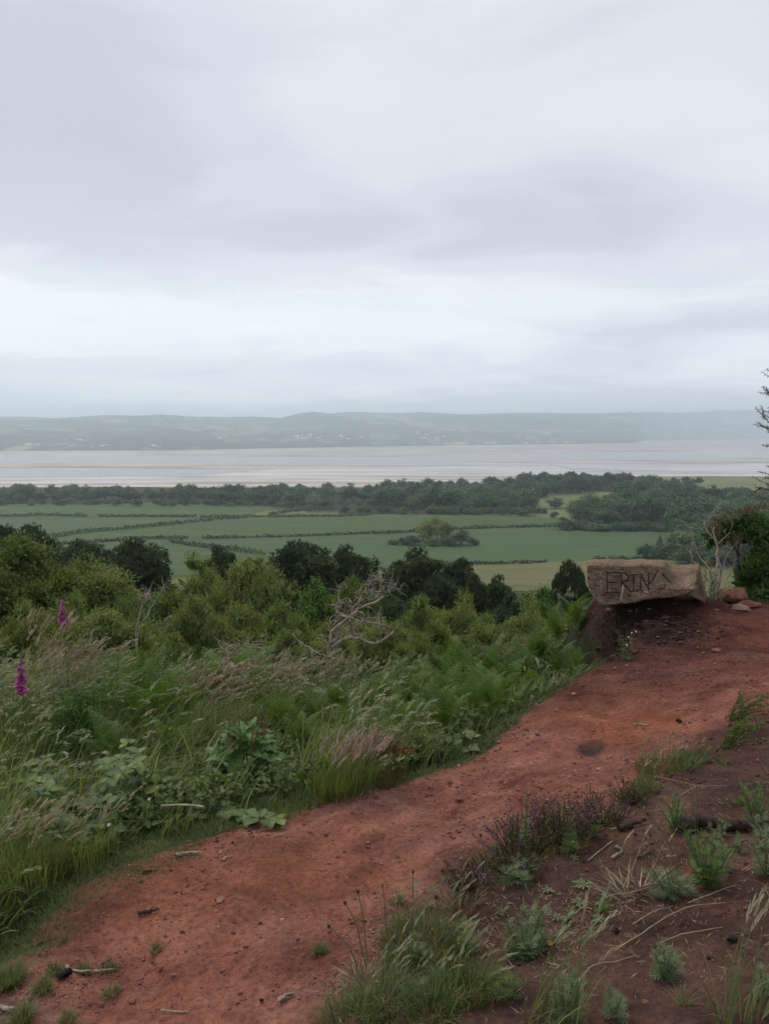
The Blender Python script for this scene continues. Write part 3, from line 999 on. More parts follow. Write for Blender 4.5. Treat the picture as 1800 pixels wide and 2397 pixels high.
def hill_par(x, y):
    px = 900 + 1650 * np.tan(np.arctan2(x, y)) * math.cos(TH)
    sh = np.interp(px, SHP[:, 0], SHP[:, 1]); rg = np.interp(px, RDG[:, 0], RDG[:, 1])
    ds = 85.0 / ((sh - 1012) / 1650.0)
    dr = ds + 4300
    zr = (1012 - rg) / 1650.0 * dr
    return ds, dr, zr


def hill_z(x, y):
    ds, dr, zr = hill_par(x, y)
    s = (y - ds) / (dr - ds)
    nz = fbm(x / 1500, y / 1500, oct=5, s=71)
    up = np.clip(s, 0, 1)
    base = up ** 0.85 * (1 - .16 * np.sin(up * 2 * PI)) + nz * .26 * np.sin(np.clip(s, 0, 1) * PI)
    fall = 1 - .5 * sstep(1.0, 2.0, s)
    z = -84.2 + (zr + 84) * np.where(s < 1, base, fall)
    z = z + 22 * fbm(x / 420, y / 420, oct=3, s=75) * sstep(.1, .5, s) * (1 - sstep(1.3, 1.8, s))
    z = z + 5 * np.maximum(fbm(x / 60, y / 60, oct=2, s=76), -.2) * sstep(0.02, .1, s)
    return np.where(s < 0, -92 + 0 * z, np.maximum(z, -84.6))


ang = np.linspace(-math.radians(50), math.radians(50), 380)
ss = np.r_[-0.02, 0.0, np.linspace(0.004, 1.05, 150), np.linspace(1.1, 1.7, 12)]
AA, S_ = np.meshgrid(ang, ss, indexing='ij')
ty = np.ones_like(AA); tx = np.tan(AA)
ds, dr, zr = hill_par(tx, ty)
Y = ds + S_ * (dr - ds); X = tx * Y
Z = hill_z(X.ravel(), Y.ravel())
m_ = MB(); m_.add(np.c_[X.ravel(), Y.ravel(), Z], Q=grid_quads(len(ang), len(ss))[:, ::-1])
me = m_.mesh('hills', M['hill'])
tag(obj('hills', me), 'hazy farmed hills on the far side of the estuary', kind='structure')

# ---- air
hm = bpy.data.materials.new('haze_air'); hm.use_nodes = True
t = hm.node_tree; t.nodes.clear()
pv = t.nodes.new('ShaderNodeVolumePrincipled')
pv.inputs['Color'].default_value = (.78, .90, 1.0, 1)
pv.inputs['Density'].default_value = 0.00018
pv.inputs['Anisotropy'].default_value = 0.45
ho = t.nodes.new('ShaderNodeOutputMaterial'); t.links.new(pv.outputs[0], ho.inputs['Volume'])
hb = MB()
bx0, bx1, by0, by1, bz0, bz1 = -20000., 20000., -2500., 21000., -94., 460.
bv = np.array([(x, y, z) for z in (bz0, bz1) for y in (by0, by1) for x in (bx0, bx1)])
hb.add(bv, Q=[(0, 2, 3, 1), (4, 5, 7, 6), (0, 1, 5, 4), (2, 6, 7, 3), (0, 4, 6, 2), (1, 3, 7, 5)])
tag(obj('haze', hb.mesh('haze', hm)), 'pale haze in the air over the estuary', kind='stuff')

# ================================================================== BUILDINGS OVER THE WATER
def house_mesh(name, w, d, h, roof, wall, roofm, doors=0):
    b = MB()
    x, y = w / 2, d / 2
    V = [(-x, -y, -3), (x, -y, -3), (x, y, -3), (-x, y, -3), (-x, -y, h), (x, -y, h), (x, y, h), (-x, y, h), (-x, 0, h + roof), (x, 0, h + roof)]
    b.add(V, Q=[(0, 1, 5, 4), (1, 2, 6, 5), (2, 3, 7, 6), (3, 0, 4, 7)], T=[(4, 8, 7), (5, 6, 9)], m=0)
    e = .6
    V2 = [(-x - e, -y - e, h - .2), (x + e, -y - e, h - .2), (x + e, 0, h + roof + .3), (-x - e, 0, h + roof + .3), (-x - e, y + e, h - .2), (x + e, y + e, h - .2)]
    V2 = V2 + [(a, c, z + .35) for a, c, z in V2]
    b.add(V2, Q=[(0, 1, 2, 3), (3, 2, 5, 4), (6, 9, 8, 7), (9, 10, 11, 8), (0, 6, 7, 1), (4, 5, 11, 10), (0, 3, 9, 6), (3, 4, 10, 9), (1, 7, 8, 2), (2, 8, 11, 5)], m=1)
    for i in range(doors):      # door and window openings along the front
        cx0 = -x + (i + .5) * w / doors
        b.add([(cx0 - .9, -y - .05, .2), (cx0 + .9, -y - .05, .2), (cx0 + .9, -y - .05, 2.3), (cx0 - .9, -y - .05, 2.3)], Q=[(0, 1, 2, 3)], m=2)
    return b.mesh(name, [wall, roofm, M['slate']])


hs = [house_mesh('house', 10, 8, 5.5, 3, M['whitewall'], M['slate'], 3), house_mesh('house', 16, 8, 4.5, 2.5, M['whitewall'], M['whitewall'], 4), house_mesh('house', 12, 9, 6, 3, M['greywall'], M['slate'], 3)]
groups = [  # px0, px1, py0, py1, count, label
    (690, 850, 1019, 1031, 34, 'small white house in the hillside town across the water, centre'),
    (960, 1075, 1012, 1030, 22, 'small white house scattered above the factory chimneys across the water'),
    (150, 210, 1029, 1034, 6, 'pale long house in the row on the left hillside'),
    (470, 570, 1020, 1033, 7, 'pale farmhouse on the green slope left of the hillside town'),
    (60, 260, 1044, 1051, 8, 'low pale building on the far shore at the left'),
    (340, 380, 1042, 1050, 5, 'reddish roofed building by the far shore, left of centre')]
for (x0, x1, y0, y1, n, lab) in groups:
    hp = hit(R.uniform(x0, x1, n), R.uniform(y0, y1, n), hill_z, 30000)
    for k in range(n):
        o = obj('house', hs[k % 3], loc=(hp[k, 0], hp[k, 1], hill_z(hp[k:k + 1, 0], hp[k:k + 1, 1])[0] + 1.5), rot=(0, 0, R.uniform(-.6, .6)))
        s_ = R.uniform(1.0, 1.9); o.scale = (s_ * 1.2, s_, s_)
        tag(o, lab, 'house', lab.replace('small ', '').replace('house', 'houses').replace('building', 'buildings'))


def on_hill(px, off=25):
    x = math.tan(math.atan((px - 900) / 1650 / math.cos(TH)))
    dsv = hill_par(np.array([x]), np.array([1.0]))[0][0] + off
    return Vector((x * dsv, dsv, -84.3))


sheds = [(1076, 60, 8, 'greywall', 'whitewall', 'long low white shed left of the factory chimneys'), (1145, 95, 8, 'whitewall', 'whitewall', 'widest bright white shed right of the factory chimneys'),
         (1018, 50, 5, 'whitewall', 'greywall', 'small white shed farthest left of the factory chimneys'), (1184, 40, 8, 'greywall', 'slate', 'grey shed between the white shed and the boatyard'),
         (1227, 34, 10, 'whitewall', 'whitewall', 'short tall white shed on the point'), (1254, 60, 10, 'whitewall', 'greywall', 'white shed with pale grey roof on the point'),
         (1287, 95, 10, 'whitewall', 'blueroof', 'long shed with blue roof on the point'), (1320, 45, 9, 'whitewall', 'greywall', 'white shed right of the long blue roofed shed'),
         (1336, 32, 9, 'greywall', 'greywall', 'last pale shed at the end of the point'), (355, 70, 7, 'whitewall', 'slate', 'long white shed on the left of the far shore')]
for (px, w, h, a, b, lab) in sheds:
    p = on_hill(px, 60)
    e_ = empty('industrial_shed', p, lab, 'shed', 'sheds on the far shore')
    mm_ = house_mesh('shed', w, 26, h * 1.5, 3.2, M[a], M[b], max(3, w // 9))
    wall = obj('walls', mm_, e_)
for px, h in ((1086, 46), (1091, 44), (1119, 42), (1044, 30)):
    c_ = MB(); tube(c_, [(0, 0, -2), (0, 0, h * .5), (0, 0, h)], [2.6, 2.2, 1.7], 10); tube(c_, [(0, 0, h - 3), (0, 0, h - 1)], [2.4, 2.4], 10)
    lb = {1086: 'left of the two close white factory chimneys', 1091: 'right of the two close white factory chimneys', 1119: 'single slim chimney right of the pair', 1044: 'short slim chimney left of the pair'}[px]
    tag(obj('chimney', c_.mesh('chimney', M['whitewall']), loc=on_hill(px, 90)), lb + ' on the far shore', 'chimney', 'factory chimneys')
# quay walls / low scrub banks on the far shore
for (a, b, lab) in ((1245, 1375, 'dark stone quay below the sheds on the point'), (1458, 1496, 'dark low breakwater right of the sheds')):
    q = MB()
    pa, pb = on_hill(a, 0), on_hill(b, 0)
    n = 30
    pts = np.array([pa.lerp(pb, i / n) for i in range(n + 1)])
    hh = 6.5 + R.uniform(-1.2, 1.2, n + 1)
    V = np.stack([pts + [0, -8, -1], pts + np.c_[np.zeros(n + 1), np.full(n + 1, -4), hh], pts + np.c_[np.zeros(n + 1), np.full(n + 1, 12), hh], pts + [0, 16, -1]], 1).reshape(-1, 3)
    q.add(V, Q=grid_quads(n + 1, 4)[:, ::-1])
    tag(obj('quay', q.mesh('quay', M['quay'])), lab, 'quay')

# ================================================================== TREES
def make_crown(seed, nl, nleaf, leaf, mat, style='round', fill=900, z0=.22, asp=.6, ar=1.0, rl=(.11, .18)):
    """crown of a tree one unit wide and ar high: leaves on the skins of many overlapping lobes"""
    rs = np.random.RandomState(seed)
    b = MB()
    n = int(nl * max(1, ar * .8))
    rho = np.sqrt(rs.rand(n)) * .38; th = rs.rand(n) * 6.283
    rr = rs.uniform(rl[0], rl[1], n)
    ztop = ar - rr * .9 - (1 - np.sqrt(1 - (rho / .5) ** 2)) * .62 - rs.rand(n) * .05
    zb = z0 * ar + rr
    zz3 = zb + (ztop - zb) * rs.rand(n) ** .62
    low = (zz3 - zb) / (ar - zb + 1e-6)
    sh = .72 + .28 * sstep(0, .3, low)
    C = np.stack([np.cos(th) * rho * sh, np.sin(th) * rho * sh, zz3], -1)
    C = np.vstack([C, [(rs.uniform(-.06, .06), rs.uniform(-.06, .06), ar - .12)]]); rr = np.r_[rr, .12]
    pr = rr ** 2 / (rr ** 2).sum()
    lob = rs.choice(len(C), nleaf, p=pr)
    d = rdir(nleaf, rs); d[:, 2] = np.where((d[:, 2] < -.3) & (rs.rand(nleaf) < .6), -d[:, 2], d[:, 2])
    sq = np.array([1, 1, .85 if style != 'pine' else .6])
    lump = 1 + .50 * fbm(d[:, 0] * 4 + lob * 7.7, d[:, 1] * 4, d[:, 2] * 4, oct=2, s=seed) + .35 * (rs.rand(nleaf) < .10) * rs.rand(nleaf)
    rad = rr[lob] * (.62 + .48 * rs.rand(nleaf) ** .6) * lump
    Pp = C[lob] + d * rad[:, None] * sq
    v = .5 + .20 * rs.normal(size=nleaf) + (rs.rand(len(C)) - .5)[lob] * .35
    if style == 'pine':
        nn_ = 6
        up = unit(d + [0, 0, .9])
        Pn = np.repeat(Pp, nn_, 0); A_ = unit(np.repeat(up, nn_, 0) + rs.normal(size=(nleaf * nn_, 3)) * .55)
        rhombi(b, Pn, A_, rdir(len(Pn), rs), leaf * rs.uniform(.7, 1.3, len(Pn)), leaf * .22, a=np.clip(np.repeat(v, nn_) + rs.uniform(-.15, .2, len(Pn)), 0, 1))
    else:
        nr = unit(d + rs.normal(size=(nleaf, 3)) * .55 + [0, 0, .25])
        ax = np.cross(nr, rdir(nleaf, rs))
        if style == 'willow': ax = unit(ax + d * .9 + [0, 0, .45])
        rhombi(b, Pp, ax, nr, leaf * rs.uniform(.6, 1.3, nleaf), leaf * asp * rs.uniform(.7, 1.1, nleaf), a=np.clip(v, 0, 1))
    fl = rs.choice(len(C), fill, p=pr); df = rdir(fill, rs)
    fs = .055 if style != 'pine' else .04
    rhombi(b, C[fl] + df * (rr[fl] * .55 * rs.rand(fill))[:, None], rdir(fill, rs), rdir(fill, rs), fs * 1.7, fs * 1.1, a=.2)
    me_ = b.mesh('crown', mat)
    w = MB()
    l_ = smooth_line([(0, 0, -.08), (.01, 0, .2 * ar), (rs.uniform(-.02, .02), .01, .5 * ar), (0, 0, .85 * ar)], 12)
    tube(w, l_, np.linspace(.024, .006, len(l_)), 6)
    for k in range(min(len(C), 16)):
        s0 = np.array([0, 0, max(.12, C[k][2] - .3 * rs.uniform(.6, 1))])
        mid = (s0 + C[k]) / 2 + rs.normal(size=3) * .02
        l_ = smooth_line([s0, mid, C[k]], 8)
        tube(w, l_, np.linspace(.010, .003, len(l_)), 4)
    return me_, w.mesh('trunk', M['pinebark'] if style == 'pine' else M['bark']), ar


def place_tree(name, var, loc, w, h, label, cat, group=None, rz=None, mats=None):
    cme, tme, ar = var
    e = empty(name, loc, label, cat, group, rz=random.uniform(0, 6.28) if rz is None else rz, scale=(w, w, h / ar))
    obj('crown', cme, e); obj('trunk', tme, e)
    return e


FAR_OAK = [make_crown(100 + i, 24, 1900, .060, M['oak' if i % 2 else 'oakb'], 'round', 400, z0=.02, rl=(.14, .22)) for i in range(6)]
FAR_BUSH = [make_crown(120 + i, 14, 800, .070, M['oak' if i else 'oakb'], 'round', 200, z0=.0, ar=.6, rl=(.14, .22)) for i in range(3)]
FAR_PINE = [make_crown(130 + i, 20, 1400, .060, M['knoll'], 'round', 300, z0=.35, ar=1.2, rl=(.12, .20)) for i in range(3)]


def scatter(poly, n, mind, holes=()):
    pts = []
    xs = [p[0] for p in poly]; ys = [p[1] for p in poly]
    X = R.uniform(min(xs), max(xs), n * 30); Yp = R.uniform(min(ys), max(ys), n * 30)
    ok = in_poly(X, Yp, poly)
    for h in holes: ok &= ~in_poly(X, Yp, h)
    X, Yp = X[ok], Yp[ok]
    for a, b in zip(X, Yp):
        if all((a - c) ** 2 + (2.3 * (b - d)) ** 2 > mind ** 2 for c, d in pts):
            pts.append((a, b))
            if len(pts) >= n: break
    q = hit([p[0] for p in pts], [p[1] for p in pts], far_z)
    return np.array(pts), q


LMK = [(0, 'by the left photo edge'), (90, 'above the two left edge pines'), (150, 'above the low pine crown'), (216, 'above the gateway gap in the level hedge'), (330, 'above the tall spiky pine'), (400, 'left of the mid green birch'),
       (455, 'above the mid green birch'), (522, 'above the small dark pine'), (600, 'above the tall grey green sallow'), (660, 'left of the widest pine'), (710, 'above the widest pine'), (812, 'above the narrow pine'), (870, 'above the dead tree tip'),
       (940, 'at the left side of the field copse'), (1022, 'above the tall copse tree'), (1085, 'above the right end of the copse'), (1150, 'right of the copse'), (1215, 'left of the two round bushes'), (1268, 'above the two round bushes'), (1320, 'above the umbrella pine'),
       (1375, 'above the left end of the boulder'), (1420, 'above the carved letter E'), (1460, 'above the carved letter R'), (1500, 'above the carved letter N'), (1560, 'above the notch in the boulder'), (1625, 'above the right end of the boulder'), (1680, 'above the bare stems'), (1730, 'above the gorse'), (1790, 'by the right photo edge')]


def lm(px):
    return min(LMK, key=lambda q: abs(q[0] - px))[1]


CLR1 = [(1245, 1166), (1400, 1148), (1408, 1198), (1330, 1216), (1240, 1200)]
CLR2 = [(1620, 1120), (1830, 1118), (1830, 1175), (1650, 1172)]
woods = [
    ([(-60, 1150), (900, 1150), (900, 1178), (650, 1182), (350, 1176), (-60, 1180)], 125, 13, (14, 20), FAR_OAK, 'broadleaf_tree', 'round dark green tree in the shore wood behind the left hand fields', 'trees of the shore wood on the left', ()),
    ([(900, 1148), (1250, 1140), (1460, 1140), (1500, 1160), (1400, 1150), (1260, 1165), (1250, 1196), (1100, 1203), (900, 1190)], 105, 15, (13, 18), FAR_OAK, 'broadleaf_tree', 'round green tree in the middle wood between shore and wheat field', 'trees of the middle wood', (CLR1,)),
    ([(1340, 1234), (1330, 1222), (1420, 1185), (1500, 1150), (1610, 1150), (1640, 1180), (1840, 1180), (1840, 1340), (1600, 1312), (1560, 1296), (1600, 1245)], 140, 16, (13, 20), FAR_OAK, 'broadleaf_tree', 'tall dark green tree in the dense wood above the boulder', 'trees of the dense wood on the right', (CLR2,)),
    ([(1215, 1133), (1450, 1130), (1480, 1146), (1215, 1150)], 40, 9, (15, 19), FAR_PINE, 'pine_tree', 'dark flat topped pine on the knoll by the shore', 'dark pines on the shore knoll', ()),
    ([(1525, 1134), (1640, 1134), (1640, 1140), (1525, 1142)], 14, 8, (8, 11), FAR_PINE, 'pine_tree', 'low dark pine in the short row right of the knoll', 'low dark pines right of the knoll', ()),
    ([(1520, 1148), (1800, 1150), (1800, 1156), (1520, 1156)], 26, 9, (3, 7), FAR_BUSH, 'bush', 'low green bush in the hedge line crossing the right hand pasture', 'bushes across the right hand pasture', ()),
    ([(-60, 1178), (900, 1180), (900, 1186), (640, 1188), (-60, 1184)], 50, 12, (4, 7), FAR_BUSH, 'bush', 'low bush along the near edge of the shore wood', 'bushes at the edge of the shore wood', ()),
    ([(800, 1196), (1260, 1200), (1260, 1208), (800, 1202)], 30, 12, (4, 8), FAR_BUSH, 'bush', 'low bush along the near edge of the middle wood', 'bushes at the edge of the middle wood', ()),
    ([(1325, 1238), (1590, 1242), (1600, 1246), (1325, 1243)], 22, 9, (4, 7), FAR_BUSH, 'bush', 'low bush where the dense wood meets the barley field', 'bushes at the edge of the dense wood', ()),
]
for (poly, n, md, (h0, h1), var, nm, lab, grp, holes) in woods:
    pts, q = scatter(poly, n, md, holes)
    for k in range(len(q)):
        h = R.uniform(h0 * .75, h1 * 1.12)
        if 'left' in grp: h = min(h, (1012 - 1134 - R.uniform(-9, 16)) / 1650 * q[k, 1] - ground0(q[k, 0], q[k, 1])[0] + R.uniform(-2, 1))
        w = h * (R.uniform(1.1, 1.6) if nm != 'bush' else R.uniform(1.5, 2.6))
        if nm == 'pine_tree': w = h * R.uniform(.7, .95)
        ylo, yhi = np.percentile(pts[:, 1], 33), np.percentile(pts[:, 1], 66)
        row = 'in the back row' if pts[k, 1] < ylo else 'in the front row' if pts[k, 1] > yhi else 'mid depth'
        tone = ('paler ' if k % len(var) % 2 == 0 else 'darker ') + ('tall ' if h > (h0 + h1) / 2 else 'small ')
        short = {'trees of the shore wood on the left': 'shore wood tree', 'trees of the middle wood': 'middle wood tree', 'trees of the dense wood on the right': 'right wood tree', 'dark pines on the shore knoll': 'shore knoll pine',
                 'low dark pines right of the knoll': 'low shore pine', 'bushes across the right hand pasture': 'pasture bush', 'bushes at the edge of the shore wood': 'shore wood bush', 'bushes at the edge of the middle wood': 'middle wood bush', 'bushes at the edge of the dense wood': 'right wood bush'}[grp]
        place_tree(nm, var[k % len(var)], (q[k, 0], q[k, 1], ground0(q[k, 0], q[k, 1])[0] - .3), w, h, (tone if nm == 'broadleaf_tree' else tone.split()[1] + ' ') + short + ', ' + row.replace('in the ', '') + ', ' + lm(pts[k, 0]), 'tree' if nm != 'bush' else 'bush', grp)

# single trees that stand on their own in the fields
single = [
    (1022, 1262, 60, 13.5, 'willow', 'tall grey green tree, the highest in the copse in the barley field'), (990, 1266, 50, 11, 'willow', 'grey green tree at the left of the tall one in the field copse'),
    (1080, 1276, 42, 9, 'oak', 'round dark green tree at the right end of the field copse'), (1050, 1278, 35, 5.5, 'oak', 'low dark tree in the front of the field copse'),
    (1003, 1270, 46, 12.2, 'willow', 'grey green tree between the two highest ones of the field copse'), (1042, 1270, 46, 12.6, 'willow', 'grey green tree right of the highest one in the copse'), (1010, 1278, 30, 4.5, 'oak', 'low bush in front of the tall grey tree of the copse'), (965, 1277, 32, 6, 'oak', 'rounded bush on the left side of the field copse'),
    (942, 1276, 30, 4.5, 'bush', 'small bush second from the left end of the field copse'), (918, 1275, 28, 3, 'bush', 'lowest bush at the left end of the field copse'),
    (1108, 1277, 26, 4.5, 'bush', 'brownish bush at the far right end of the field copse'),
    (1262, 1203, 12, 6, 'bush', 'left of two round bushes on the grass strip'), (1274, 1204, 12, 5.5, 'bush', 'right of two round bushes on the grass strip'),
    (1297, 1212, 20, 5.5, 'bush', 'round bush alone on the pasture near the wood corner'), (1318, 1220, 18, 3.5, 'bush', 'low bush by the corner of the dense wood'),
    (1215, 1204, 9, 3.5, 'bush', 'small round bush on the strip left of the pair'), (1274, 1164, 16, 13, 'oak', 'dark tree standing alone at the edge of the clearing'),
    (1340, 1196, 14, 9, 'oak', 'small tree at the foot of the clearing'), (1222, 1196, 40, 11, 'oak', 'spreading tree left of the clearing'), (1300, 1190, 36, 10, 'oakb', 'tree in the middle of the clearing front'),
    (1700, 1172, 14, 14, 'pine', 'dark wind shaped tree on the right hand pasture, its trunk showing'), (1722, 1173, 10, 10, 'pine', 'smaller dark tree beside the wind shaped tree'), (1690, 1174, 10, 9, 'oak', 'thin tree left of the wind shaped tree'),
    (1512, 1308, 36, 8, 'oak', 'round tree at the left end of the wood corner behind the boulder'), (1542, 1306, 34, 11.5, 'spruce', 'pointed conifer at the wood corner behind the boulder'), (1570, 1310, 50, 9, 'oakb', 'broad tree right of the pointed conifer'),
    (1610, 1320, 60, 9, 'oak', 'wide dark tree low in the wood behind the bare stems'), (1660, 1325, 60, 10, 'oakb', 'wide tree behind the bare stems'),
]
WIL = make_crown(140, 24, 3600, .045, M['willow'], 'willow', 350, z0=.05, ar=1.1)


def make_spruce(seed):
    rs = np.random.RandomState(seed); b = MB(); n = 2600
    z = rs.rand(n) ** 1.3; lay = (z * 13) % 1
    r = (1 - z) * .42 * (.45 + .55 * lay) * (.8 + .4 * rs.rand(n)); a_ = rs.rand(n) * 6.28
    Pn = np.stack([np.cos(a_) * r, np.sin(a_) * r, .06 + z * .94], -1)
    ax = np.stack([np.cos(a_), np.sin(a_), rs.uniform(-.2, .5, n)], -1)
    rhombi(b, Pn, ax, rdir(n, rs) * .5 + [0, 0, 1], .085 * (1.1 - z), .04, a=np.clip(.45 + .2 * rs.normal(size=n), 0, 1))
    w = MB(); tube(w, [(0, 0, -.03), (0, 0, .5), (0, 0, .97)], [.025, .014, .004], 6)
    return b.mesh('crown', M['oak']), w.mesh('trunk', M['bark']), 1.0


SPR = make_spruce(5)
kinds = {'willow': WIL, 'oak': FAR_OAK[1], 'oakb': FAR_OAK[2], 'bush': FAR_BUSH[1], 'pine': FAR_PINE[0], 'spruce': SPR}
for i, (px, py, wpx, h, kd, lab) in enumerate(single):
    p = hit([px], [py], far_z)[0]
    dist = p[1]
    w = wpx / 1650 * dist * (1.45 if kd != 'willow' else 1.1)
    v = kinds[kd] if kd != 'oak' else FAR_OAK[1 + 2 * (i % 3)]
    place_tree('bush' if kd == 'bush' else ('conifer_tree' if kd in ('pine', 'spruce') else 'broadleaf_tree'), v, (p[0], p[1], ground0(p[0], p[1])[0] - .2), w, h, lab, 'bush' if kd == 'bush' else 'tree')

# hedges between the fields
def hedge(line, h, w, lab, gap=()):
    q = hit([p[0] for p in line], [p[1] for p in line], far_z)
    b = MB()
    for a, c in zip(q[:-1], q[1:]):
        ln = np.hypot(*(c - a)[:2]); n = int(ln * 17)
        tt = R.rand(n)[:, None]; base = a + (c - a) * tt
        lx = base[:, 0] + base[:, 1] * .3
        hh = h * 1.1 * (.75 + .45 * fbm(lx / 6, lx * 0, oct=3, s=81)) * (1 + .5 * np.maximum(fbm(lx / 17, lx * 0 + 5, oct=2, s=82), 0))
        th = R.rand(n) * PI; rr_ = R.rand(n) ** .4
        dy = np.cos(th) * rr_ * w / 2; dz = np.sin(th) ** .6 * rr_ * hh
        nrm = np.array([-(c - a)[1], (c - a)[0]]) / max(ln, 1e-6)
        P_ = np.c_[base[:, 0] + nrm[0] * dy, base[:, 1] + nrm[1] * dy, np.zeros(n)]
        P_[:, 2] = ground0(P_[:, 0], P_[:, 1]) + dz
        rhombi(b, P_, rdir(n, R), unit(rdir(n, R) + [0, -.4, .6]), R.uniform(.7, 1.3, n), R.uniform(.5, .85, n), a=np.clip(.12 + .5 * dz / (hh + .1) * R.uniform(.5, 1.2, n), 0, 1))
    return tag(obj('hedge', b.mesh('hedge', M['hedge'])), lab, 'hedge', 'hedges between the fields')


hedge([(-60, 1210), (60, 1209), (205, 1210)], 2.6, 3, 'short clipped hedge at the left edge below the far wheat field')
hedge([(232, 1210), (340, 1210), (460, 1211)], 2.4, 3, 'level hedge right of the gateway under the far wheat field')
hedge([(470, 1212), (560, 1210)], 2.2, 3, 'thin end of the level hedge meeting the diagonal hedge')
hedge([(118, 1259), (180, 1249), (300, 1238), (420, 1226), (560, 1214), (600, 1210)], 2.6, 6, 'long pale topped hedge running diagonally across the left fields')
hedge([(600, 1211), (700, 1210), (800, 1210), (870, 1207)], 2.2, 3, 'dark level hedge in the centre, below the grass strip')
hedge([(630, 1208), (700, 1196), (780, 1192)], 3.4, 5, 'bushy hedge climbing to the middle wood')
hedge([(125, 1277), (260, 1268), (330, 1262), (442, 1262)], 2.2, 3, 'dark hedge above the left pines')
hedge([(475, 1262), (700, 1257), (900, 1250), (1000, 1245)], 2.1, 3, 'dark hedge left of the field copse')
hedge([(1040, 1242), (1100, 1238), (1200, 1236), (1315, 1233)], 2.5, 3, 'dark hedge right of the field copse reaching the dense wood')
hedge([(400, 1270), (470, 1281), (520, 1288), (620, 1300)], 2.6, 4, 'curving hedge going down behind the left pines')
hedge([(1000, 1322), (1100, 1322), (1200, 1321), (1280, 1317)], 1.7, 3, 'low hedge along the hay meadow, left of the umbrella pine')
hedge([(1385, 1314), (1470, 1310), (1560, 1309)], 2.0, 3, 'low hedge along the hay meadow above the boulder')

# ================================================================== TREES ON THE HILLSIDE
V_BIRCH = [make_crown(201 + i, 60, 22000, .026, M['birch'], 'willow', 2600, z0=.04, asp=.5, ar=1.7) for i in range(2)]
V_WILLOW = [make_crown(211 + i, 60, 24000, .024, M['willow'], 'willow', 2600, z0=.02, asp=.42, ar=1.5) for i in range(2)]
V_SHRUB = [make_crown(261 + i, 70, 24000, .022, M[('willow', 'birch', 'willow')[i]], 'willow', 2600, z0=.0, asp=.45, ar=1.0, rl=(.09, .15)) for i in range(3)]
V_HAZEL = [make_crown(221 + i, 40, 14000, .030, M['hazel'], 'round', 1800, z0=.03, asp=.7, ar=1.4) for i in range(2)]
V_GOLD = [make_crown(231, 60, 24000, .025, M['gold'], 'willow', 2600, z0=.03, asp=.55, ar=1.8)]
V_PINE = [make_crown(241 + i, 62, 4600, .055, M['pine'], 'pine', 2200, z0=.35, ar=2.4, rl=(.06, .14)) for i in range(3)]
V_DARK = [make_crown(251, 40, 15000, .030, M['oak'], 'round', 1800, z0=.03, asp=.7, ar=1.5)]
V_UMB = []


def umbrella_pine():
    rs = np.random.RandomState(77); b = MB(); w = MB()
    C = [(0.0, 0, .86, .15), (.17, .05, .82, .13), (-.15, -.04, .80, .13), (.30, 0, .70, .11), (-.28, .08, .68, .12), (.08, -.2, .78, .12), (-.05, .2, .76, .13),
         (-.40, -.03, .50, .12), (-.36, .1, .38, .10), (.38, .05, .52, .10), (.36, -.1, .40, .09), (-.1, -.1, .66, .10), (.14, .1, .64, .10), (-.44, 0, .30, .09), (.42, 0, .28, .08)]
    for (x, y, z, r) in C:
        n = 230
        d = rdir(n, rs); d[:, 2] = np.abs(d[:, 2]) * np.where(rs.rand(n) < .8, 1, -.6)
        P_ = np.array([x, y, z]) + d * [1, 1, .55] * (r * rs.uniform(.6, 1.1, n))[:, None]
        Pn = np.repeat(P_, 7, 0); A_ = unit(np.repeat(unit(d + [0, 0, .8]), 7, 0) + rs.normal(size=(n * 7, 3)) * .5)
        rhombi(b, Pn, A_, rdir(len(Pn), rs), .035 * rs.uniform(.7, 1.2, len(Pn)), .009, a=np.clip(.45 + .25 * rs.normal(size=len(Pn)), 0, 1))
        sx = rs.uniform(-.12, .12)
        tube(w, smooth_line([(sx * .4, 0, -.05), (sx, y * .2, .3), (x * .6, y * .6, z - .22), (x, y, z)], 12), np.linspace(.013, .004, 13), 5)
    return b.mesh('crown', M['pine']), w.mesh('trunk', M['pinebark']), 1.0


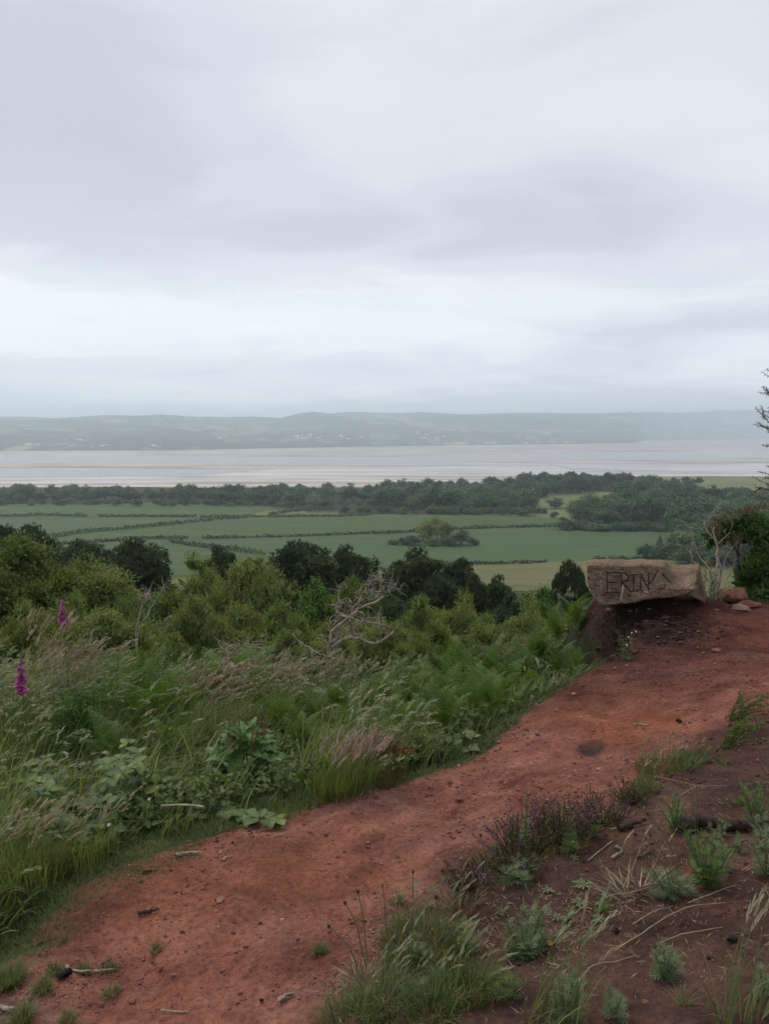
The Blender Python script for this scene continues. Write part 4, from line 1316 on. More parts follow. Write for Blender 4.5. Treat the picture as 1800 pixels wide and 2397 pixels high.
V_UMB = umbrella_pine()
HILL = [  # px, py_top, width px, Y, variant, name, label, category
    (45, 1246, 290, 21, V_GOLD[0], 'broadleaf_tree', 'big yellow green tree cut by the left edge of the photo'),
    (20, 1226, 120, 62, V_PINE[0], 'pine_tree', 'dark pine at the left edge rising behind the yellow green tree'),
    (82, 1222, 110, 66, V_PINE[1], 'pine_tree', 'dark round topped pine second from the left edge'),
    (232, 1292, 240, 24, V_WILLOW[0], 'broadleaf_tree', 'broad olive green sallow left of the first gap in the trees'),
    (150, 1275, 90, 88, V_PINE[2], 'pine_tree', 'low pine crown just under the dark hedge at the left'),
    (212, 1260, 120, 84, V_PINE[0], 'pine_tree', 'ragged low pine left of the tall spiky one'),
    (330, 1254, 135, 60, V_PINE[1], 'pine_tree', 'tall spiky dark pine between the sallow and the birch'),
    (455, 1288, 160, 30, V_BIRCH[0], 'broadleaf_tree', 'mid green birch right of the tall spiky pine'),
    (522, 1272, 70, 72, V_PINE[2], 'pine_tree', 'small dark pine peeping between the birch and the grey green sallow'),
    (596, 1290, 190, 25, V_WILLOW[1], 'broadleaf_tree', 'tall grey green sallow left of the widest pine'),
    (706, 1264, 150, 58, V_PINE[0], 'pine_tree', 'widest dark pine in the centre of the hillside'),
    (812, 1270, 95, 64, V_PINE[1], 'pine_tree', 'narrow dark pine right of the widest pine'),
    (875, 1298, 120, 68, V_DARK[0], 'broadleaf_tree', 'dull dark tree behind the tip of the dead tree'),
    (983, 1280, 118, 58, V_PINE[2], 'pine_tree', 'dark pine below the field copse'),
    (1072, 1302, 84, 54, V_PINE[0], 'pine_tree', 'dark pine right of the one below the copse'),
    (1108, 1338, 56, 50, V_PINE[1], 'pine_tree', 'small pine filling the side of the pine right of the copse'),
    (1166, 1344, 70, 52, V_PINE[2], 'pine_tree', 'small pointed pine in front of the hay meadow'),
    (940, 1330, 90, 60, V_PINE[1], 'pine_tree', 'low pine left of the pine below the field copse'),
    (1030, 1345, 90, 48, V_PINE[0], 'pine_tree', 'low dark pine in front between the two tall pines'),
    (1325, 1297, 125, 56, V_UMB, 'pine_tree', 'open umbrella pine with bare trunks showing, left of the boulder'),
    (742, 1345, 120, 36, V_HAZEL[0], 'broadleaf_tree', 'bright green tree in front of the widest pine'),
    (832, 1340, 110, 31, V_BIRCH[1], 'broadleaf_tree', 'olive birch behind the top of the dead tree'),
    (905, 1362, 110, 44, V_DARK[0], 'broadleaf_tree', 'dark shady tree right of the dead tree'),
    (985, 1390, 120, 27, V_BIRCH[0], 'broadleaf_tree', 'mid green birch right of the dead tree'),
    (1085, 1384, 170, 22, V_WILLOW[0], 'shrub', 'grey green sallow bush in the centre right, topmost of the shrubs'),
    (1190, 1376, 120, 34, V_DARK[0], 'broadleaf_tree', 'dark tree below the small pointed pine'),
    (1262, 1370, 150, 38, V_HAZEL[1], 'broadleaf_tree', 'fresh green bushy tree below the umbrella pine'),
    (1240, 1400, 190, 19, V_WILLOW[1], 'shrub', 'grey green sallow bush left of the boulder'),
    (1345, 1420, 120, 15, V_WILLOW[0], 'shrub', 'thin grey shrub close beside the boulder'),
    (170, 1385, 170, 15, V_BIRCH[1], 'shrub', 'dull green shrub behind the far foxglove'),
    (75, 1400, 170, 16, V_WILLOW[1], 'shrub', 'dark shrub behind the near foxglove at the left edge'),
    (300, 1395, 150, 17, V_WILLOW[0], 'shrub', 'dark olive shrub behind the dead stalks'),
    (458, 1385, 170, 15.5, V_BIRCH[0], 'shrub', 'pale leaved shrub right of the dead stalks'),
    (560, 1400, 160, 17, V_WILLOW[1], 'shrub', 'grey shrub between the pale shrub and the dead tree'),
    (668, 1400, 190, 17.5, V_WILLOW[0], 'shrub', 'rounded grey green sallow left of the dead tree'),
    (760, 1450, 140, 19, V_BIRCH[1], 'shrub', 'shrub behind the trunk of the dead tree'),
    (900, 1440, 170, 17, V_WILLOW[1], 'shrub', 'olive shrub right of the dead tree trunk'),
    (1010, 1450, 180, 15, V_BIRCH[0], 'shrub', 'pale leaved shrub in the centre above the tall grass'),
    (1130, 1455, 190, 14, V_WILLOW[0], 'shrub', 'wide greyish shrub above the ferns'),
    (1260, 1470, 170, 12.5, V_BIRCH[1], 'shrub', 'low leafy shrub above the bracken by the mound'),
    (1350, 1480, 100, 11, V_WILLOW[1], 'shrub', 'thin twiggy shrub hard against the mound'),
    (400, 1480, 150, 13, V_WILLOW[1], 'shrub', 'low shrub behind the first bracken on the left'),
    (1430, 1380, 120, 26, V_DARK[0], 'shrub', 'dark bush hidden low behind the boulder'),
    (1560, 1385, 170, 30, V_HAZEL[0], 'shrub', 'green bush low behind the boulder on its right'),
    (1700, 1375, 200, 32, V_DARK[0], 'shrub', 'dark bush low behind the gorse'),
]
for i_, (px, pt, wpx, Y, var, nm, lab) in enumerate(HILL):
    if nm == 'shrub' and var in (V_WILLOW[0], V_WILLOW[1], V_BIRCH[0], V_BIRCH[1]): var = V_SHRUB[i_ % 3]
    if nm == 'pine_tree' and var is not V_UMB: wpx *= 1.22
    b0 = onY(px, Y)
    b0.z = ground0(b0.x, b0.y)[0]
    top = VP(px, pt, Y).z
    w = wpx / 1650 * Y * 1.12
    h = max(top - b0.z, w * (.85 if nm == 'shrub' else .5))
    place_tree(nm, var, (b0.x, b0.y, top - h), w, h, lab, 'shrub' if nm == 'shrub' else 'tree', rz=random.uniform(0, 6.28) if var is not V_UMB else .2)
# filler growth further down the slope
FILL = []
for k in range(74):
    px = R.uniform(-140, 1900); Y = R.choice([R.uniform(12, 20), R.uniform(20, 45), R.uniform(45, 120)])
    env = np.interp(px, [-140, 100, 350, 560, 760, 900, 1130, 1300, 1450, 1900], [1330, 1340, 1380, 1400, 1400, 1410, 1395, 1400, 1385, 1400])
    env += 60 * (Y < 20) + R.uniform(0, 60)
    b0 = onY(px, Y); zt = VP(px, env, Y).z
    b0.z = ground0(b0.x, b0.y)[0]
    h = min(zt - b0.z, 9)
    if h < .8: continue
    w = h * R.uniform(.9, 1.2)
    var = [V_SHRUB[0], V_SHRUB[1], V_DARK[0] if Y > 24 else V_SHRUB[1], V_SHRUB[2]][k % 4]
    place_tree('shrub', var, b0, w, h, ('low ' if h < 3 else 'tall ') + ('near ' if Y < 20 else 'middle ' if Y < 45 else 'far ') + ('grey green', 'olive', 'dark', 'grey green')[k % 4] + ' scrub bush, ' + lm(px).replace('above', 'below'), 'shrub', 'scrub bushes on the lower slope')

# ================================================================== THE BOULDER AND THE MOUND
CO, CS = (1350.0, 1280.0), 0.21072       # crop in which the boulder was measured


def cc(x, y):
    return CO[0] + x * CS, CO[1] + y * CS


TOPL = [(110, 212), (125, 196), (180, 187), (560, 205), (700, 196), (850, 193), (900, 200), (980, 215), (1030, 268), (1060, 280), (1130, 270), (1235, 250), (1335, 233), (1350, 240), (1385, 385), (1420, 560), (1430, 600)]
BOTL = [(110, 385), (125, 425), (150, 485), (210, 592), (235, 668), (350, 655), (470, 635), (640, 625), (760, 590), (860, 573), (1100, 560), (1200, 548), (1285, 560), (1350, 585), (1430, 640)]
xs = np.linspace(112, 1428, 240)
tp = np.interp(xs, [p[0] for p in TOPL], [p[1] for p in TOPL]); bt = np.interp(xs, [p[0] for p in BOTL], [p[1] for p in BOTL])
bt += 9 * fbm(xs / 60, xs * 0, oct=3, s=90); tp += 4 * fbm(xs / 50, xs * 0 + 5, oct=3, s=91)
STROKES = [[(332, 285), (335, 515)], [(330, 291), (440, 288), (545, 294)], [(335, 398), (445, 400)], [(270, 543), (328, 512), (465, 508)],
           [(490, 302), (493, 430)], [(545, 300), (572, 345), (560, 378), (500, 392)], [(500, 392), (580, 490)], [(630, 315), (625, 492)], [(588, 318), (685, 310)], [(580, 498), (680, 490)],
           [(708, 303), (703, 485)], [(708, 305), (795, 480)], [(793, 303), (795, 480)]]


def seg_d(X, Y, lines):
    best = np.full(X.shape, 1e9)
    for ln in lines:
        for (x0, y0), (x1, y1) in zip(ln[:-1], ln[1:]):
            dx, dy = x1 - x0, y1 - y0
            t_ = np.clip(((X - x0) * dx + (Y - y0) * dy) / (dx * dx + dy * dy), 0, 1)
            best = np.minimum(best, np.hypot(X - x0 - t_ * dx, Y - y0 - t_ * dy))
    return best


NF, NT, NBK, NB = 110, 16, 8, 18
YF = 7.12
mloc = MB()
colsV = []; wh = []; ct = []
tF = np.linspace(0, 1, NF)
Xg = np.repeat(xs[:, None], NF, 1); Yg = bt[:, None] + (tp - bt)[:, None] * tF[None]
off = np.zeros_like(Xg)
off += 0.10 * ((560 - Yg) / 380)                                     # leans back a little
rid = 1345 - (Yg - 240) * .24                                        # ridge of the right hand lobe
off += np.clip(Xg - rid, 0, None) / 90 * .10
lobe = sstep(960, 1060, Xg)
off += lobe * np.clip(470 - Yg, 0, None) / 240 * .26 * (Xg < rid + 40)
off += .05 * sstep(240, 110, Xg) * 1.0
off -= .05 * np.exp(-((Xg - 905) / 75) ** 2 - ((Yg - 440) / 60) ** 2)
# fracture lines
crk = seg_d(Xg, Yg, [[(890, 270), (840, 370), (800, 410)], [(950, 310), (1000, 370), (1040, 400)], [(900, 480), (960, 470), (975, 420)], [(1280, 490), (1220, 540)], [(560, 555), (590, 552)]])
off += .022 * np.exp(-(crk / 8) ** 2)
ld = seg_d(Xg, Yg, STROKES)
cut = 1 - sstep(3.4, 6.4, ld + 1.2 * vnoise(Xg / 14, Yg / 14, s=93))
off += .026 * cut
off += .030 * fbm(Xg / 190, Yg / 150, oct=3, s=94) + .012 * fbm(Xg / 45, Yg / 32, oct=4, s=95) * (1 - .7 * cut) + .010 * np.maximum(fbm(Xg / 16, Yg / 9, oct=3, s=96), 0) * (1 - .9 * cut)
edge_round = (np.minimum(tF, 1 - tF) * (bt - tp).mean())
off += .018 * np.exp(-(np.minimum(tF[None] * (bt - tp)[:, None], (1 - tF)[None] * (bt - tp)[:, None]) / 9) ** 2)
pxg, pyg = CO[0] + Xg * CS, CO[1] + Yg * CS
Fr = P(pxg.ravel(), pyg.ravel(), (YF + off).ravel()).reshape(len(xs), NF, 3)
white = np.maximum.reduce([.75 * (1 - sstep(3, 9, seg_d(Xg, Yg, [[(512, 432), (505, 500), (488, 570), (484, 608)]]) + 5 * vnoise(Xg / 9, Yg / 9, s=96))),
                           .35 * (1 - sstep(2, 6, seg_d(Xg, Yg, [[(268, 380), (270, 490)], [(265, 290), (266, 320)], [(178, 395), (180, 440)], [(610, 230), (612, 270)], [(702, 450), (706, 490)]]) + 3 * vnoise(Xg / 9, Yg / 9, s=97))),
                           .5 * (1 - sstep(14, 30, np.hypot(Xg - 762, (Yg - 492) * 1.3) + 14 * vnoise(Xg / 12, Yg / 12, s=98)))])
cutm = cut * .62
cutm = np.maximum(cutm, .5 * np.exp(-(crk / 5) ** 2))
# top, back and underside
dep = 0.52 - .25 * sstep(1300, 1460, xs) - .1 * sstep(300, 110, xs)
dep += .05 * fbm(xs / 120, xs * 0, oct=3, s=99)
ring = [Fr]
wlist = [white]; clist = [cutm]
Tf = Fr[:, -1]; Bf = Fr[:, 0]
u = np.linspace(0, 1, NT + 1)[1:]
Tp = Tf[:, None] + np.stack([np.zeros((len(xs), NT)), u[None] * dep[:, None], (.02 * np.sin(u * PI) - .06 * u ** 2)[None] * np.ones((len(xs), 1))], -1)
dxr = (Tf[:, 0] / Tf[:, 1] * 1.05)[:, None]
Tp[..., 0] += u[None] * dep[:, None] * dxr
Tp[..., 2] += .012 * fbm(Tp[..., 0] * 8, Tp[..., 1] * 8, oct=3, s=100)
Bb = Bf + np.stack([dep * .95 * Bf[:, 0] / Bf[:, 1] * 1.05, dep * .95, .02 + .04 * np.ones(len(xs))], -1)
u = np.linspace(0, 1, NBK + 1)[1:]
Bk = Tp[:, -1:, :] * (1 - u[None, :, None]) + Bb[:, None] * u[None, :, None]
u = np.linspace(0, 1, NB + 1)[1:-1]
Un = Bb[:, None] * (1 - u[None, :, None]) + Bf[:, None] * u[None, :, None]
Un[..., 2] += .02 * fbm(Un[..., 0] * 9, Un[..., 1] * 9, oct=3, s=101) + .03 * np.sin(u * PI)[None]
ringv = np.concatenate([Fr, Tp, Bk, Un], 1)
nv = ringv.shape[1]
z0_ = np.zeros((len(xs), nv - NF))
V = ringv.reshape(-1, 3)
cen = V.mean(0)
me = None
mloc.add(V - cen, Q=grid_quads(len(xs), nv, True))
e0 = ringv[0].mean(0) - cen; e1 = ringv[-1].mean(0) - cen
base0 = np.arange(nv); b1 = (len(xs) - 1) * nv + np.arange(nv)
mloc.v.append(np.array([e0, e1])); k0, k1 = mloc.n, mloc.n + 1; mloc.n += 2
mloc.t.append(np.array([[base0[i], base0[(i + 1) % nv], k0] for i in range(nv)] + [[b1[(i + 1) % nv], b1[i], k1] for i in range(nv)]))
mloc.ta.append(np.full(2 * nv, .5)); mloc.tm.append(np.zeros(2 * nv, int))
me = mloc.mesh('boulder', M['rock'])
for nm, A0 in (('white', white), ('cut', cutm)):
    full = np.concatenate([A0, z0_], 1).ravel()
    at = me.attributes.new(nm, 'FLOAT', 'POINT'); at.data.foreach_set('value', np.r_[full, 0, 0].astype(np.float32))
o = obj('boulder', me, loc=cen)
tag(o, 'large sandstone boulder with the name ERIN carved in it, on top of the red mound', 'boulder')


def stone(name, px, py, size, seed, mat_, lab, sink=.35, Y=None, rz=0, cat='stone', group=None, sub=2, up=0):
    p = G(px, py) if Y is None else VP(px, py, Y)
    d = p[1]
    if not hasattr(size, '__len__'): size = (size, size * .8, size * .55)
    sz = [s_ / 1650 * d / 2 for s_ in size]
    o = obj(name, rock_mesh(name, M[mat_], sz, seed, sub), loc=(p[0], p[1] + sz[1] * .3, p[2] + sz[2] * (1 - sink) + up), rot=(0, 0, rz))
    return tag(o, lab, cat, group)


stone('stone', 1722, 1414, (74, 60, 44), 3, 'redstone', 'flat topped red sandstone block right of the boulder', sub=3, sink=.2)
stone('stone', 1700, 1408, (40, 40, 40), 4, 'tanstone', 'rounded end of the block nearest the boulder', sub=3, sink=.3)
stone('stone', 1760, 1424, (60, 50, 20), 5, 'redstone', 'low slab at the right of the red sandstone block', sub=3, sink=.3)
stone('stone', 1735, 1432, (64, 40, 22), 6, 'tanstone', 'pale slab half buried below the red sandstone block', sub=3, sink=.35)
for i, (x, y, w, h, mt, lab) in enumerate([
    (360, 715, 110, 40, 'tanstone', 'tan stone wedged under the left end of the boulder'), (590, 725, 70, 30, 'tanstone', 'flat tan stone under the middle of the boulder'),
    (400, 765, 60, 24, 'redstone', 'reddish stone below the wedged tan stone'), (800, 700, 60, 26, 'greystone', 'greyish stone in the dark soil under the boulder'),
    (1080, 640, 44, 20, 'greystone', 'small grey stone in the shadow under the boulder, right of middle'), (1460, 615, 60, 34, 'redstone', 'orange red stone at the foot of the right end of the boulder'),
    (1345, 945, 50, 20, 'redstone', 'thin dark stone on the mound below the boulder'), (1605, 920, 26, 70, 'tanstone', 'upright narrow tan stone at the right on the mound'),
    (1545, 1165, 130, 40, 'redstone', 'flat dark slab lying on the mound'), (1545, 712, 70, 30, 'tanstone', 'pinkish stone on the crest right of the boulder'),
    (660, 715, 26, 34, 'greystone', 'small upright pale stone under the boulder'), (1150, 960, 60, 22, 'redstone', 'brown stone low in the dark bank'),
    (900, 1010, 70, 26, 'redstone', 'red stone in the middle of the dark bank'), (1340, 1125, 34, 20, 'tanstone', 'small tan stone where the bank meets the mound'),
    (1520, 1110, 50, 40, 'redstone', 'blocky red stone above the flat dark slab')]):
    px, py = cc(x, y)
    stone('stone', px, py, (w * CS, w * CS * .7, h * CS), 20 + i, mt, lab, sink=.3)

# stones and sticks on the path and on the bank
for i, (px, py, w, h, mt, lab) in enumerate([
    (1075, 1877, 24, 16, 'redstone', 'round brown stone alone on the upper path'), (1330, 2162, 30, 26, 'blackstone', 'black lump of charcoal on the bank'),
    (1441, 2185, 22, 14, 'blackstone', 'smaller black lump right of the charcoal'), (1712, 2205, 34, 18, 'blackstone', 'pointed dark stone near the right edge of the bank'),
    (375, 2274, 16, 14, 'redstone', 'dark red round stone on the lower path'), (406, 2286, 16, 10, 'greystone', 'pale grey pebble beside the dark red stone'),
    (310, 2348, 22, 10, 'redstone', 'brick red stone near the bottom of the path'), (612, 2347, 14, 10, 'blackstone', 'small dark stone at the bottom of the path'),
    (1658, 2245, 12, 8, 'blackstone', 'tiny black stone on the dark bank'), (1447, 1993, 26, 16, 'greystone', 'grey brown stone beside the bark strip'),
    (516, 2112, 30, 10, 'tanstone', 'flat pinkish flake in the middle of the path'), (860, 1976, 18, 9, 'redstone', 'red flake on the upper path'),
    (930, 2007, 10, 8, 'redstone', 'small dark pebble on the upper path, below the flake'), (575, 2218, 18, 8, 'redstone', 'flat red flake lower on the path'),
    (1258, 1722, 18, 12, 'greystone', 'pale grey stone near the crest of the path'), (1705, 1700, 14, 9, 'redstone', 'small stone by the creeping broom'),
    (860, 1985, 14, 8, 'redstone', 'dark crumb beside the red flake'), (1588, 1693, 16, 12, 'blackstone', 'small dark stone on the mound by the dry stick'),
    (545, 1975, 9, 7, 'blackstone', 'tiny dark stone by the upper left stick'), (1745, 2130, 16, 9, 'redstone', 'reddish stone near the right edge'),
    (1510, 2350, 24, 9, 'redstone', 'half buried stone at the bottom of the bank'), (335, 2250, 12, 7, 'redstone', 'small stone left of the dark red round stone')]):
    stone('stone', px, py, (w, w * .8, h), 60 + i, mt, lab, sink=.25)


def stick(name, pts, r0, r1, mat_, lab, lift=.004, cat='stick', group=None, k=6, up=None, twigs=0):
    ps = [G(a, b) for a, b in pts]
    o0 = ps[0].copy()
    P_ = np.array([p - o0 for p in ps]); P_[:, 2] += lift + r0
    if up is not None: P_[:, 2] += np.array(up)
    rs = np.random.RandomState(int(abs(pts[0][0])) + 1)
    l_ = smooth_line(P_, 18, r0 * .25, rs)
    b = MB(); tube(b, l_, np.linspace(r0, r1, len(l_)) * rs.uniform(.8, 1.2, len(l_)), k)
    for _ in range(twigs):
        i = rs.randint(2, len(l_) - 2)
        tube(b, [l_[i], l_[i] + rs.normal(size=3) * .02 + [0, 0, .01]], [r0 * .4, r0 * .15], 4)
    me_ = b.mesh(name, M[mat_])
    return tag(obj(name, me_, loc=o0), lab, cat, group)


stick('stick', [(412, 2009), (440, 2002), (475, 2001)], .009, .004, 'deadwood', 'pale bent stick on the left side of the upper path', twigs=1)
stick('stick', [(522, 2018), (530, 2010), (542, 2007)], .004, .003, 'deadwood', 'short pale twig right of the bent stick')
stick('stick', [(322, 2143), (350, 2139), (374, 2134)], .008, .004, 'darkwood', 'brown stick in the middle left of the path')
stick('stick', [(140, 2294), (165, 2284)], .012, .011, 'blackstone', 'short black stick on the lower left path')
stick('stick', [(155, 2268), (180, 2277), (225, 2277), (268, 2274)], .004, .003, 'deadwood', 'long thin pale twig above the black stick')
stick('stick', [(60, 2230), (100, 2210), (132, 2200)], .004, .002, 'darkwood', 'thin dark twig at the left edge of the path')
stick('stick', [(378, 2369), (410, 2372), (440, 2372)], .003, .002, 'straw', 'straw coloured twig near the bottom of the path')
stick('stick', [(655, 2350), (670, 2338), (690, 2332)], .008, .003, 'deadwood', 'broken twig near the bottom centre of the path')
stick('stick', [(335, 2046), (350, 2044), (368, 2041)], .006, .004, 'darkwood', 'dark twig below the grassy edge of the path')
stick('stick', [(0, 2362), (18, 2368), (32, 2369)], .007, .005, 'deadwood', 'stick end poking in at the lower left edge')
stick('stick', [(1033, 2043), (1050, 2042), (1072, 2040)], .005, .003, 'darkwood', 'small dark stick left of the heather')
stick('stick', [(640, 1961), (655, 1959), (664, 1958)], .005, .003, 'deadwood', 'small twig by the bramble runner')
stick('stick', [(1482, 1700), (1495, 1698), (1512, 1700)], .006, .003, 'deadwood', 'dry stick on the mound near the orange patch')
stick('bark_strip', [(1448, 1946), (1475, 1940), (1510, 1929)], .014, .008, 'darkwood', 'dark strip of bark lying on the bank', cat='bark')
stick('stick', [(1428, 1945), (1450, 1942)], .004, .003, 'straw', 'pale splinter at the left end of the bark strip')
stick('stick', [(1432, 2014), (1456, 1998)], .006, .006, 'deadwood', 'short cut twig pointing up to the right on the bank')
stick('stick', [(1376, 2018), (1404, 1995), (1432, 1972)], .003, .002, 'deadwood', 'thin straight twig slanting across the bank')
stick('log', [(1590, 1950), (1640, 1940), (1700, 1946), (1760, 1948)], .028, .020, 'darkwood', 'dark fallen branch behind the leafy weeds on the right', cat='branch', k=8)
stick('stick', [(1488, 2011), (1505, 2008), (1530, 1995)], .005, .003, 'darkwood', 'dark twig beside the grey leaf at the bank middle')
for pts, r, lab in (([(1438, 2230), (1500, 2195), (1560, 2158), (1620, 2130), (1698, 2117)], .0032, 'long thick dry grass stalk lying across the bank'),
                    ([(1543, 2212), (1590, 2200), (1640, 2190), (1690, 2175)], .003, 'thin dry stalk below the long thick one'), ([(1608, 2118), (1660, 2105), (1722, 2074)], .0028, 'dry stalk right of the big leafy weed'),
                    ([(1392, 2122), (1430, 2105), (1480, 2098), (1520, 2080)], .003, 'dry stalk left of the big leafy weed'), ([(1352, 2300), (1390, 2270), (1440, 2262), (1490, 2240)], .003, 'dry grass stalk low on the bank'),
                    ([(1592, 1865), (1630, 1850), (1700, 1842)], .003, 'curved dry stem in the upper bank'), ([(1520, 1818), (1580, 1835), (1640, 1845)], .003, 'dry stem under the dry grass tuft'),
                    ([(1365, 2126), (1385, 2132)], .004, 'short straw left of the small green seedling'), ([(1480, 2168), (1530, 2145), (1575, 2125)], .003, 'faint dry stem in the middle of the bank')):
    stick('dry_stalk', pts, r * .75, r * .4, 'straw', lab, up=[.012 * math.sin(PI * i / (len(pts) - 1)) for i in range(len(pts))], cat='stalk')

# crumbs of rock strewn over the path and the bank: more than anyone could count
IV, IF = ico(0)
nb = 8500
ppx, ppy = R.uniform(-40, 1840, nb * 2), 1500 + 897 * R.rand(nb * 2) ** .8
dd = ray(ppx, ppy); kk = -1.93 / dd[:, 2]
X, Y = dd[:, 0] * kk, dd[:, 1] * kk
sel = (sdist(X, Y, EDGE) < .03) & (R.rand(len(X)) < .15 + .85 * sstep(-.2, .35, fbm(X * 2.3, Y * 2.3, oct=3, s=37)))
X, Y = X[sel][:nb], Y[sel][:nb]
bk = sdist(X, Y, BANK) < 0
Z = ground(X, Y)
sz = np.clip(R.lognormal(-5.6, .55, len(X)), .0012, .013) * np.clip(Y / 3, .75, 2.0)
gm = MB()
J = 1 + R.uniform(-.3, .3, (len(X), 12, 3))
Vt = IV[None] * J * (sz[:, None, None] * np.array([1, .8, .55])) + np.stack([X, Y, Z + sz * .25], -1)[:, None]
F_ = (np.arange(len(X)) * 12)[:, None, None] + IF[None]
gm.add(Vt.reshape(-1, 3), T=F_.reshape(-1, 3), a=np.repeat(np.clip(R.normal(.45, .22, len(X)) - .25 * bk, 0, 1), 20))
M['crumb'] = leaf_mat('crumbled_sandstone', [(.040, .020, .016), (.130, .052, .038), (.230, .105, .075), (.380, .240, .190)], 0, rough=.9, orand=0)
tag(obj('gravel', gm.mesh('gravel', M['crumb'], smooth=False)), 'crumbs of red sandstone scattered over path and bank', kind='stuff')

# clods and bits of rock sticking out of the dark bank
n = 900
X = R.uniform(2.0, 3.35, n); Y = R.uniform(6.35, 7.5, n)
m = (sdist(X, Y, EDGE) < -.02) & (R.rand(n) < .9 * np.exp(-((X - 2.55) / .7) ** 4) + .1); X, Y = X[m], Y[m]; n = len(X)
Z = ground(X, Y); sz = np.clip(R.lognormal(-4.45, .45, n), .005, .035)
J = 1 + R.uniform(-.35, .35, (n, 12, 3))
Vt = IV[None] * J * (sz[:, None, None] * np.array([1.4, .9, .55])) + np.stack([X, Y, Z + sz * .1], -1)[:, None]
cm = MB(); cm.add(Vt.reshape(-1, 3), T=((np.arange(n) * 12)[:, None, None] + IF[None]).reshape(-1, 3), a=np.repeat(np.clip(R.normal(.35, .25, n), 0, 1), 20))
M['clod'] = leaf_mat('dark_clods', [(.010, .007, .006), (.030, .017, .014), (.070, .035, .026), (.130, .075, .055)], 0, rough=.95, orand=0)
tag(obj('clods', cm.mesh('clods', M['clod'], smooth=False)), 'dark clods and bits of rock in the bank under the boulder', kind='stuff')

# ================================================================== GRASSES AND HERBS OF THE SLOPE
def spots(n, x0=-160, x1=1480, y0=2.3, y1=13.0, emin=0.0, emax=99):
    """spots beyond the edge of the path, as thick in the distance as they look near by"""
    px = R.uniform(x0, x1, n * 3)
    Y = 1 / R.uniform(1 / y1, 1 / y0, n * 3)
    X = (px - 900) / 1650 * Y * 1.03
    e = sdist(X, Y, EDGE)
    ok = (e > emin) & (e < emax)
    X, Y, e = X[ok][:n], Y[ok][:n], e[ok][:n]
    return X, Y, ground(X, Y), e


FERN_AT = []   # px, py of the top, Y, size, label
FERNS = [(520, 1540, 7.2, 1.0), (575, 1548, 7.6, 1.0), (470, 1556, 7.0, .8), (610, 1572, 7.0, .7), (330, 1530, 7.6, .8), (270, 1545, 7.0, .8), (390, 1555, 7.5, .7),
         (1300, 1500, 8.6, 1.0), (1345, 1525, 7.8, 1.0), (1260, 1512, 8.4, 1.0), (1225, 1540, 8.0, .9), (1310, 1555, 7.4, .9), (1190, 1560, 7.6, .9), (1350, 1560, 7.0, .7),
         (1085, 1572, 7.4, 1.1), (1130, 1600, 6.8, .9), (1050, 1590, 7.0, .9), (1200, 1615, 6.6, .9), (1250, 1600, 6.7, .8), (960, 1590, 7.0, .9), (905, 1610, 6.6, .9), (1010, 1640, 6.0, .9), (1090, 1650, 5.8, .9),
         (1170, 1650, 5.7, .8), (950, 1660, 5.8, .8), (1045, 1700, 5.1, .9), (1150, 1712, 5.2, .7), (980, 1720, 5.1, .7), (860, 1600, 7.0, .7), (790, 1600, 7.2, .8), (700, 1610, 7.0, .7), (1110, 1690, 5.4, .7), (430, 1590, 6.4, .6),
         (1060, 1540, 8.6, .8), (1150, 1520, 9.0, .8), (980, 1560, 8.6, .8),
         (230, 1575, 6.4, .8), (310, 1600, 5.8, .7), (360, 1570, 6.4, .8), (660, 1640, 5.9, .8), (740, 1630, 6.2, .8), (820, 1650, 5.8, .8), (700, 1690, 5.2, .7), (380, 1690, 4.9, .6), (880, 1690, 5.4, .8), (250, 1690, 4.6, .6)]
fern_xy = np.array([[(p[0] - 900) / 1650 * p[2] * 1.04, p[2]] for p in FERNS])


def fern_near(X, Y, r=.42):
    return np.min(np.hypot(X[:, None] - fern_xy[None, :, 0], Y[:, None] - fern_xy[None, :, 1]), 1) < r


# spots kept free of tall grass so that other plants show: px, Y, radius
KEEP = [(570, 4.35, .36), (560, 3.95, .26), (640, 4.0, .24), (180, 3.35, .26), (280, 3.4, .22), (360, 3.65, .24), (1060, 4.9, .3), (920, 4.4, .2), (175, 5.0, .38), (60, 4.6, .12), (150, 5.8, .12), (300, 3.5, .2)]
keep_xy = np.array([[(p[0] - 900) / 1650 * p[1] * 1.04, p[1], p[2]] for p in KEEP])


def kept(X, Y):
    return np.any(np.hypot(X[:, None] - keep_xy[None, :, 0], Y[:, None] - keep_xy[None, :, 1]) < keep_xy[None, :, 2], 1)


# undergrowth: leaves of every kind under and between the grasses
ug = MB()
X, Y, Z, e = spots(34000, emin=.28)
hh = np.where(e < .45, .05 + .3 * e, .22) * (.5 + .9 * (fbm(X * 1.1, Y * 1.1, oct=3, s=111) + .45).clip(0, 1))
z = Z + hh * R.rand(len(X)) ** .6
n = len(X)
rhombi(ug, np.c_[X, Y, z], unit(rdir(n, R) * [1, 1, .5] + [.1, -.15, .1]), unit(rdir(n, R) * .7 + [0, -.3, .8]), R.uniform(.03, .085, n) * np.clip(Y / 5, .7, 1.4), R.uniform(.018, .05, n) * np.clip(Y / 5, .7, 1.4),
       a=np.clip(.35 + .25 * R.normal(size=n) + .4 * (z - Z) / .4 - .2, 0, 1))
tag(obj('undergrowth', ug.mesh('undergrowth', M['herb'])), 'tangled low leaves under the tall grass', kind='stuff')

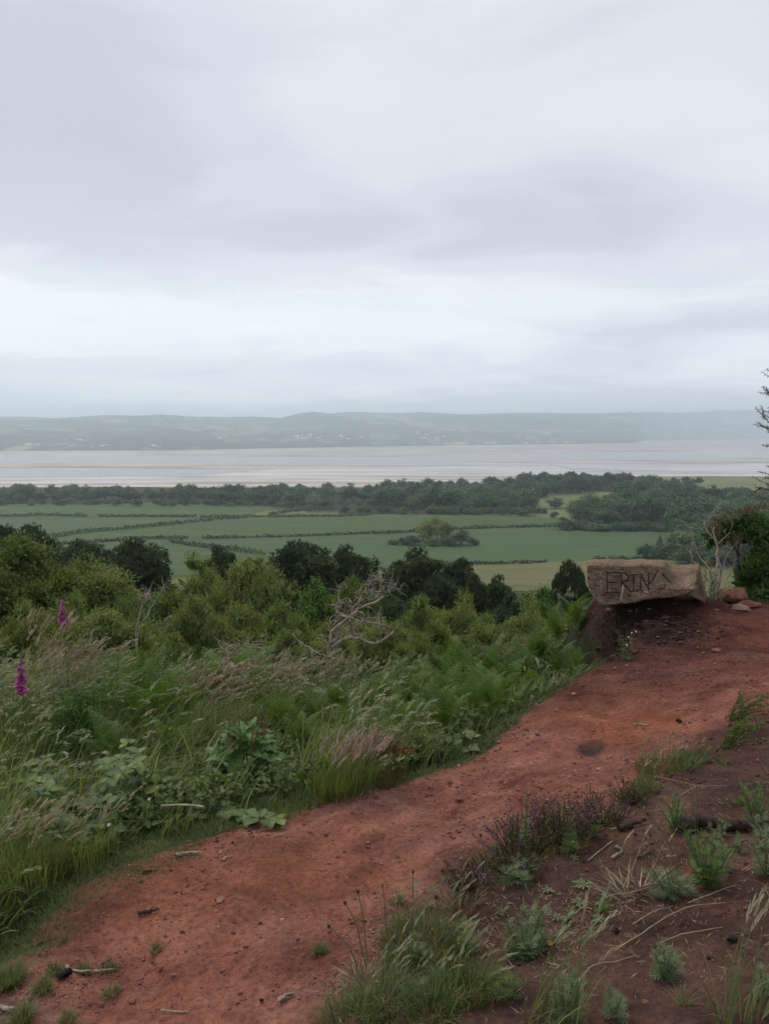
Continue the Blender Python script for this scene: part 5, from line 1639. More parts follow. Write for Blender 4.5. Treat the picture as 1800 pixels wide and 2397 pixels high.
# tall seeding grass, blown to the right
tg = MB(); tb = MB()
X, Y, Z, e = spots(26000, y0=2.5, y1=12, emin=.16)
dens = fbm(X * .9, Y * .9, oct=3, s=120)
pr = .04 + .96 * sstep(-.12, .16, dens + .04)
pr *= np.where(fern_near(X, Y), .15, 1) * np.where(kept(X, Y), .05, 1)
pxx = 900 + 1650 * X / Y / 1.03
pr *= np.where(pxx > 960, .08, .46) * sstep(.15, .5, e) * np.where((pxx > 640) & (Y < 5.3), .3, 1) * np.where((pxx > 60) & (pxx < 470) & (Y < 4.1), .3, 1)
pr *= 1 - .8 * sstep(9, 11, Y)
m = R.rand(len(X)) < pr
X, Y, Z, e, pxx = X[m], Y[m], Z[m], e[m], pxx[m]
n = len(X)
print('tall stems', n)
hgt = (.30 + .34 * sstep(.2, 1.0, e)) * (1 + .25 * fbm(X * .7, Y * .7, oct=2, s=122)) * R.uniform(.75, 1.15, n) * np.where(pxx < 250, 1.12, 1)
az = R.normal(0.0, .75, n) + .15
lean = R.uniform(.05, .30, n); drp = R.uniform(.2, .9, n)
tip, d, sd = blades(tg, np.c_[X, Y, Z], az, hgt, lean, drp, .0035 * np.clip(Y / 4, 1, 2.2), seg=5, a=R.uniform(.2, .7, n), m=0, tipw=.4)
pk = np.clip(.36 + .45 * fbm(X * .8 + 9, Y * .8, oct=3, s=123) - .10 + .12 * R.normal(size=n), 0, 1)
heads(tg, tip, d, az, R.uniform(.07, .13, n), R.uniform(.010, .018, n) * np.clip(Y / 4.5, 1, 1.9), k=8, curl=R.uniform(.4, 1.2, n), a=pk, m=1, open_=.3)
tag(obj('tall_grass', tg.mesh('tall_grass', [M['blade'], M['seed']])), 'tall seeding meadow grass leaning to the right in the wind', kind='stuff')
X, Y, Z, e = spots(60000, y0=2.4, y1=12, emin=.14)
pr = (.12 + .88 * sstep(-.2, .15, fbm(X * .9, Y * .9, oct=3, s=120) + .05)) * np.where(900 + 1650 * X / Y / 1.03 > 980, .45, 1) * np.where(fern_near(X, Y, .4), .12, 1) * np.where(kept(X, Y), .15, 1)
m = R.rand(len(X)) < pr
X, Y, Z, e = X[m], Y[m], Z[m], e[m]; n = len(X)
print('blades', n)
hgt = (.16 + .34 * sstep(.05, .8, e)) * R.uniform(.6, 1.25, n)
blades(tb, np.c_[X, Y, Z], R.normal(.1, .9, n), hgt, R.uniform(.05, .5, n), R.uniform(.3, 1.7, n), R.uniform(.004, .014, n) * np.clip(Y / 4.5, .9, 2), seg=4, a=np.clip(R.normal(.5, .25, n), 0, 1))
tag(obj('meadow_grass', tb.mesh('meadow_grass', M['blade'])), 'green grass leaves between the seeding stems', kind='stuff')

# short turf along the edge of the path
st = MB()
X, Y, Z, e = spots(90000, x0=-120, x1=1420, y0=2.0, y1=7.0, emin=-.28, emax=.40)
m = R.rand(len(X)) < np.where(e < 0, np.where(Y < 3.3, .45, .25) * sstep(np.where(Y < 3.3, -.28, -.1), 0, e) * sstep(-.2, .3, fbm(X * 5, Y * 5, oct=2, s=133) + .2), .9) * np.where(Y > 4.3, np.where(e < .12, .8, .2), 1)
X, Y, Z, e = X[m], Y[m], Z[m], e[m]; n = len(X)
print('turf', n)
dry = np.clip(.42 + .5 * fbm(X * 2.6, Y * 2.6, oct=3, s=130) + .15 * R.normal(size=n), 0, 1)
blades(st, np.c_[X, Y, Z - .004], R.uniform(0, 6.28, n), R.uniform(.02, .055, n) * (1 + 1.3 * e.clip(0, .4) / .4), R.uniform(.1, .9, n), R.uniform(0, 1.4, n), R.uniform(.0018, .0035, n) * np.clip(Y / 3, .9, 1.8), seg=2, a=dry)
# small tufts out on the path
TUFTS = [(20, 2305, 60, 700, .07), (130, 2278, 28, 160, .04), (102, 2318, 32, 220, .045), (200, 2275, 26, 110, .035), (262, 2270, 26, 130, .035), (262, 2328, 26, 110, .04), (365, 2228, 18, 80, .035), (750, 2230, 24, 160, .04), (20, 2160, 70, 900, .07),
         (60, 2110, 90, 1100, .06), (50, 2392, 40, 260, .06), (160, 2395, 26, 150, .045), (1600, 2350, 18, 30, .06), (1725, 1880, 26, 80, .05), (1300, 2205, 12, 30, .03), (1690, 1790, 24, 60, .04)]
for (px, py, w, n, hh_) in TUFTS:
    p = G(px, py); r_ = w / 1650 * p[1] / 2
    a_ = R.rand(n) * 6.28; q = np.sqrt(R.rand(n)) * r_
    X, Y = p[0] + np.cos(a_) * q, p[1] + np.sin(a_) * q
    blades(st, np.c_[X, Y, ground(X, Y) - .004], a_ + R.normal(0, .5, n), R.uniform(.6, 1.3, n) * hh_, R.uniform(.1, .9, n), R.uniform(.1, 1.2, n), R.uniform(.0016, .003, n), seg=3, a=np.clip(R.normal(.45, .22, n), 0, 1))
tag(obj('turf', st.mesh('turf', M['short'])), 'short yellowish turf along the edge of the path', kind='stuff')


def tuft(px, py, w, n, h, mats, label, heads_n=0, hw=.012, hl=.09, az=None, name='grass_tuft', lean=(.05, .6), droop=(.1, 1.2), Y=None, av=(.45, .25), bw=.004, hm=1, hcurl=.5, straw=0):
    p = G(px, py) if Y is None else onY(px, Y)
    r_ = w / 1650 * p[1] / 2
    o0 = np.array(p)
    b = MB()
    a_ = R.rand(n) * 6.28; q = np.sqrt(R.rand(n)) * r_
    X, Yp = p[0] + np.cos(a_) * q, p[1] + np.sin(a_) * q
    B = np.c_[X, Yp, ground(X, Yp) - .006] - o0
    blades(b, B, a_ + R.normal(0, .6, n) if az is None else R.normal(az, .8, n), h * R.uniform(.45, 1.1, n), R.uniform(*lean, n), R.uniform(*droop, n), bw * R.uniform(.6, 1.3, n), seg=4, a=np.clip(R.normal(av[0], av[1], n), 0, 1), m=0)
    e_ = None
    if heads_n:
        hb_ = MB()
        k = heads_n
        a2 = R.rand(k) * 6.28; q2 = np.sqrt(R.rand(k)) * r_
        X, Yp = p[0] + np.cos(a2) * q2, p[1] + np.sin(a2) * q2
        z2 = R.normal(0.1 if az is None else az, .5, k)
        t_, d_, s_ = blades(hb_, np.c_[X, Yp, ground(X, Yp)] - o0, z2, h * R.uniform(1.1, 1.6, k), R.uniform(0, .3, k), R.uniform(.1, .5, k), .0025, seg=4, a=.5, m=0, tipw=.5)
        heads(hb_, t_, d_, z2, hl * R.uniform(.8, 1.2, k), hw, k=8, curl=hcurl, a=R.uniform(.2, .8, k), m=1, open_=.15)
        e_ = empty(name, p, label, 'grass')
        tag(obj('blade', b.mesh('blades', M[mats[0]]), e_), kind='stuff')
        tag(obj('seed_head', hb_.mesh('seed_heads', [M[mats[0]], M[mats[hm]]]), e_), kind='stuff')
        return e_
    return tag(obj(name, b.mesh(name, M[mats[0]]), loc=o0), label, 'grass')


tuft(800, 1858, 150, 900, .20, ('blade', 'purpleseed'), 'tuft of grass with upright purple pink heads by the path edge', heads_n=85, hl=.085, hw=.014, lean=(0, .35), droop=(.0, .6), hcurl=.25)
tuft(800, 1866, 150, 500, .08, ('straw',), 'ring of dry orange straw at the foot of the purple headed grass', av=(.3, .2), bw=.003)
tuft(900, 1835, 90, 140, .15, ('rustherb', 'rustherb'), 'wispy rust coloured grass right of the purple headed tuft', heads_n=40, hw=.02, hl=.07, lean=(0, .3), bw=.002)
tuft(435, 1660, 150, 200, .5, ('blade', 'fluff'), 'fluffy pinkish beige grass plumes left of the dock', heads_n=90, hl=.09, hw=.022, Y=5.2, hcurl=.8, az=.1)
tuft(120, 1500, 150, 200, .62, ('blade', 'fluff'), 'pinkish beige plumed grass between the two foxgloves', heads_n=90, hl=.10, hw=.024, Y=5.6, hcurl=.8, az=.1)
tuft(40, 1470, 60, 80, .75, ('blade', 'fluff'), 'tall dense beige plume at the left edge', heads_n=40, hl=.11, hw=.026, Y=5.4, hcurl=.4, az=.3)
tuft(700, 1560, 200, 200, .5, ('blade', 'fluff'), 'pinkish plumed grass below the dead tree', heads_n=80, hl=.10, hw=.026, Y=7.6, hcurl=.8, az=.1)
tuft(560, 1610, 220, 200, .5, ('blade', 'fluff'), 'beige plumed grass between the dock and the dead tree', heads_n=80, hl=.10, hw=.024, Y=6.2, hcurl=.8, az=.1)
# right foreground bank
tuft(900, 2350, 150, 420, .12, ('short', 'seed'), 'yellow green grass tuft at the bottom centre', heads_n=10, hl=.06, hw=.006, bw=.003, lean=(.1, .9))
tuft(1010, 2372, 130, 260, .11, ('short', 'seed'), 'grass tuft right of the bottom centre one', heads_n=8, hl=.06, hw=.006, bw=.003, lean=(.1, .9))
tuft(960, 2270, 120, 240, .09, ('short',), 'short grass tuft below the yellow buds', bw=.0028, lean=(.2, 1))
tuft(850, 2300, 90, 160, .08, ('straw',), 'bleached grass at the left rim of the grassy bank', bw=.0025, lean=(.3, 1.1))
tuft(1080, 2290, 100, 130, .08, ('short',), 'thin grass patch between the tuft and the bushy weed', bw=.0026, lean=(.2, 1))
tuft(820, 2392, 160, 420, .09, ('short',), 'grass spilling over the path edge at the bottom', bw=.0032)
tuft(985, 2215, 200, 700, .10, ('short', 'seed'), 'thin grass among the yellow flowered weeds', heads_n=16, hl=.06, hw=.006, bw=.0028)
tuft(1075, 2120, 120, 380, .08, ('straw', 'straw'), 'dry bleached grass below the heather', heads_n=10, hl=.05, hw=.005, bw=.0025)
tuft(1080, 2330, 160, 500, .11, ('blade', 'seed'), 'sparse grass right of the big tuft', heads_n=14, hl=.07, hw=.007, bw=.0032)
tuft(1560, 1798, 150, 600, .09, ('short', 'straw'), 'dry tipped grass tuft at the top of the bank', heads_n=26, hl=.05, hw=.006, bw=.003)
tuft(1625, 1778, 70, 260, .08, ('short',), 'green grass beside the dry tipped tuft', bw=.003)
tuft(1508, 1850, 60, 140, .10, ('short', 'straw'), 'small grass tuft at the right end of the heather', heads_n=8, hl=.05, hw=.006)
tuft(1480, 2085, 130, 80, .12, ('straw', 'straw'), 'flattened dry grass left of the big leafy weed', heads_n=6, hl=.06, hw=.006, lean=(.7, 1.3), droop=(.1, .5), av=(.4, .3))
tuft(1190, 2030, 170, 260, .10, ('short',), 'grass growing through the left heather', bw=.0028)
tuft(1290, 1965, 190, 320, .11, ('blade',), 'grass growing through the middle of the heather', bw=.0028)
tuft(30, 2060, 170, 900, .24, ('blade', 'seed'), 'tall pale stemmed grass at the left edge above the path', heads_n=50, hl=.08, hw=.008, bw=.0045, lean=(0, .35), droop=(0, .7), Y=2.95, av=(.65, .2))
tuft(160, 2010, 170, 600, .20, ('blade', 'seed'), 'straight grass stems in front of the brambles', heads_n=28, hl=.07, hw=.008, bw=.004, lean=(0, .3), droop=(0, .5), Y=3.15, av=(.6, .2))
tuft(640, 1900, 240, 900, .10, ('blade',), 'fresh grass at the foot of the dock', bw=.004, Y=3.85, lean=(0, .5))
tuft(1740, 2395, 120, 40, .2, ('short', 'seed'), 'slender grass stems at the lower right corner', heads_n=8, hl=.08, hw=.006)
tuft(1290, 2395, 160, 60, .2, ('blade', 'seed'), 'slender seeding grass at the bottom right of centre', heads_n=12, hl=.08, hw=.007, az=.2)
tuft(1300, 1625, 60, 60, .10, ('blade', 'straw'), 'few pale grass heads on the edge of the mound', heads_n=7, hl=.05, hw=.008)

# ---- bracken
def frond_mesh(seed, L_=.62, tri=.26):
    rs = np.random.RandomState(seed); b = MB()
    n = 20
    t_ = np.linspace(0, 1, n)
    ang_ = .25 + 1.15 * t_ ** 1.5
    pts = np.cumsum(np.c_[np.sin(ang_), np.zeros(n), np.cos(ang_)] * L_ / n, 0)
    pts = np.vstack([[0, 0, 0], pts])
    tube(b, pts, np.linspace(.0035, .0008, n + 1), 3, a=.7, cap=False)
    for i in range(4, n + 1):
        u_ = (i - 4) / (n - 4)
        pl = tri * (1 - u_) ** .8 * (.6 + .4 * min(1, (i - 3) / 3)) * rs.uniform(.85, 1.1) + .012
        tgd = unit(pts[min(i + 1, n)] - pts[i - 1])
        for s_ in (-1, 1):
            dr_ = unit(np.array([0, s_, 0]) * 1.0 + tgd * .35 + [0, 0, -.10 + rs.uniform(-.1, .1)])
            k = max(3, int(pl / .016))
            w_ = np.arange(k) / k
            C = pts[i] + dr_ * (w_ * pl)[:, None] - np.array([0, 0, 1]) * (w_ ** 2 * pl * .18)[:, None]
            sl = .040 * (1 - w_ * .85) * (pl / tri) ** .5 + .005
            nrm_ = unit(np.cross(dr_, tgd) * s_ * -1 + rs.normal(size=(k, 3)) * .12)
            for q in (-1, 1):
                rhombi(b, C, unit(tgd * q + dr_ * .55), nrm_, sl, .0125, a=np.clip(.45 + .30 * rs.normal(size=k) + .2 * w_, 0, 1), wide=.4)
            rhombi(b, C[-1:], dr_[None], nrm_[-1:], .02, .006, a=.8)
    return b.mesh('frond', M['fern'])


FR = [frond_mesh(i, .62 + .08 * i, .24 + .02 * i) for i in range(3)]
for i, (px, pt, Yf, s_) in enumerate(FERNS):
    b0 = onY(px, Yf); top = VP(px, pt, Yf).z
    h = min(max(top - b0.z, .35) * 1.12, 1.3)
    n_ = 6 if i % 3 else 8
    side = 'left' if px < 650 else 'centre' if px < 1000 else 'right'
    lab = {0: 'bracken fern in the left clump', 1: 'bracken fern among the central grass', 2: 'bracken fern beside the red mound'}[0 if px < 650 else 1 if px < 1000 else 2]
    special = {(1045, 1700): 'bright green bracken standing upright beside the path edge', (1150, 1712): 'smaller bright bracken nearest to the bend of the mound', (1300, 1500): 'highest bracken tucked under the boulder'}
    grp = {0: 'bracken on the left', 1: 'bracken below the dead tree', 2: 'bracken beside the mound'}[0 if px < 650 else 1 if px < 1000 else 2]
    lb = special.get((px, pt), lab.replace('bracken fern', ('large' if s_ > .95 else 'small' if s_ < .75 else 'middling') + ' bracken') + ', ' + lm(px).replace('above', 'below'))
    e_ = empty('bracken_fern', b0, lb, 'fern', None if (px, pt) in special else grp, rz=random.uniform(0, 6))
    # stalk carries the fronds up to the height they have in the photo
    b = MB(); tube(b, [(0, 0, -.03), (.005, 0, h * .3), (0, .004, h * .55)], [.006, .005, .003], 5, a=.3)
    obj('stalk', b.mesh('stalk', M['stem']), e_)
    for k in range(n_):
        hz = h * (.12 + .43 * k / n_)
        sc_ = s_ * (h / .75) ** .6 * random.uniform(.75, 1.05)
        obj('frond', FR[k % 3], e_, loc=(0, 0, hz), rot=(0, random.uniform(-.25, .15) - .1, k * 2.4 + random.uniform(-.3, .3)), scale=(sc_,) * 3)


# ---- broad leaves
def leaf_mesh(name, L_, Wd, mat_, seed, wavy=.0, fold=.25, curl=.5, serr=0, nu=8, shape=.42, basal=False):
    rs = np.random.RandomState(seed); b = MB()
    t_ = np.linspace(0, 1, nu + 1)
    wprof = Wd / 2 * (np.sin(PI * t_ ** shape_pow(shape)) ** .75)
    wprof[0] = Wd * .06 if not basal else Wd * .25
    ang_ = -curl * t_ ** 1.3
    cx_ = np.r_[0, np.cumsum(np.cos(ang_[1:]) * L_ / nu)]; cz_ = np.r_[0, np.cumsum(np.sin(ang_[1:]) * L_ / nu)]
    V = []
    for i in range(nu + 1):
        sr = 1 + (serr * (1 if i % 2 else -1))
        for s_ in (-1, -.5, 0, .5, 1):
            ww = wprof[i] * s_ * (sr if abs(s_) == 1 else 1)
            wv = wavy * L_ * math.sin(i * 2.2 + (1.3 if s_ > 0 else 0)) * abs(s_) ** 2
            V.append((cx_[i], ww, cz_[i] + abs(ww) * fold + wv - (.012 * L_ if s_ == 0 else 0)))
    b.add(np.array(V), Q=grid_quads(nu + 1, 5), a=np.tile([.35, .5, .6, .45], nu))
    return b.mesh(name, M[mat_])


def shape_pow(sv):
    return math.log(.5) / math.log(sv)


def put_leaf(parent, me_, at_, az_, pitch, s_=1.0, roll=0, name='leaf'):
    return obj(name, me_, parent, loc=at_, rot=(roll, -pitch, az_), scale=(s_,) * 3)


DL = [leaf_mesh('leaf', .26, .115, 'dock', i, wavy=.05, fold=.2, curl=.6 + .3 * i, shape=.40, basal=True, nu=10) for i in range(3)]
dk = onY(570, 4.35)
e_ = empty('dock_plant', dk, 'large dock plant with broad wavy green leaves beside the path', 'plant')
htop = VP(570, 1660, 4.35).z - dk.z
for k in range(54):
    a_ = k * 2.399; f = (k / 54) ** .8
    z_ = htop * (.08 + .66 * f)
    r_ = .03 + .09 * (1 - f) * random.uniform(.5, 1)
    put_leaf(e_, DL[k % 3], (math.cos(a_) * r_, math.sin(a_) * r_, z_), a_ + random.uniform(-.3, .3), random.uniform(-.2, .75) + .35 * f, (1.12 - .62 * f) * random.uniform(.8, 1.1), random.uniform(-.3, .3))
for k in range(11):
    a_ = R.rand() * 6.28; q = R.uniform(0, .07); dxx, dyy = math.cos(a_), math.sin(a_)
    l_ = smooth_line([(dxx * q, dyy * q, 0), (dxx * (q + .06), dyy * (q + .06), htop * .5), (dxx * (q + .12), dyy * (q + .12), htop * R.uniform(.82, 1.06))], 10)
    b = MB(); tube(b, l_, np.linspace(.005, .002, len(l_)), 5, a=.5, m=0)
    n_ = 90; tt = R.uniform(.55, 1, n_); C = np.stack([np.interp(tt, np.linspace(0, 1, len(l_)), l_[:, j]) for j in range(3)], -1)
    rhombi(b, C, unit(rdir(n_, R) + [0, 0, .5]), rdir(n_, R), R.uniform(.008, .018, n_), .008, a=R.rand(n_), m=1)
    obj('flower_stalk', b.mesh('flower_stalk', [M['stem'], M['rust']]), e_)

# ---- foxgloves
def bell_mesh():
    b = MB(); k = 8
    prof = [(0, .002), (.008, .0055), (.02, .0075), (.032, .009), (.040, .0125), (.044, .0145)]
    V = []
    for i, (x, r) in enumerate(prof):
        for j in range(k):
            a_ = j / k * 2 * PI
            V.append((x + (.004 * math.cos(a_) if i == 5 else 0), r * math.sin(a_), r * math.cos(a_)))
    b.add(V, Q=grid_quads(6, k, True), a=np.repeat([.3, .45, .5, .6, .85], k))
    return b.mesh('flower', M['pinkbell'])


BELL = bell_mesh()
BUD = rock_mesh('bud', M['lime'], (.009, .005, .005), 5, 1, 1, .1)
FL_L = leaf_mesh('leaf', .13, .05, 'herb', 5, fold=.3, curl=.7)


def foxglove(px, ptop, pbot, Y, lab, h_bells, nb_=26):
    b0 = onY(px, Y); zt = VP(px, ptop, Y).z; zb = VP(px, pbot, Y).z
    e_ = empty('foxglove', b0, lab, 'flower')
    H = zt - b0.z; hb_ = zb - b0.z
    b = MB(); l_ = smooth_line([(0, 0, -.05), (.01, 0, H * .4), (-.005, 0, H * .8), (.012, 0, H)], 18)
    tube(b, l_, np.linspace(.006, .0015, len(l_)), 6, a=.5)
    obj('stem', b.mesh('stem', M['stem']), e_)
    bl = h_bells
    for k in range(nb_):
        t_ = k / nb_
        z_ = hb_ + (H - hb_) * bl * t_
        x_ = np.interp(z_, l_[:, 2], l_[:, 0])
        a_ = -PI / 2 + random.uniform(-1.9, 1.9)
        obj('flower', BELL, e_, loc=(x_, 0, z_), rot=(0, .55 + .2 * random.random(), a_), scale=(1.25 - .75 * t_,) * 3)
    for k in range(16):
        z_ = hb_ + (H - hb_) * (bl + (1 - bl) * k / 16)
        a_ = R.rand() * 6.28; x_ = np.interp(z_, l_[:, 2], l_[:, 0])
        obj('bud', BUD, e_, loc=(x_ + .008 * math.cos(a_) * (1 - k / 20), .008 * math.sin(a_), z_), rot=(0, .3, a_), scale=(1 - .6 * k / 16,) * 3)
    for k in range(9):
        put_leaf(e_, FL_L, (0, 0, H * (.04 + .5 * k / 9)), k * 2.4, .5, 1.3 - .1 * k)
    return e_


foxglove(50, 1515, 1612, 4.6, 'nearer foxglove with a spike of purple pink bells at the left edge', .72, 30)
foxglove(155, 1385, 1462, 5.6, 'farther foxglove with purple pink bells right of the nearer one', .80, 28)

# ---- brambles
BL = [leaf_mesh('leaf', .072, .054, 'bramble', 40 + i, fold=.18, curl=.35 + .3 * i, serr=.07, nu=8, shape=.42) for i in range(3)]


def bramble(px0, px1, Y0, Y1, n_tri, h, lab, seed, runners=6, flowers=0):
    rs = random.Random(seed)
    c = onY((px0 + px1) / 2, (Y0 + Y1) / 2)
    e_ = empty('bramble_bush', c, lab, 'bramble')
    pts_ = []
    for k in range(n_tri):
        px = rs.uniform(px0, px1); Y = rs.uniform(Y0, Y1)
        g = onY(px, Y); dz = h * (rs.random() ** .55) * (.7 + .3 * math.sin(px / 37.0))
        p = g - c + Vector((0, 0, dz + .02)); pts_.append(p)
        a_ = rs.uniform(0, 6.28); tilt = rs.uniform(-.15, .55)
        for j, da in enumerate((0, 1.25, -1.25)):
            put_leaf(e_, BL[rs.randrange(3)], p + Vector((math.cos(a_ + da) * .012, math.sin(a_ + da) * .012, 0)), a_ + da, tilt - .1 * j, rs.uniform(.75, 1.25) * (1.1 if j == 0 else .9), rs.uniform(-.25, .25))
    for k in range(runners):
        ps = sorted(rs.sample(pts_, 5), key=lambda v: v.x)
        l_ = smooth_line([tuple(p - Vector((0, 0, .02))) for p in ps], 24)
        b = MB(); tube(b, l_, np.linspace(.003, .0015, len(l_)), 4, a=.5)
        obj('stem', b.mesh('stem', M['redstem']), e_)
    for k in range(flowers):
        p = rs.choice(pts_); b = MB()
        for j in range(5):
            a_ = j * 1.257
            rhombi(b, np.array([[0, 0, 0.]]), np.array([[math.cos(a_), math.sin(a_), .2]]), np.array([[0, 0, 1.]]), .011, .008, a=.5, wide=.6)
        obj('flower', b.mesh('flower', M['white']), e_, loc=p + Vector((0, -.01, .03)), rot=(.6, 0, 0))
    return e_


bramble(70, 300, 3.15, 3.8, 54, .36, 'bramble bush with rounded leaflets at the left above the path edge', 1, 6, 2)
bramble(280, 450, 3.45, 4.1, 44, .34, 'bramble bush right of the first one, with white blossom', 2, 5, 3)
bramble(850, 960, 4.15, 4.6, 20, .18, 'low bramble between the rusty grass and the bracken', 3, 3, 0)
bramble(60, 420, 3.7, 4.3, 46, .42, 'bramble mass behind the two path side brambles, among the grass', 7, 6, 2)
bramble(985, 1130, 4.6, 5.0, 18, .16, 'bramble under the bright bracken by the path', 4, 3, 0)
bramble(-60, 80, 3.6, 4.4, 16, .34, 'bramble leaves at the left edge among the grass', 6, 2, 0)
# the long runner reaching out towards the path
e_ = empty('bramble_runner', G(420, 1895), 'long bramble runner creeping out along the path edge', 'bramble')
l3 = [Vector(G(a, b_)) - e_.location + Vector((0, 0, z_)) for a, b_, z_ in ((420, 1897, .05), (500, 1908, .05), (560, 1925, .04), (620, 1935, .03), (680, 1930, .012))]
l_ = smooth_line([tuple(p) for p in l3], 26)
b = MB(); tube(b, l_, np.linspace(.004, .0018, len(l_)), 5, a=.6); obj('stem', b.mesh('stem', M['redstem']), e_)
for k in range(17):
    i = int(1 + k / 17 * (len(l_) - 2)); a_ = R.rand() * 6.28
    for da in (0, 1.25, -1.25):
        put_leaf(e_, BL[k % 3], Vector(l_[i]) + Vector((math.cos(a_ + da) * .01, math.sin(a_ + da) * .01, .015)), a_ + da, R.uniform(0, .4), R.uniform(.8, 1.3))
b = MB(); l_ = smooth_line([tuple(VP(378, 1886, 3.45)), tuple(VP(430, 1884, 3.45)), tuple(VP(475, 1888, 3.42))], 10); tube(b, l_ - l_[0], [.006] * len(l_), 5)
tag(obj('stick', b.mesh('stick', M['deadwood']), loc=l_[0]), 'pale dry stick caught in the grass above the bramble runner', 'stick')

# ---- low herbs with cut leaves (mugwort and ragwort like)
def herb(px, py, w, h, mat_, lab, n_st=7, n_lf=40, ll=.05, name='weed', spread=1.0, Y=None, droop=.2, cut=3, flowers=0, fmat='yellow', tipm=None):
    p = G(px, py) if Y is None else onY(px, Y)
    W_ = w / 1650 * p.y / 2; H = h / 1650 * p.y
    rs = np.random.RandomState(int(px * 7 + py))
    e_ = empty(name, p, lab, 'plant')
    sb = MB(); lf = MB()
    for k in range(n_st):
        a_ = rs.rand() * 6.28; f = rs.rand() ** .6 * spread
        top_ = np.array([math.cos(a_) * W_ * f, math.sin(a_) * W_ * f, H * (1 - .45 * f * rs.rand())])
        l_ = smooth_line([(0, 0, -.01), tuple(top_ * [.5, .5, .45]), tuple(top_)], 8)
        tube(sb, l_, np.linspace(.0028, .0012, len(l_)), 4, a=.5)
        n_ = max(4, n_lf // n_st)
        for j in range(n_):
            t_ = .08 + .92 * j / n_
            c_ = np.array([np.interp(t_, np.linspace(0, 1, len(l_)), l_[:, q]) for q in range(3)])
            b2 = j * 2.4 + rs.rand()
            up_ = .25 + .9 * t_
            ax = unit(np.array([math.cos(b2), math.sin(b2), up_ - droop]))
            L_ = 1.25 * ll * (1.15 - .65 * t_) * rs.uniform(.8, 1.15)
            nr_ = unit(np.array([-math.cos(b2) * .5, -math.sin(b2) * .5, 1.0]))
            va = np.clip(.4 + .25 * rs.normal() + .2 * t_, 0, 1)
            rhombi(lf, c_[None], ax[None], nr_[None], L_, L_ * .07, a=va)
            for q in range(cut):
                u_ = .25 + .65 * q / cut
                sl = L_ * .42 * math.sin(PI * min(1, .25 + u_ * .8))
                for s_ in (-1, 1):
                    sdv = np.cross(nr_, ax) * s_
                    rhombi(lf, (c_ + ax * L_ * u_)[None], unit(ax * .8 + sdv)[None], nr_[None], sl, sl * .20, a=np.clip(va + rs.uniform(-.1, .1), 0, 1), wide=.6)
    obj('stem', sb.mesh('stem', M['stem']), e_)
    tag(obj('foliage', lf.mesh('foliage', M[mat_]), e_), kind='stuff')
    for k in range(flowers):
        add_flower(e_, (rs.uniform(-W_, W_) * .7, -W_ * .4, H * rs.uniform(.5, 1.0)), .009, fmat)
    return e_


def flower_mesh(r, mat_, n_=13):
    b = MB()
    for j in range(n_):
        a_ = j / n_ * 2 * PI
        rhombi(b, np.array([[0, 0, 0.]]), np.array([[math.cos(a_), math.sin(a_), .35]]), np.array([[0, 0, 1.]]), r, r * .6, a=R.rand(), wide=.6)
    rhombi(b, np.array([[0, 0, 0.]] * 12), rdir(12, R) * [1, 1, .3] + [0, 0, .9], rdir(12, R), r * .7, r * .4, a=.9)
    return b.mesh('flower', M[mat_])


FMS = {}


def add_flower(par, at_, r, mat_):
    if mat_ not in FMS: FMS[mat_] = flower_mesh(.01, mat_)
    return obj('flower', FMS[mat_], par, loc=at_, rot=(R.uniform(.2, 1.1), R.uniform(-.4, .4), 0), scale=(r / .01,) * 3)


herb(1228, 2245, 160, 135, 'greyherb', 'bushy grey green weed with lobed leaves in the middle of the bank', 13, 190, .055, flowers=1)
herb(1240, 2240, 130, 60, 'herb', 'lower green skirt of leaves round the bushy weed', 9, 80, .06)
herb(1655, 2075, 150, 150, 'lime', 'bright green feathery weed, the biggest on the bank', 14, 230, .045)
herb(1570, 2100, 120, 60, 'greyherb', 'silvery green leaves at the foot of the bright feathery weed', 10, 110, .060, droop=.5)
herb(1690, 2040, 90, 120, 'greyherb', 'grey green stems behind the bright feathery weed', 5, 60, .04)
herb(1580, 1945, 84, 105, 'lime', 'small bright green bushy weed left of the fallen branch', 12, 150, .032)
herb(1765, 1925, 120, 110, 'lime', 'bright green bushy weed at the right edge', 13, 170, .036)
herb(1790, 1985, 90, 110, 'greyherb', 'grey green weed just below the bright one at the right edge', 7, 80, .045)
herb(1792, 2050, 80, 130, 'greyherb', 'tall silvery weed cut by the right edge', 7, 90, .045)
herb(1730, 2000, 36, 50, 'herb', 'small seedling under the fallen branch', 4, 26, .03)
herb(1690, 1960, 40, 60, 'greyherb', 'thin grey weed in front of the fallen branch', 3, 30, .03)
herb(1555, 2290, 90, 85, 'greyherb', 'round grey green weed alone in the dark soil', 10, 120, .040)
herb(1325, 2397, 80, 150, 'greyherb', 'tall feathery weed at the bottom right of centre', 7, 120, .045)
herb(1438, 2385, 66, 80, 'greyherb', 'small upright weed at the bottom right', 6, 80, .038)
herb(1410, 2135, 60, 40, 'lime', 'little fresh green seedling in the bank', 5, 40, .028)
herb(1335, 1995, 90, 50, 'herb', 'low green weed at the foot of the heather', 6, 60, .035)
herb(1395, 1960, 60, 50, 'herb', 'small green weed beside the bark strip', 5, 44, .03)
herb(1215, 2065, 110, 45, 'greyherb', 'pale grey green leaf rosette under the left heather', 10, 90, .055, droop=.5)
herb(1225, 2000, 50, 190, 'greyherb', 'tall greyish weed rising through the heather', 2, 60, .032)
herb(985, 2245, 110, 60, 'greyherb', 'grey green weed in the grass below the yellow flowers', 7, 70, .04)
herb(1090, 2225, 110, 70, 'herb', 'loose green weed left of the bushy grey green weed', 7, 70, .04)
herb(1180, 2330, 130, 60, 'herb', 'low green weed at the bottom centre', 7, 70, .045)
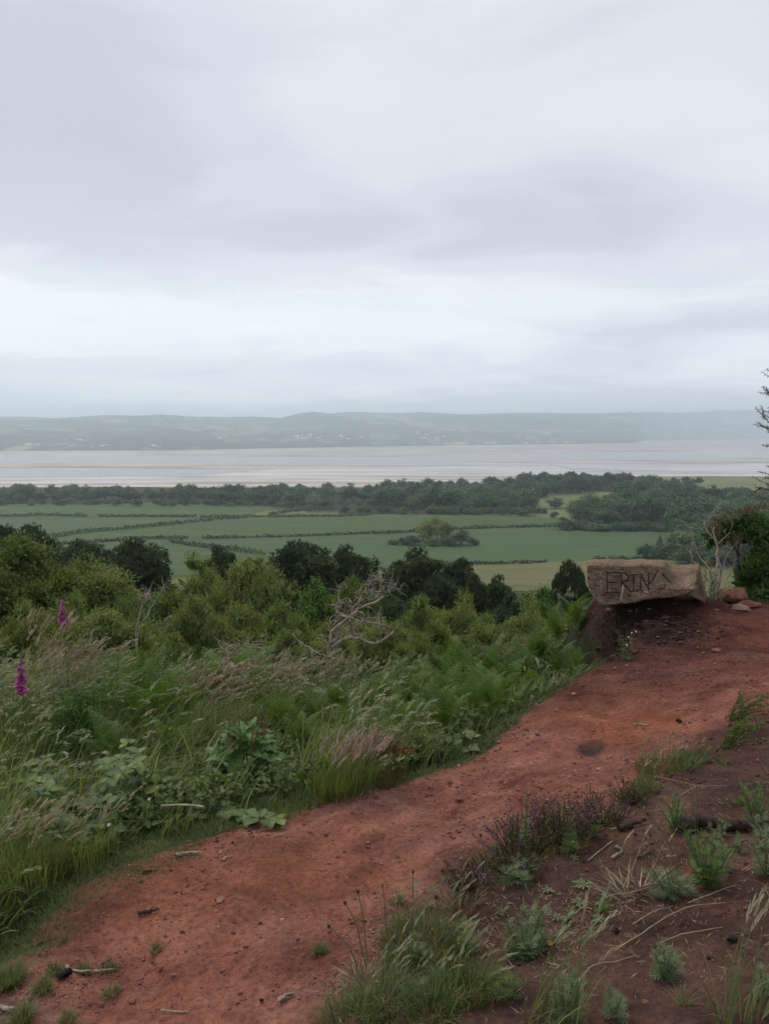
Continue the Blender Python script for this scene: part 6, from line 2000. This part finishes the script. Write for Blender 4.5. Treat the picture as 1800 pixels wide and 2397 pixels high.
herb(930, 2115, 60, 40, 'herb', 'small clump of green leaves at the top of the grassy bank', 5, 50, .03)
herb(1010, 2320, 120, 50, 'greyherb', 'grey leaves half hidden in the big tuft', 6, 50, .045)
herb(1790, 2330, 60, 90, 'greyherb', 'weed cut by the lower right edge', 5, 50, .04)
herb(660, 1880, 110, 95, 'herb', 'round dark green weed right of the dock', 9, 120, .045, Y=4.0)
herb(690, 1850, 70, 60, 'lime', 'pale yellow green flowered herb behind the round weed', 7, 60, .03, Y=4.3)
for (px, py, Y, lab) in ((330, 1520, 6.8, 'leafy stem left of the broad bracken'), (250, 1640, 5.3, 'green herb in the grass right of the dark gorse'), (1010, 1790, 4.6, 'green herb below the bright bracken'), (860, 1750, 5.2, 'green herb behind the purple headed tuft'),
                         (730, 1700, 5.2, 'green herb in the grass right of the dock'), (300, 1760, 4.2, 'green herb above the brambles'), (880, 1560, 8.0, 'green herb in the far grass'), (420, 1720, 4.9, 'leafy weed just left of the dock'), (200, 1700, 4.7, 'leafy weed below the dark gorse'), (90, 1730, 4.5, 'leafy weed at the far left in the grass'), (480, 1600, 6.3, 'leafy weed in the plumes left of the dock'), (640, 1600, 6.6, 'leafy weed above the dock on its right')):
    herb(px, py, 130, 120, 'herb', lab, 7, 70, .06, Y=Y)

# flat rosettes
RL = [leaf_mesh('leaf', .05, .014, 'greyherb', 70 + i, fold=.3, curl=.4, serr=.25, nu=8, shape=.6) for i in range(2)]
for i, (px, py, w, n_, lab) in enumerate([(1365, 2075, 66, 11, 'flat grey rosette highest on the bank'), (1358, 2118, 60, 10, 'flat grey rosette with a side shoot, middle of the bank'), (1402, 2155, 52, 9, 'dull purple grey rosette left of the black lumps'),
                                         (1305, 2152, 50, 7, 'thin grey rosette beside the charcoal'), (1282, 2088, 44, 7, 'small pale rosette near the heather'), (1345, 2010, 40, 6, 'small rosette among the dry litter'), (1515, 2005, 36, 4, 'single grey leaves by the dark twig'), (1330, 2262, 30, 5, 'tiny rosette right of the bushy weed')]):
    p = G(px, py); e_ = empty('rosette', p + Vector((0, 0, .004)), lab, 'plant')
    s_ = w / 1650 * p.y / .115
    for k in range(n_):
        put_leaf(e_, RL[k % 2], (0, 0, .003), k * 6.28 / n_ + R.uniform(-.2, .2), R.uniform(.1, .35), s_ * R.uniform(.7, 1.1))

# cat's-ear like flowers on wiry stems
for i, (px, py, ptx, pty, fl, lab) in enumerate([
    (1000, 2270, 1012, 2178, 'yellow', 'orange yellow flower open in the middle of the grassy bank'), (1055, 2260, 1050, 2168, 'yellow', 'yellow flower right of the open orange one'), (960, 2280, 972, 2182, 'yellow', 'yellow flower left of the open orange one'),
    (1080, 2290, 1076, 2207, 'yellow', 'yellow bud low beside the loose weed'), (1045, 2330, 1040, 2230, 'yellow', 'low yellow flower in the grass'), (965, 2235, 967, 2040, 'bud', 'tall stem with closed bud standing against the path'), (860, 2250, 838, 2088, 'bud', 'closed bud left of the tall stem'),
    (850, 2240, 808, 2113, 'bud', 'leftmost closed bud leaning over the path'), (905, 2200, 895, 2073, 'yellow', 'small yellow bud against the path'), (1030, 2210, 1020, 2100, 'bud', 'dark bud on an upright stem in the grass'), (845, 2290, 770, 2168, 'bud', 'bud on a long stem stretching left over the path'),
    (1560, 2100, 1432, 1958, 'yellow', 'yellow bud on a long stem leaning left from the silvery weed'), (1575, 2100, 1513, 1980, 'yellow', 'yellow bud on the middle one of the long stems'), (1580, 2095, 1521, 1954, 'bud', 'brown bud on a long stem by the silvery weed'),
    (1625, 2000, 1547, 1868, 'yellow', 'yellow bud on the stem by the small bushy weed'), (1628, 1960, 1595, 1795, 'bud', 'tall closed bud in the upper bank, left one'), (1632, 1955, 1622, 1785, 'bud', 'tall closed bud in the upper bank, right one'), (1590, 2060, 1515, 1905, 'bud', 'closed green bud left of the bright weed'),
    (1150, 2120, 1124, 1955, 'bud', 'closed bud standing left of the heather'), (1310, 2010, 1345, 1928, 'yellow', 'small yellow flower in the heather')]):
    p = G(px, py); q = VP(ptx, pty, p.y - .02)
    e_ = empty('hawkbit', p, lab, 'flower')
    d_ = q - p
    l_ = smooth_line([(0, 0, 0), tuple(d_ * .5 + Vector((d_.x * -.12, 0, .02))), tuple(d_)], 12)
    b = MB(); tube(b, l_, np.linspace(.0020, .0014, len(l_)), 4, a=.5); obj('stem', b.mesh('stem', M['stem']), e_)
    if fl == 'yellow':
        add_flower(e_, tuple(d_), .0065, 'yellow')
    bb = MB(); nb2 = 10; rhombi(bb, np.zeros((nb2, 3)) - [0, 0, .010], unit(rdir(nb2, R) * .35 + [0, 0, 1]), rdir(nb2, R), .018, .007, a=.2)
    obj('bud', bb.mesh('bud', M['stem']), e_, loc=tuple(d_))

# ---- heather
def heather(px, py, w, h, n_, lab, fl=.25, seed=0):
    p = G(px, py); rs = np.random.RandomState(seed + 5)
    W_ = w / 1650 * p.y / 2; H = h / 1650 * p.y
    e_ = empty('heather', p, lab, 'heather')
    sb = MB(); lf = MB(); fb = MB()
    for k in range(n_):
        a_ = rs.rand() * 6.28; q = rs.rand() ** .5
        b0 = np.array([math.cos(a_) * W_ * q * .8, math.sin(a_) * W_ * q * .45, 0])
        t0 = b0 + np.array([math.cos(a_) * W_ * .55 * rs.rand() + rs.normal() * .045, math.sin(a_) * .05, H * rs.uniform(.45, 1.05)])
        l_ = smooth_line([tuple(b0), tuple((b0 + t0) / 2 + rs.normal(size=3) * .012), tuple(t0)], 8)
        tube(sb, l_, np.linspace(.0018, .0008, len(l_)), 3, a=.4, cap=False)
        m_ = 46
        tt = rs.uniform(.15, 1, m_)
        C = np.stack([np.interp(tt, np.linspace(0, 1, len(l_)), l_[:, j]) for j in range(3)], -1)
        rhombi(lf, C, unit(rdir(m_, rs) + [0, 0, .9]), rdir(m_, rs), rs.uniform(.006, .014, m_), .0035, a=rs.rand(m_))
        if rs.rand() < fl:
            m_ = 9; tt = rs.uniform(.55, 1, m_)
            C = np.stack([np.interp(tt, np.linspace(0, 1, len(l_)), l_[:, j]) for j in range(3)], -1) + rs.normal(size=(m_, 3)) * .004
            rhombi(fb, C, unit(rdir(m_, rs) + [0, -.5, 0]), rdir(m_, rs), .009, .007, a=rs.rand(m_))
    obj('stem', sb.mesh('stem', M['redstem']), e_)
    tag(obj('foliage', lf.mesh('foliage', M['heather']), e_), kind='stuff')
    if fb.n: tag(obj('flower', fb.mesh('flower', M['purple']), e_), kind='stuff')


heather(1220, 1995, 130, 95, 80, 'dark heather clump with purple bells, left part of the row', .28, 1)
heather(1310, 1960, 150, 100, 95, 'heather clump in the middle of the row, purple flowered', .30, 2)
heather(1400, 1930, 120, 80, 60, 'thin browner heather clump at the right of the row', .16, 3)
heather(1095, 2085, 80, 70, 70, 'small heather sprig with purple flowers left of the row', .40, 4)
heather(1200, 2040, 90, 60, 60, 'low heather at the front of the row', .30, 6)
heather(1470, 1880, 60, 50, 40, 'last bare heather twigs toward the dry grass tuft', .04, 7)

# litter of dry needles and stalks under the plants of the bank
lt = MB()
n = 9000
px_ = R.uniform(740, 1830, n); py_ = R.uniform(1800, 2420, n)
d_ = ray(px_, py_); kk = -1.7 / d_[:, 2]; X, Y = d_[:, 0] * kk, d_[:, 1] * kk
m = (sdist(X, Y, BANK) < 0) & (R.rand(n) < .12 + .88 * sstep(0, .5, fbm(X * 2.5, Y * 2.5, oct=3, s=141) + .05))
X, Y = X[m], Y[m]; n = len(X)
rhombi(lt, np.c_[X, Y, ground(X, Y) + .004], rdir(n, R) * [1, 1, .12], [0, 0, 1] + rdir(n, R) * .3, R.uniform(.012, .05, n), R.uniform(.001, .0028, n), a=np.clip(R.normal(.35, .3, n), 0, 1))
tag(obj('litter', lt.mesh('litter', M['straw'])), 'bits of dry straw and needles strewn over the bank', kind='stuff')

# ---- gorse
def gorse_cloud(b, C, r, n_, rs, L_=.05, m=0, sq=.8, nn_=8):
    d = rdir(n_, rs); d[:, 2] = np.where((d[:, 2] < -.2) & (rs.rand(n_) < .5), -d[:, 2], d[:, 2])
    lump = 1 + .3 * fbm(d[:, 0] * 3, d[:, 1] * 3, d[:, 2] * 3, oct=2, s=int(C[0] * 100) % 97)
    P_ = np.array(C) + d * [1, 1, sq] * (r * rs.uniform(.55, 1.05, n_) * lump)[:, None]
    up = unit(d + [0, 0, .5] + rs.normal(size=(n_, 3)) * .4)
    tone = np.clip(.4 + .22 * rs.normal(size=n_), 0, 1)
    u_ = np.tile(np.arange(nn_) / nn_, n_)
    Pn = np.repeat(P_, nn_, 0) + np.repeat(up, nn_, 0) * (u_ * L_)[:, None]
    A_ = unit(np.repeat(up, nn_, 0) * .6 + rdir(n_ * nn_, rs))
    rhombi(b, Pn, A_, rdir(len(Pn), rs), L_ * .50 * (1.2 - .6 * u_), L_ * .15, a=np.clip(np.repeat(tone, nn_) + .25 * u_, 0, 1), m=m)


def ctr(px, py, Y, base):
    return np.array(VP(px, py, Y)) - np.array(base)


rs = np.random.RandomState(3)
gb = onY(1770, 7.9)
e_ = empty('gorse_bush', gb, 'dark green gorse bush with an arching top and brown dead tips, right of the boulder', 'gorse')
b = MB(); br = MB()
for (px, py, r, n_) in [(1745, 1225, .16, 260), (1790, 1235, .17, 280), (1700, 1240, .12, 170), (1668, 1262, .10, 90), (1830, 1250, .2, 200), (1760, 1250, .12, 160),
                       (1760, 1370, .20, 420), (1790, 1340, .22, 460), (1740, 1400, .17, 320), (1800, 1400, .22, 420), (1850, 1330, .28, 300), (1775, 1320, .14, 260), (1745, 1345, .12, 180), (1860, 1420, .25, 200), (1790, 1290, .12, 140), (1810, 1430, .16, 160)]:
    gorse_cloud(b, ctr(px, py, 7.9 + rs.uniform(-.15, .25), gb), r * 1.05, int(n_ * .9), rs)
    rhombi(b, ctr(px, py, 7.95, gb) + rdir(60, rs) * r * .55, rdir(60, rs), rdir(60, rs), .12, .08, a=.05)
obj('foliage', b.mesh('foliage', M['gorse']), e_)
for (px, py, r, n_) in [(1680, 1222, .07, 50), (1700, 1210, .05, 30), (1760, 1196, .06, 40), (1740, 1203, .05, 30), (1670, 1240, .06, 40), (1720, 1268, .06, 40), (1790, 1290, .06, 30), (1785, 1190, .05, 30)]:
    gorse_cloud(br, ctr(px, py, 7.85, gb), r, n_, rs, L_=.055, nn_=8)
obj('dead_foliage', br.mesh('dead_foliage', M['gorse_dry']), e_)
sb = MB()
for ln_ in ([(1770, 1445), (1780, 1350), (1790, 1240)], [(1765, 1445), (1735, 1350), (1725, 1290), (1740, 1235)], [(1768, 1445), (1810, 1330), (1830, 1260)], [(1728, 1300), (1705, 1262), (1680, 1240)], [(1770, 1440), (1750, 1390)]):
    l_ = smooth_line([tuple(ctr(x, y, 7.95, gb)) for x, y in ln_], 12, .006, rs)
    tube(sb, l_, np.linspace(.016, .006, len(l_)), 5)
obj('branch', sb.mesh('branch', M['darkwood']), e_)

# bare pale stems behind the boulder
bb0 = onY(1672, 7.75)
e_ = empty('bare_shrub', bb0, 'leafless pale stemmed shrub standing right behind the boulder', 'shrub')
SX, SY, SK = 1150, 1150, .3913
STEMS = [([(1340, 650), (1325, 540), (1290, 450), (1240, 390), (1210, 300), (1180, 220), (1130, 170)], .012), ([(1338, 650), (1345, 480), (1352, 400), (1340, 300), (1290, 240), (1270, 180)], .016), ([(1350, 640), (1370, 480), (1350, 400), (1345, 320), (1325, 250), (1330, 215)], .016),
         ([(1350, 560), (1400, 400), (1450, 320)], .009), ([(1290, 215), (1310, 140), (1370, 95)], .005), ([(1205, 410), (1190, 370), (1140, 325), (1090, 315)], .006), ([(1200, 300), (1195, 400), (1290, 500)], .006), ([(1390, 600), (1410, 520), (1450, 430), (1457, 350)], .006), ([(1320, 600), (1310, 450), (1295, 395)], .008),
         ([(1360, 470), (1420, 462), (1460, 450)], .005), ([(1345, 320), (1410, 260), (1440, 200)], .006), ([(1450, 420), (1430, 400), (1400, 385), (1370, 350)], .005), ([(1340, 420), (1380, 360), (1375, 330)], .005), ([(1350, 650), (1390, 590), (1420, 570)], .007), ([(1325, 560), (1280, 520), (1240, 520)], .004)]
for ln_, r_ in STEMS:
    Yo = 7.75 + rs.uniform(-.08, .1)
    l_ = smooth_line([tuple(ctr(SX + x * SK, SY + y * SK, Yo, bb0)) for x, y in ln_], 20, .004, rs)
    b = MB(); tube(b, l_, np.linspace(r_, r_ * .4, len(l_)) * rs.uniform(.85, 1.15, len(l_)), 5)
    for _ in range(4):
        i = rs.randint(3, len(l_) - 1); dv = unit(rs.normal(size=3) * [1, .4, .6] + [0, 0, .5])
        tube(b, [l_[i], l_[i] + dv * .04, l_[i] + dv * .08 + rs.normal(size=3) * .012], [.003, .002, .0012], 4)
    obj('stem', b.mesh('stem', M['deadwood']), e_)
# leafy willowherb behind the boulder
for i, (px, pt, Y, lab) in enumerate([(1640, 1305, 7.75, 'tallest narrow leaved willowherb behind the right end of the boulder'), (1612, 1318, 7.7, 'narrow leaved willowherb left of the tallest one'), (1580, 1325, 7.8, 'small pale willowherb just over the notch of the boulder'), (1660, 1340, 7.6, 'willowherb between boulder and bare stems'), (1655, 1372, 7.5, 'low willowherb with pale leaves beside the boulder')]):
    b0 = onY(px, Y); H = VP(px, pt, Y).z - b0.z
    e_ = empty('willowherb', b0, lab, 'plant'); b = MB(); tube(b, [(0, 0, -.03), (.005, 0, H * .5), (0, 0, H)], [.004, .003, .0015], 4, a=.5); obj('stem', b.mesh('stem', M['stem']), e_)
    b = MB(); n_ = 44; t_ = np.linspace(.15, 1, n_); a_ = np.arange(n_) * 2.4
    rhombi(b, np.c_[t_ * 0, t_ * 0, t_ * H], unit(np.c_[np.cos(a_), np.sin(a_), .2 + .5 * t_]), [0, 0, 1], .085 * (1.15 - .5 * t_), .016, a=np.clip(.5 + .3 * R.normal(size=n_), 0, 1))
    tag(obj('foliage', b.mesh('foliage', M['greyherb']), e_), kind='stuff')

# gorse shoots reaching in at the right edge
gx0 = onY(1905, 3.6)
e_ = empty('gorse_bush', gx0, 'brown spiny gorse sprigs reaching in at the right edge against the sky', 'gorse')
b = MB(); stem_ = MB(); rs = np.random.RandomState(9)
tube(stem_, smooth_line([(0, 0, 0), tuple(ctr(1880, 1400, 3.6, gx0)), tuple(ctr(1850, 1150, 3.6, gx0)), tuple(ctr(1840, 950, 3.6, gx0)), tuple(ctr(1835, 850, 3.6, gx0))], 20), np.linspace(.016, .004, 21), 6)


def sprig(p0, p1, n_=26, L_=.018):
    p0, p1 = np.array(p0), np.array(p1)
    ln_ = smooth_line([tuple(p0), tuple((p0 + p1) / 2 + [0, 0, -.004]), tuple(p1)], 10)
    tube(stem_, ln_, np.linspace(.0022, .001, len(ln_)), 4)
    t_ = np.linspace(.05, 1, n_); C = np.stack([np.interp(t_, np.linspace(0, 1, len(ln_)), ln_[:, j]) for j in range(3)], -1)
    dv = unit(p1 - p0)
    for _ in range(3):
        rhombi(b, C, unit(rdir(n_, rs) * 1.0 + dv * .7), rdir(n_, rs), L_ * rs.uniform(.6, 1.1, n_), .0022, a=np.clip(.35 + .3 * rs.normal(size=n_), 0, 1))


for (x0, y0, x1, y1) in [(1840, 905, 1785, 872), (1838, 880, 1793, 864), (1830, 930, 1776, 918), (1815, 928, 1785, 908), (1800, 922, 1792, 910), (1840, 965, 1800, 955), (1800, 990, 1770, 955), (1790, 980, 1782, 952), (1840, 1010, 1766, 994), (1800, 1003, 1772, 990), (1815, 1015, 1794, 1004),
                        (1840, 970, 1786, 962), (1830, 1045, 1784, 1041), (1840, 1000, 1795, 975), (1845, 1120, 1776, 1104), (1840, 1105, 1795, 1090), (1850, 1160, 1762, 1116), (1850, 1130, 1790, 1118), (1855, 1180, 1755, 1158), (1780, 1140, 1756, 1158), (1850, 1150, 1790, 1130), (1830, 1150, 1768, 1140), (1850, 940, 1810, 930)]:
    sprig(ctr(x0, y0, 3.6, gx0), ctr(x1, y1, 3.6 + rs.uniform(-.08, .08), gx0))
obj('spine', b.mesh('spine', M['gorse_dry']), e_)['kind'] = 'stuff'
fb_ = MB()
for k in range(26):      # the body of the bush, just outside the photo
    hz = rs.uniform(.25, 1.95); q = .34 * (1 - .35 * hz / 2)
    c_ = np.array([.16 + q * rs.uniform(.1, 1.3), rs.uniform(-.35, .45), hz])
    gorse_cloud(fb_, c_, rs.uniform(.09, .16), 110, rs, L_=.045)
    tube(stem_, smooth_line([(.0, 0, max(.02, hz - .5)), tuple(c_ * [.5, .5, 1] - [0, 0, .12]), tuple(c_)], 8), np.linspace(.008, .003, 9), 4)
obj('foliage', fb_.mesh('foliage', M['gorse']), e_)['kind'] = 'stuff'
obj('branch', stem_.mesh('branch', M['darkwood']), e_)

# small gorse bushes on the slope
for (px, pt, Y, w, lab, mt) in [(175, 1585, 5.0, 150, 'dark round gorse bush below the far foxglove', 'gorse'), (1180, 1535, 9.6, 120, 'grey green young gorse above the bracken', 'gorse'), (1240, 1530, 9.4, 90, 'second young gorse right beside the grey green one', 'gorse'), (1120, 1560, 9.0, 70, 'little gorse at the left of the grey green one', 'gorse')]:
    b0 = onY(px, Y); H = VP(px, pt, Y).z - b0.z; W_ = w / 1650 * Y / 2
    b = MB()
    for k in range(9):
        a_ = k * 2.4; q = W_ * .55 * (k / 9) ** .5
        gorse_cloud(b, (math.cos(a_) * q, math.sin(a_) * q, H * (.75 - .35 * rs.rand())), W_ * .5, 150, rs, L_=.045, nn_=7)
    gorse_cloud(b, (0, 0, H * .35), W_ * .8, 200, rs, L_=.05, nn_=7)
    e_ = empty('gorse_bush', b0, lab, 'gorse'); obj('foliage', b.mesh('foliage', M[mt]), e_)
    b = MB(); tube(b, [(0, 0, -.05), (0, .01, H * .6)], [.012, .006], 5); obj('stem', b.mesh('stem', M['darkwood']), e_)

# creeping broom at the top right of the bank
for (px, py, x1, y1, lab) in [(1700, 1755, 1790, 1700, 'creeping green broom sprawling on the upper bank at the right'), (1715, 1690, 1800, 1665, 'thin creeping broom above the other one at the right edge')]:
    p = G(px, py); e_ = empty('creeping_broom', p, lab, 'shrub'); sb = MB(); lf = MB()
    for k in range(13):
        q = G(px + (x1 - px) * rs.uniform(.2, 1.1) + rs.uniform(-20, 30), py + (y1 - py) * rs.uniform(.2, 1.1) + rs.uniform(-20, 15)) - p + Vector((0, 0, rs.uniform(.02, .12)))
        s0 = Vector((rs.uniform(-.03, .05), rs.uniform(-.02, .05), 0))
        l_ = smooth_line([tuple(s0), tuple((s0 + q) / 2 + Vector((0, 0, .03))), tuple(q)], 10); tube(sb, l_, np.linspace(.003, .0012, len(l_)), 4)
        n_ = 150; t_ = rs.rand(n_); C = np.stack([np.interp(t_, np.linspace(0, 1, len(l_)), l_[:, j]) for j in range(3)], -1)
        rhombi(lf, C, unit(rdir(n_, rs) + [0, 0, .5]), rdir(n_, rs), rs.uniform(.012, .026, n_), .004, a=rs.rand(n_))
    obj('stem', sb.mesh('stem', M['darkwood']), e_); obj('foliage', lf.mesh('foliage', M['herb']), e_)['kind'] = 'stuff'

# ---- dead tree
dt = onY(775, 8.6)
e_ = empty('dead_tree', dt, 'bleached twisted dead tree standing above the grass in the centre', 'tree')
DX, DY, DK = 500, 1250, .4214
rs = np.random.RandomState(12)
LIMBS = [([(630, 900), (640, 700), (650, 600), (660, 540), (720, 490), (790, 430), (830, 405), (900, 380), (942, 350)], .030, .012, 12), ([(645, 640), (700, 600), (760, 575), (830, 590), (890, 612), (940, 590), (997, 545)], .024, .012, 8),
         ([(995, 525), (940, 505), (860, 490), (780, 480)], .008, .010, 3), ([(745, 465), (700, 442), (685, 415), (690, 380), (740, 355)], .014, .006, 4), ([(690, 385), (700, 310), (714, 283)], .007, .003, 3), ([(942, 350), (905, 352), (880, 320), (880, 280)], .009, .004, 5),
         ([(760, 450), (772, 420), (800, 380), (825, 340), (820, 300)], .010, .004, 4), ([(640, 640), (630, 600), (605, 590), (600, 562)], .014, .008, 2), ([(740, 720), (650, 685), (600, 670), (540, 640), (480, 600), (440, 557)], .016, .007, 4), ([(900, 352), (930, 290), (915, 235), (942, 185)], .007, .002, 6),
         ([(760, 500), (780, 545), (825, 560)], .008, .004, 4), ([(668, 515), (690, 462), (722, 448)], .010, .005, 3), ([(350, 690), (390, 662), (415, 672), (445, 692)], .012, .009, 2), ([(790, 430), (830, 440), (835, 480), (800, 520)], .010, .005, 4), ([(740, 460), (770, 500), (760, 545), (790, 560)], .010, .005, 4),
         ([(900, 320), (960, 320), (1000, 305), (1045, 300)], .006, .002, 8), ([(880, 330), (860, 300), (870, 260), (920, 262)], .006, .002, 6), ([(720, 490), (700, 540), (720, 580)], .009, .005, 3), ([(680, 380), (740, 384), (760, 370)], .006, .003, 3), ([(850, 490), (900, 460), (940, 480), (955, 510)], .005, .002, 4),
         ([(650, 685), (690, 650), (710, 640), (715, 680)], .009, .004, 3), ([(800, 410), (820, 370), (860, 350)], .008, .003, 4), ([(640, 720), (560, 700), (520, 760)], .012, .006, 2), ([(680, 560), (685, 600), (690, 640)], .006, .003, 3), ([(780, 470), (740, 470), (700, 560), (640, 610)], .012, .008, 3)]
for ln_, r0, r1, tw in LIMBS:
    Yo = 8.6 + rs.uniform(-.25, .25) if r0 < .02 else 8.6
    P_ = [ctr(DX + x * DK, DY + y * DK, Yo + rs.uniform(-.05, .05), dt) for x, y in ln_]
    if r0 == .030: P_[0] = np.array([0, 0, -.1])
    l_ = smooth_line([tuple(p) for p in P_], 26, .004, rs)
    b = MB(); tube(b, l_, np.linspace(r0, r1, len(l_)) * rs.uniform(.85, 1.15, len(l_)), 7)
    for _ in range(tw * 2):
        i = rs.randint(len(l_) // 3, len(l_)); cur = l_[i].copy(); dv = unit(rs.normal(size=3) + [0, 0, .4]); ps_ = [cur.copy()]
        for s_ in range(rs.randint(3, 6)):
            dv = unit(dv + rs.normal(size=3) * .6); cur = cur + dv * rs.uniform(.03, .07); ps_.append(cur.copy())
        tube(b, smooth_line(ps_, 10), np.linspace(.0045, .0015, len(smooth_line(ps_, 10))), 4)
    obj('branch' if r0 < .03 else 'trunk', b.mesh('branch', M['deadwood']), e_)

# dead stalks and brushwood
for i, (pts_, Y, r0, nt_, lab, mt) in enumerate([
    ([(320, 1500), (325, 1450), (340, 1400), (352, 1385)], 8.0, .010, 30, 'bushy dead stalk leaning right behind the ferns', 'deadwood'), ([(322, 1500), (345, 1440), (372, 1395), (385, 1376)], 8.0, .009, 14, 'thinner pale dead stalk right of the bushy one', 'deadwood'),
    ([(620, 1560), (623, 1500), (624, 1478)], 8.2, .006, 8, 'upright straw stalk with a brown tuft left of the dead tree', 'deadwood'), ([(660, 1560), (662, 1520), (660, 1500)], 8.2, .004, 10, 'short rusty dock stalk beside the straw stalk', 'gorse_dry'),
    ([(1096, 1580), (1098, 1540), (1099, 1510)], 8.4, .005, 0, 'single pale thin stalk standing in the shrubs', 'deadwood'), ([(1180, 1535), (1172, 1520), (1160, 1505)], 9, .006, 3, 'short dead stick leaning left above the bracken', 'deadwood'), ([(1382, 1350), (1372, 1342), (1362, 1338)], 7.2, .006, 3, 'dead twig sticking out left of the boulder', 'deadwood')]):
    p0 = onY(pts_[0][0], Y) if i != 6 else Vector(VP(1390, 1366, 7.2))
    l_ = smooth_line([(0, 0, 0)] + [tuple(ctr(x, y, Y, p0)) for x, y in pts_], 14, .003, rs)
    b = MB(); tube(b, l_, np.linspace(r0, r0 * .5, len(l_)), 5)
    for _ in range(nt_):
        k = rs.randint(len(l_) * 2 // 3, len(l_)); dv = unit(rs.normal(size=3) * .7 + [0.2, 0, .8])
        tube(b, [l_[k], l_[k] + dv * .06, l_[k] + dv * .13 + rs.normal(size=3) * .015], [.003, .002, .001], 3)
    tag(obj('dead_stalk', b.mesh('dead_stalk', M[mt]), loc=p0), lab, 'stalk')
bw0 = onY(560, 8.4)
b = MB()
for k in range(46):
    c_ = ctr(rs.uniform(505, 600), rs.uniform(1500, 1530), 8.4, bw0); dv = unit(rs.normal(size=3) * [1, .5, .5] + [0, 0, .35]); L_ = rs.uniform(.12, .32)
    tube(b, smooth_line([c_ - dv * L_ / 2, c_ + rs.normal(size=3) * .01, c_ + dv * L_ / 2], 6), np.linspace(.006, .002, 7), 4)
tube(b, [(0, 0, -.02), tuple(ctr(555, 1525, 8.4, bw0))], [.010, .006], 5)
tag(obj('brushwood', b.mesh('brushwood', M['deadwood'])), 'heap of pale dead twigs lying on the bracken left of the dead tree', 'branches').location = bw0

# roots and thin dead growth hanging under the left end of the boulder
rb = MB()
o0 = np.array(VP(1400, 1420, 7.2))
for k in range(70):
    x = 1378 + 62 * rs.rand(); y = 1415 + 60 * rs.rand()
    c_ = np.array(VP(x, y, 7.15 - .15 * rs.rand())) - o0; ps_ = [c_]
    dv = unit(np.array([rs.normal() * .5 - .2, -.1, -.8]))
    for s_ in range(7):
        dv = unit(dv + rs.normal(size=3) * .45 + [0, 0, -.15]); ps_.append(ps_[-1] + dv * .05)
    l_ = smooth_line(ps_, 14)
    tube(rb, l_, np.linspace(.0035, .001, len(l_)), 3, cap=False)
tag(obj('roots', rb.mesh('roots', M['root'])), 'tangle of thin roots hanging under the left end of the boulder', 'roots').location = o0
# small white flowered herb in the dark bank
herb(1462, 1545, 60, 75, 'herb', 'dark leafy weed with tiny white flowers on the dark bank under the boulder', 8, 90, .05, flowers=5, fmat='white')
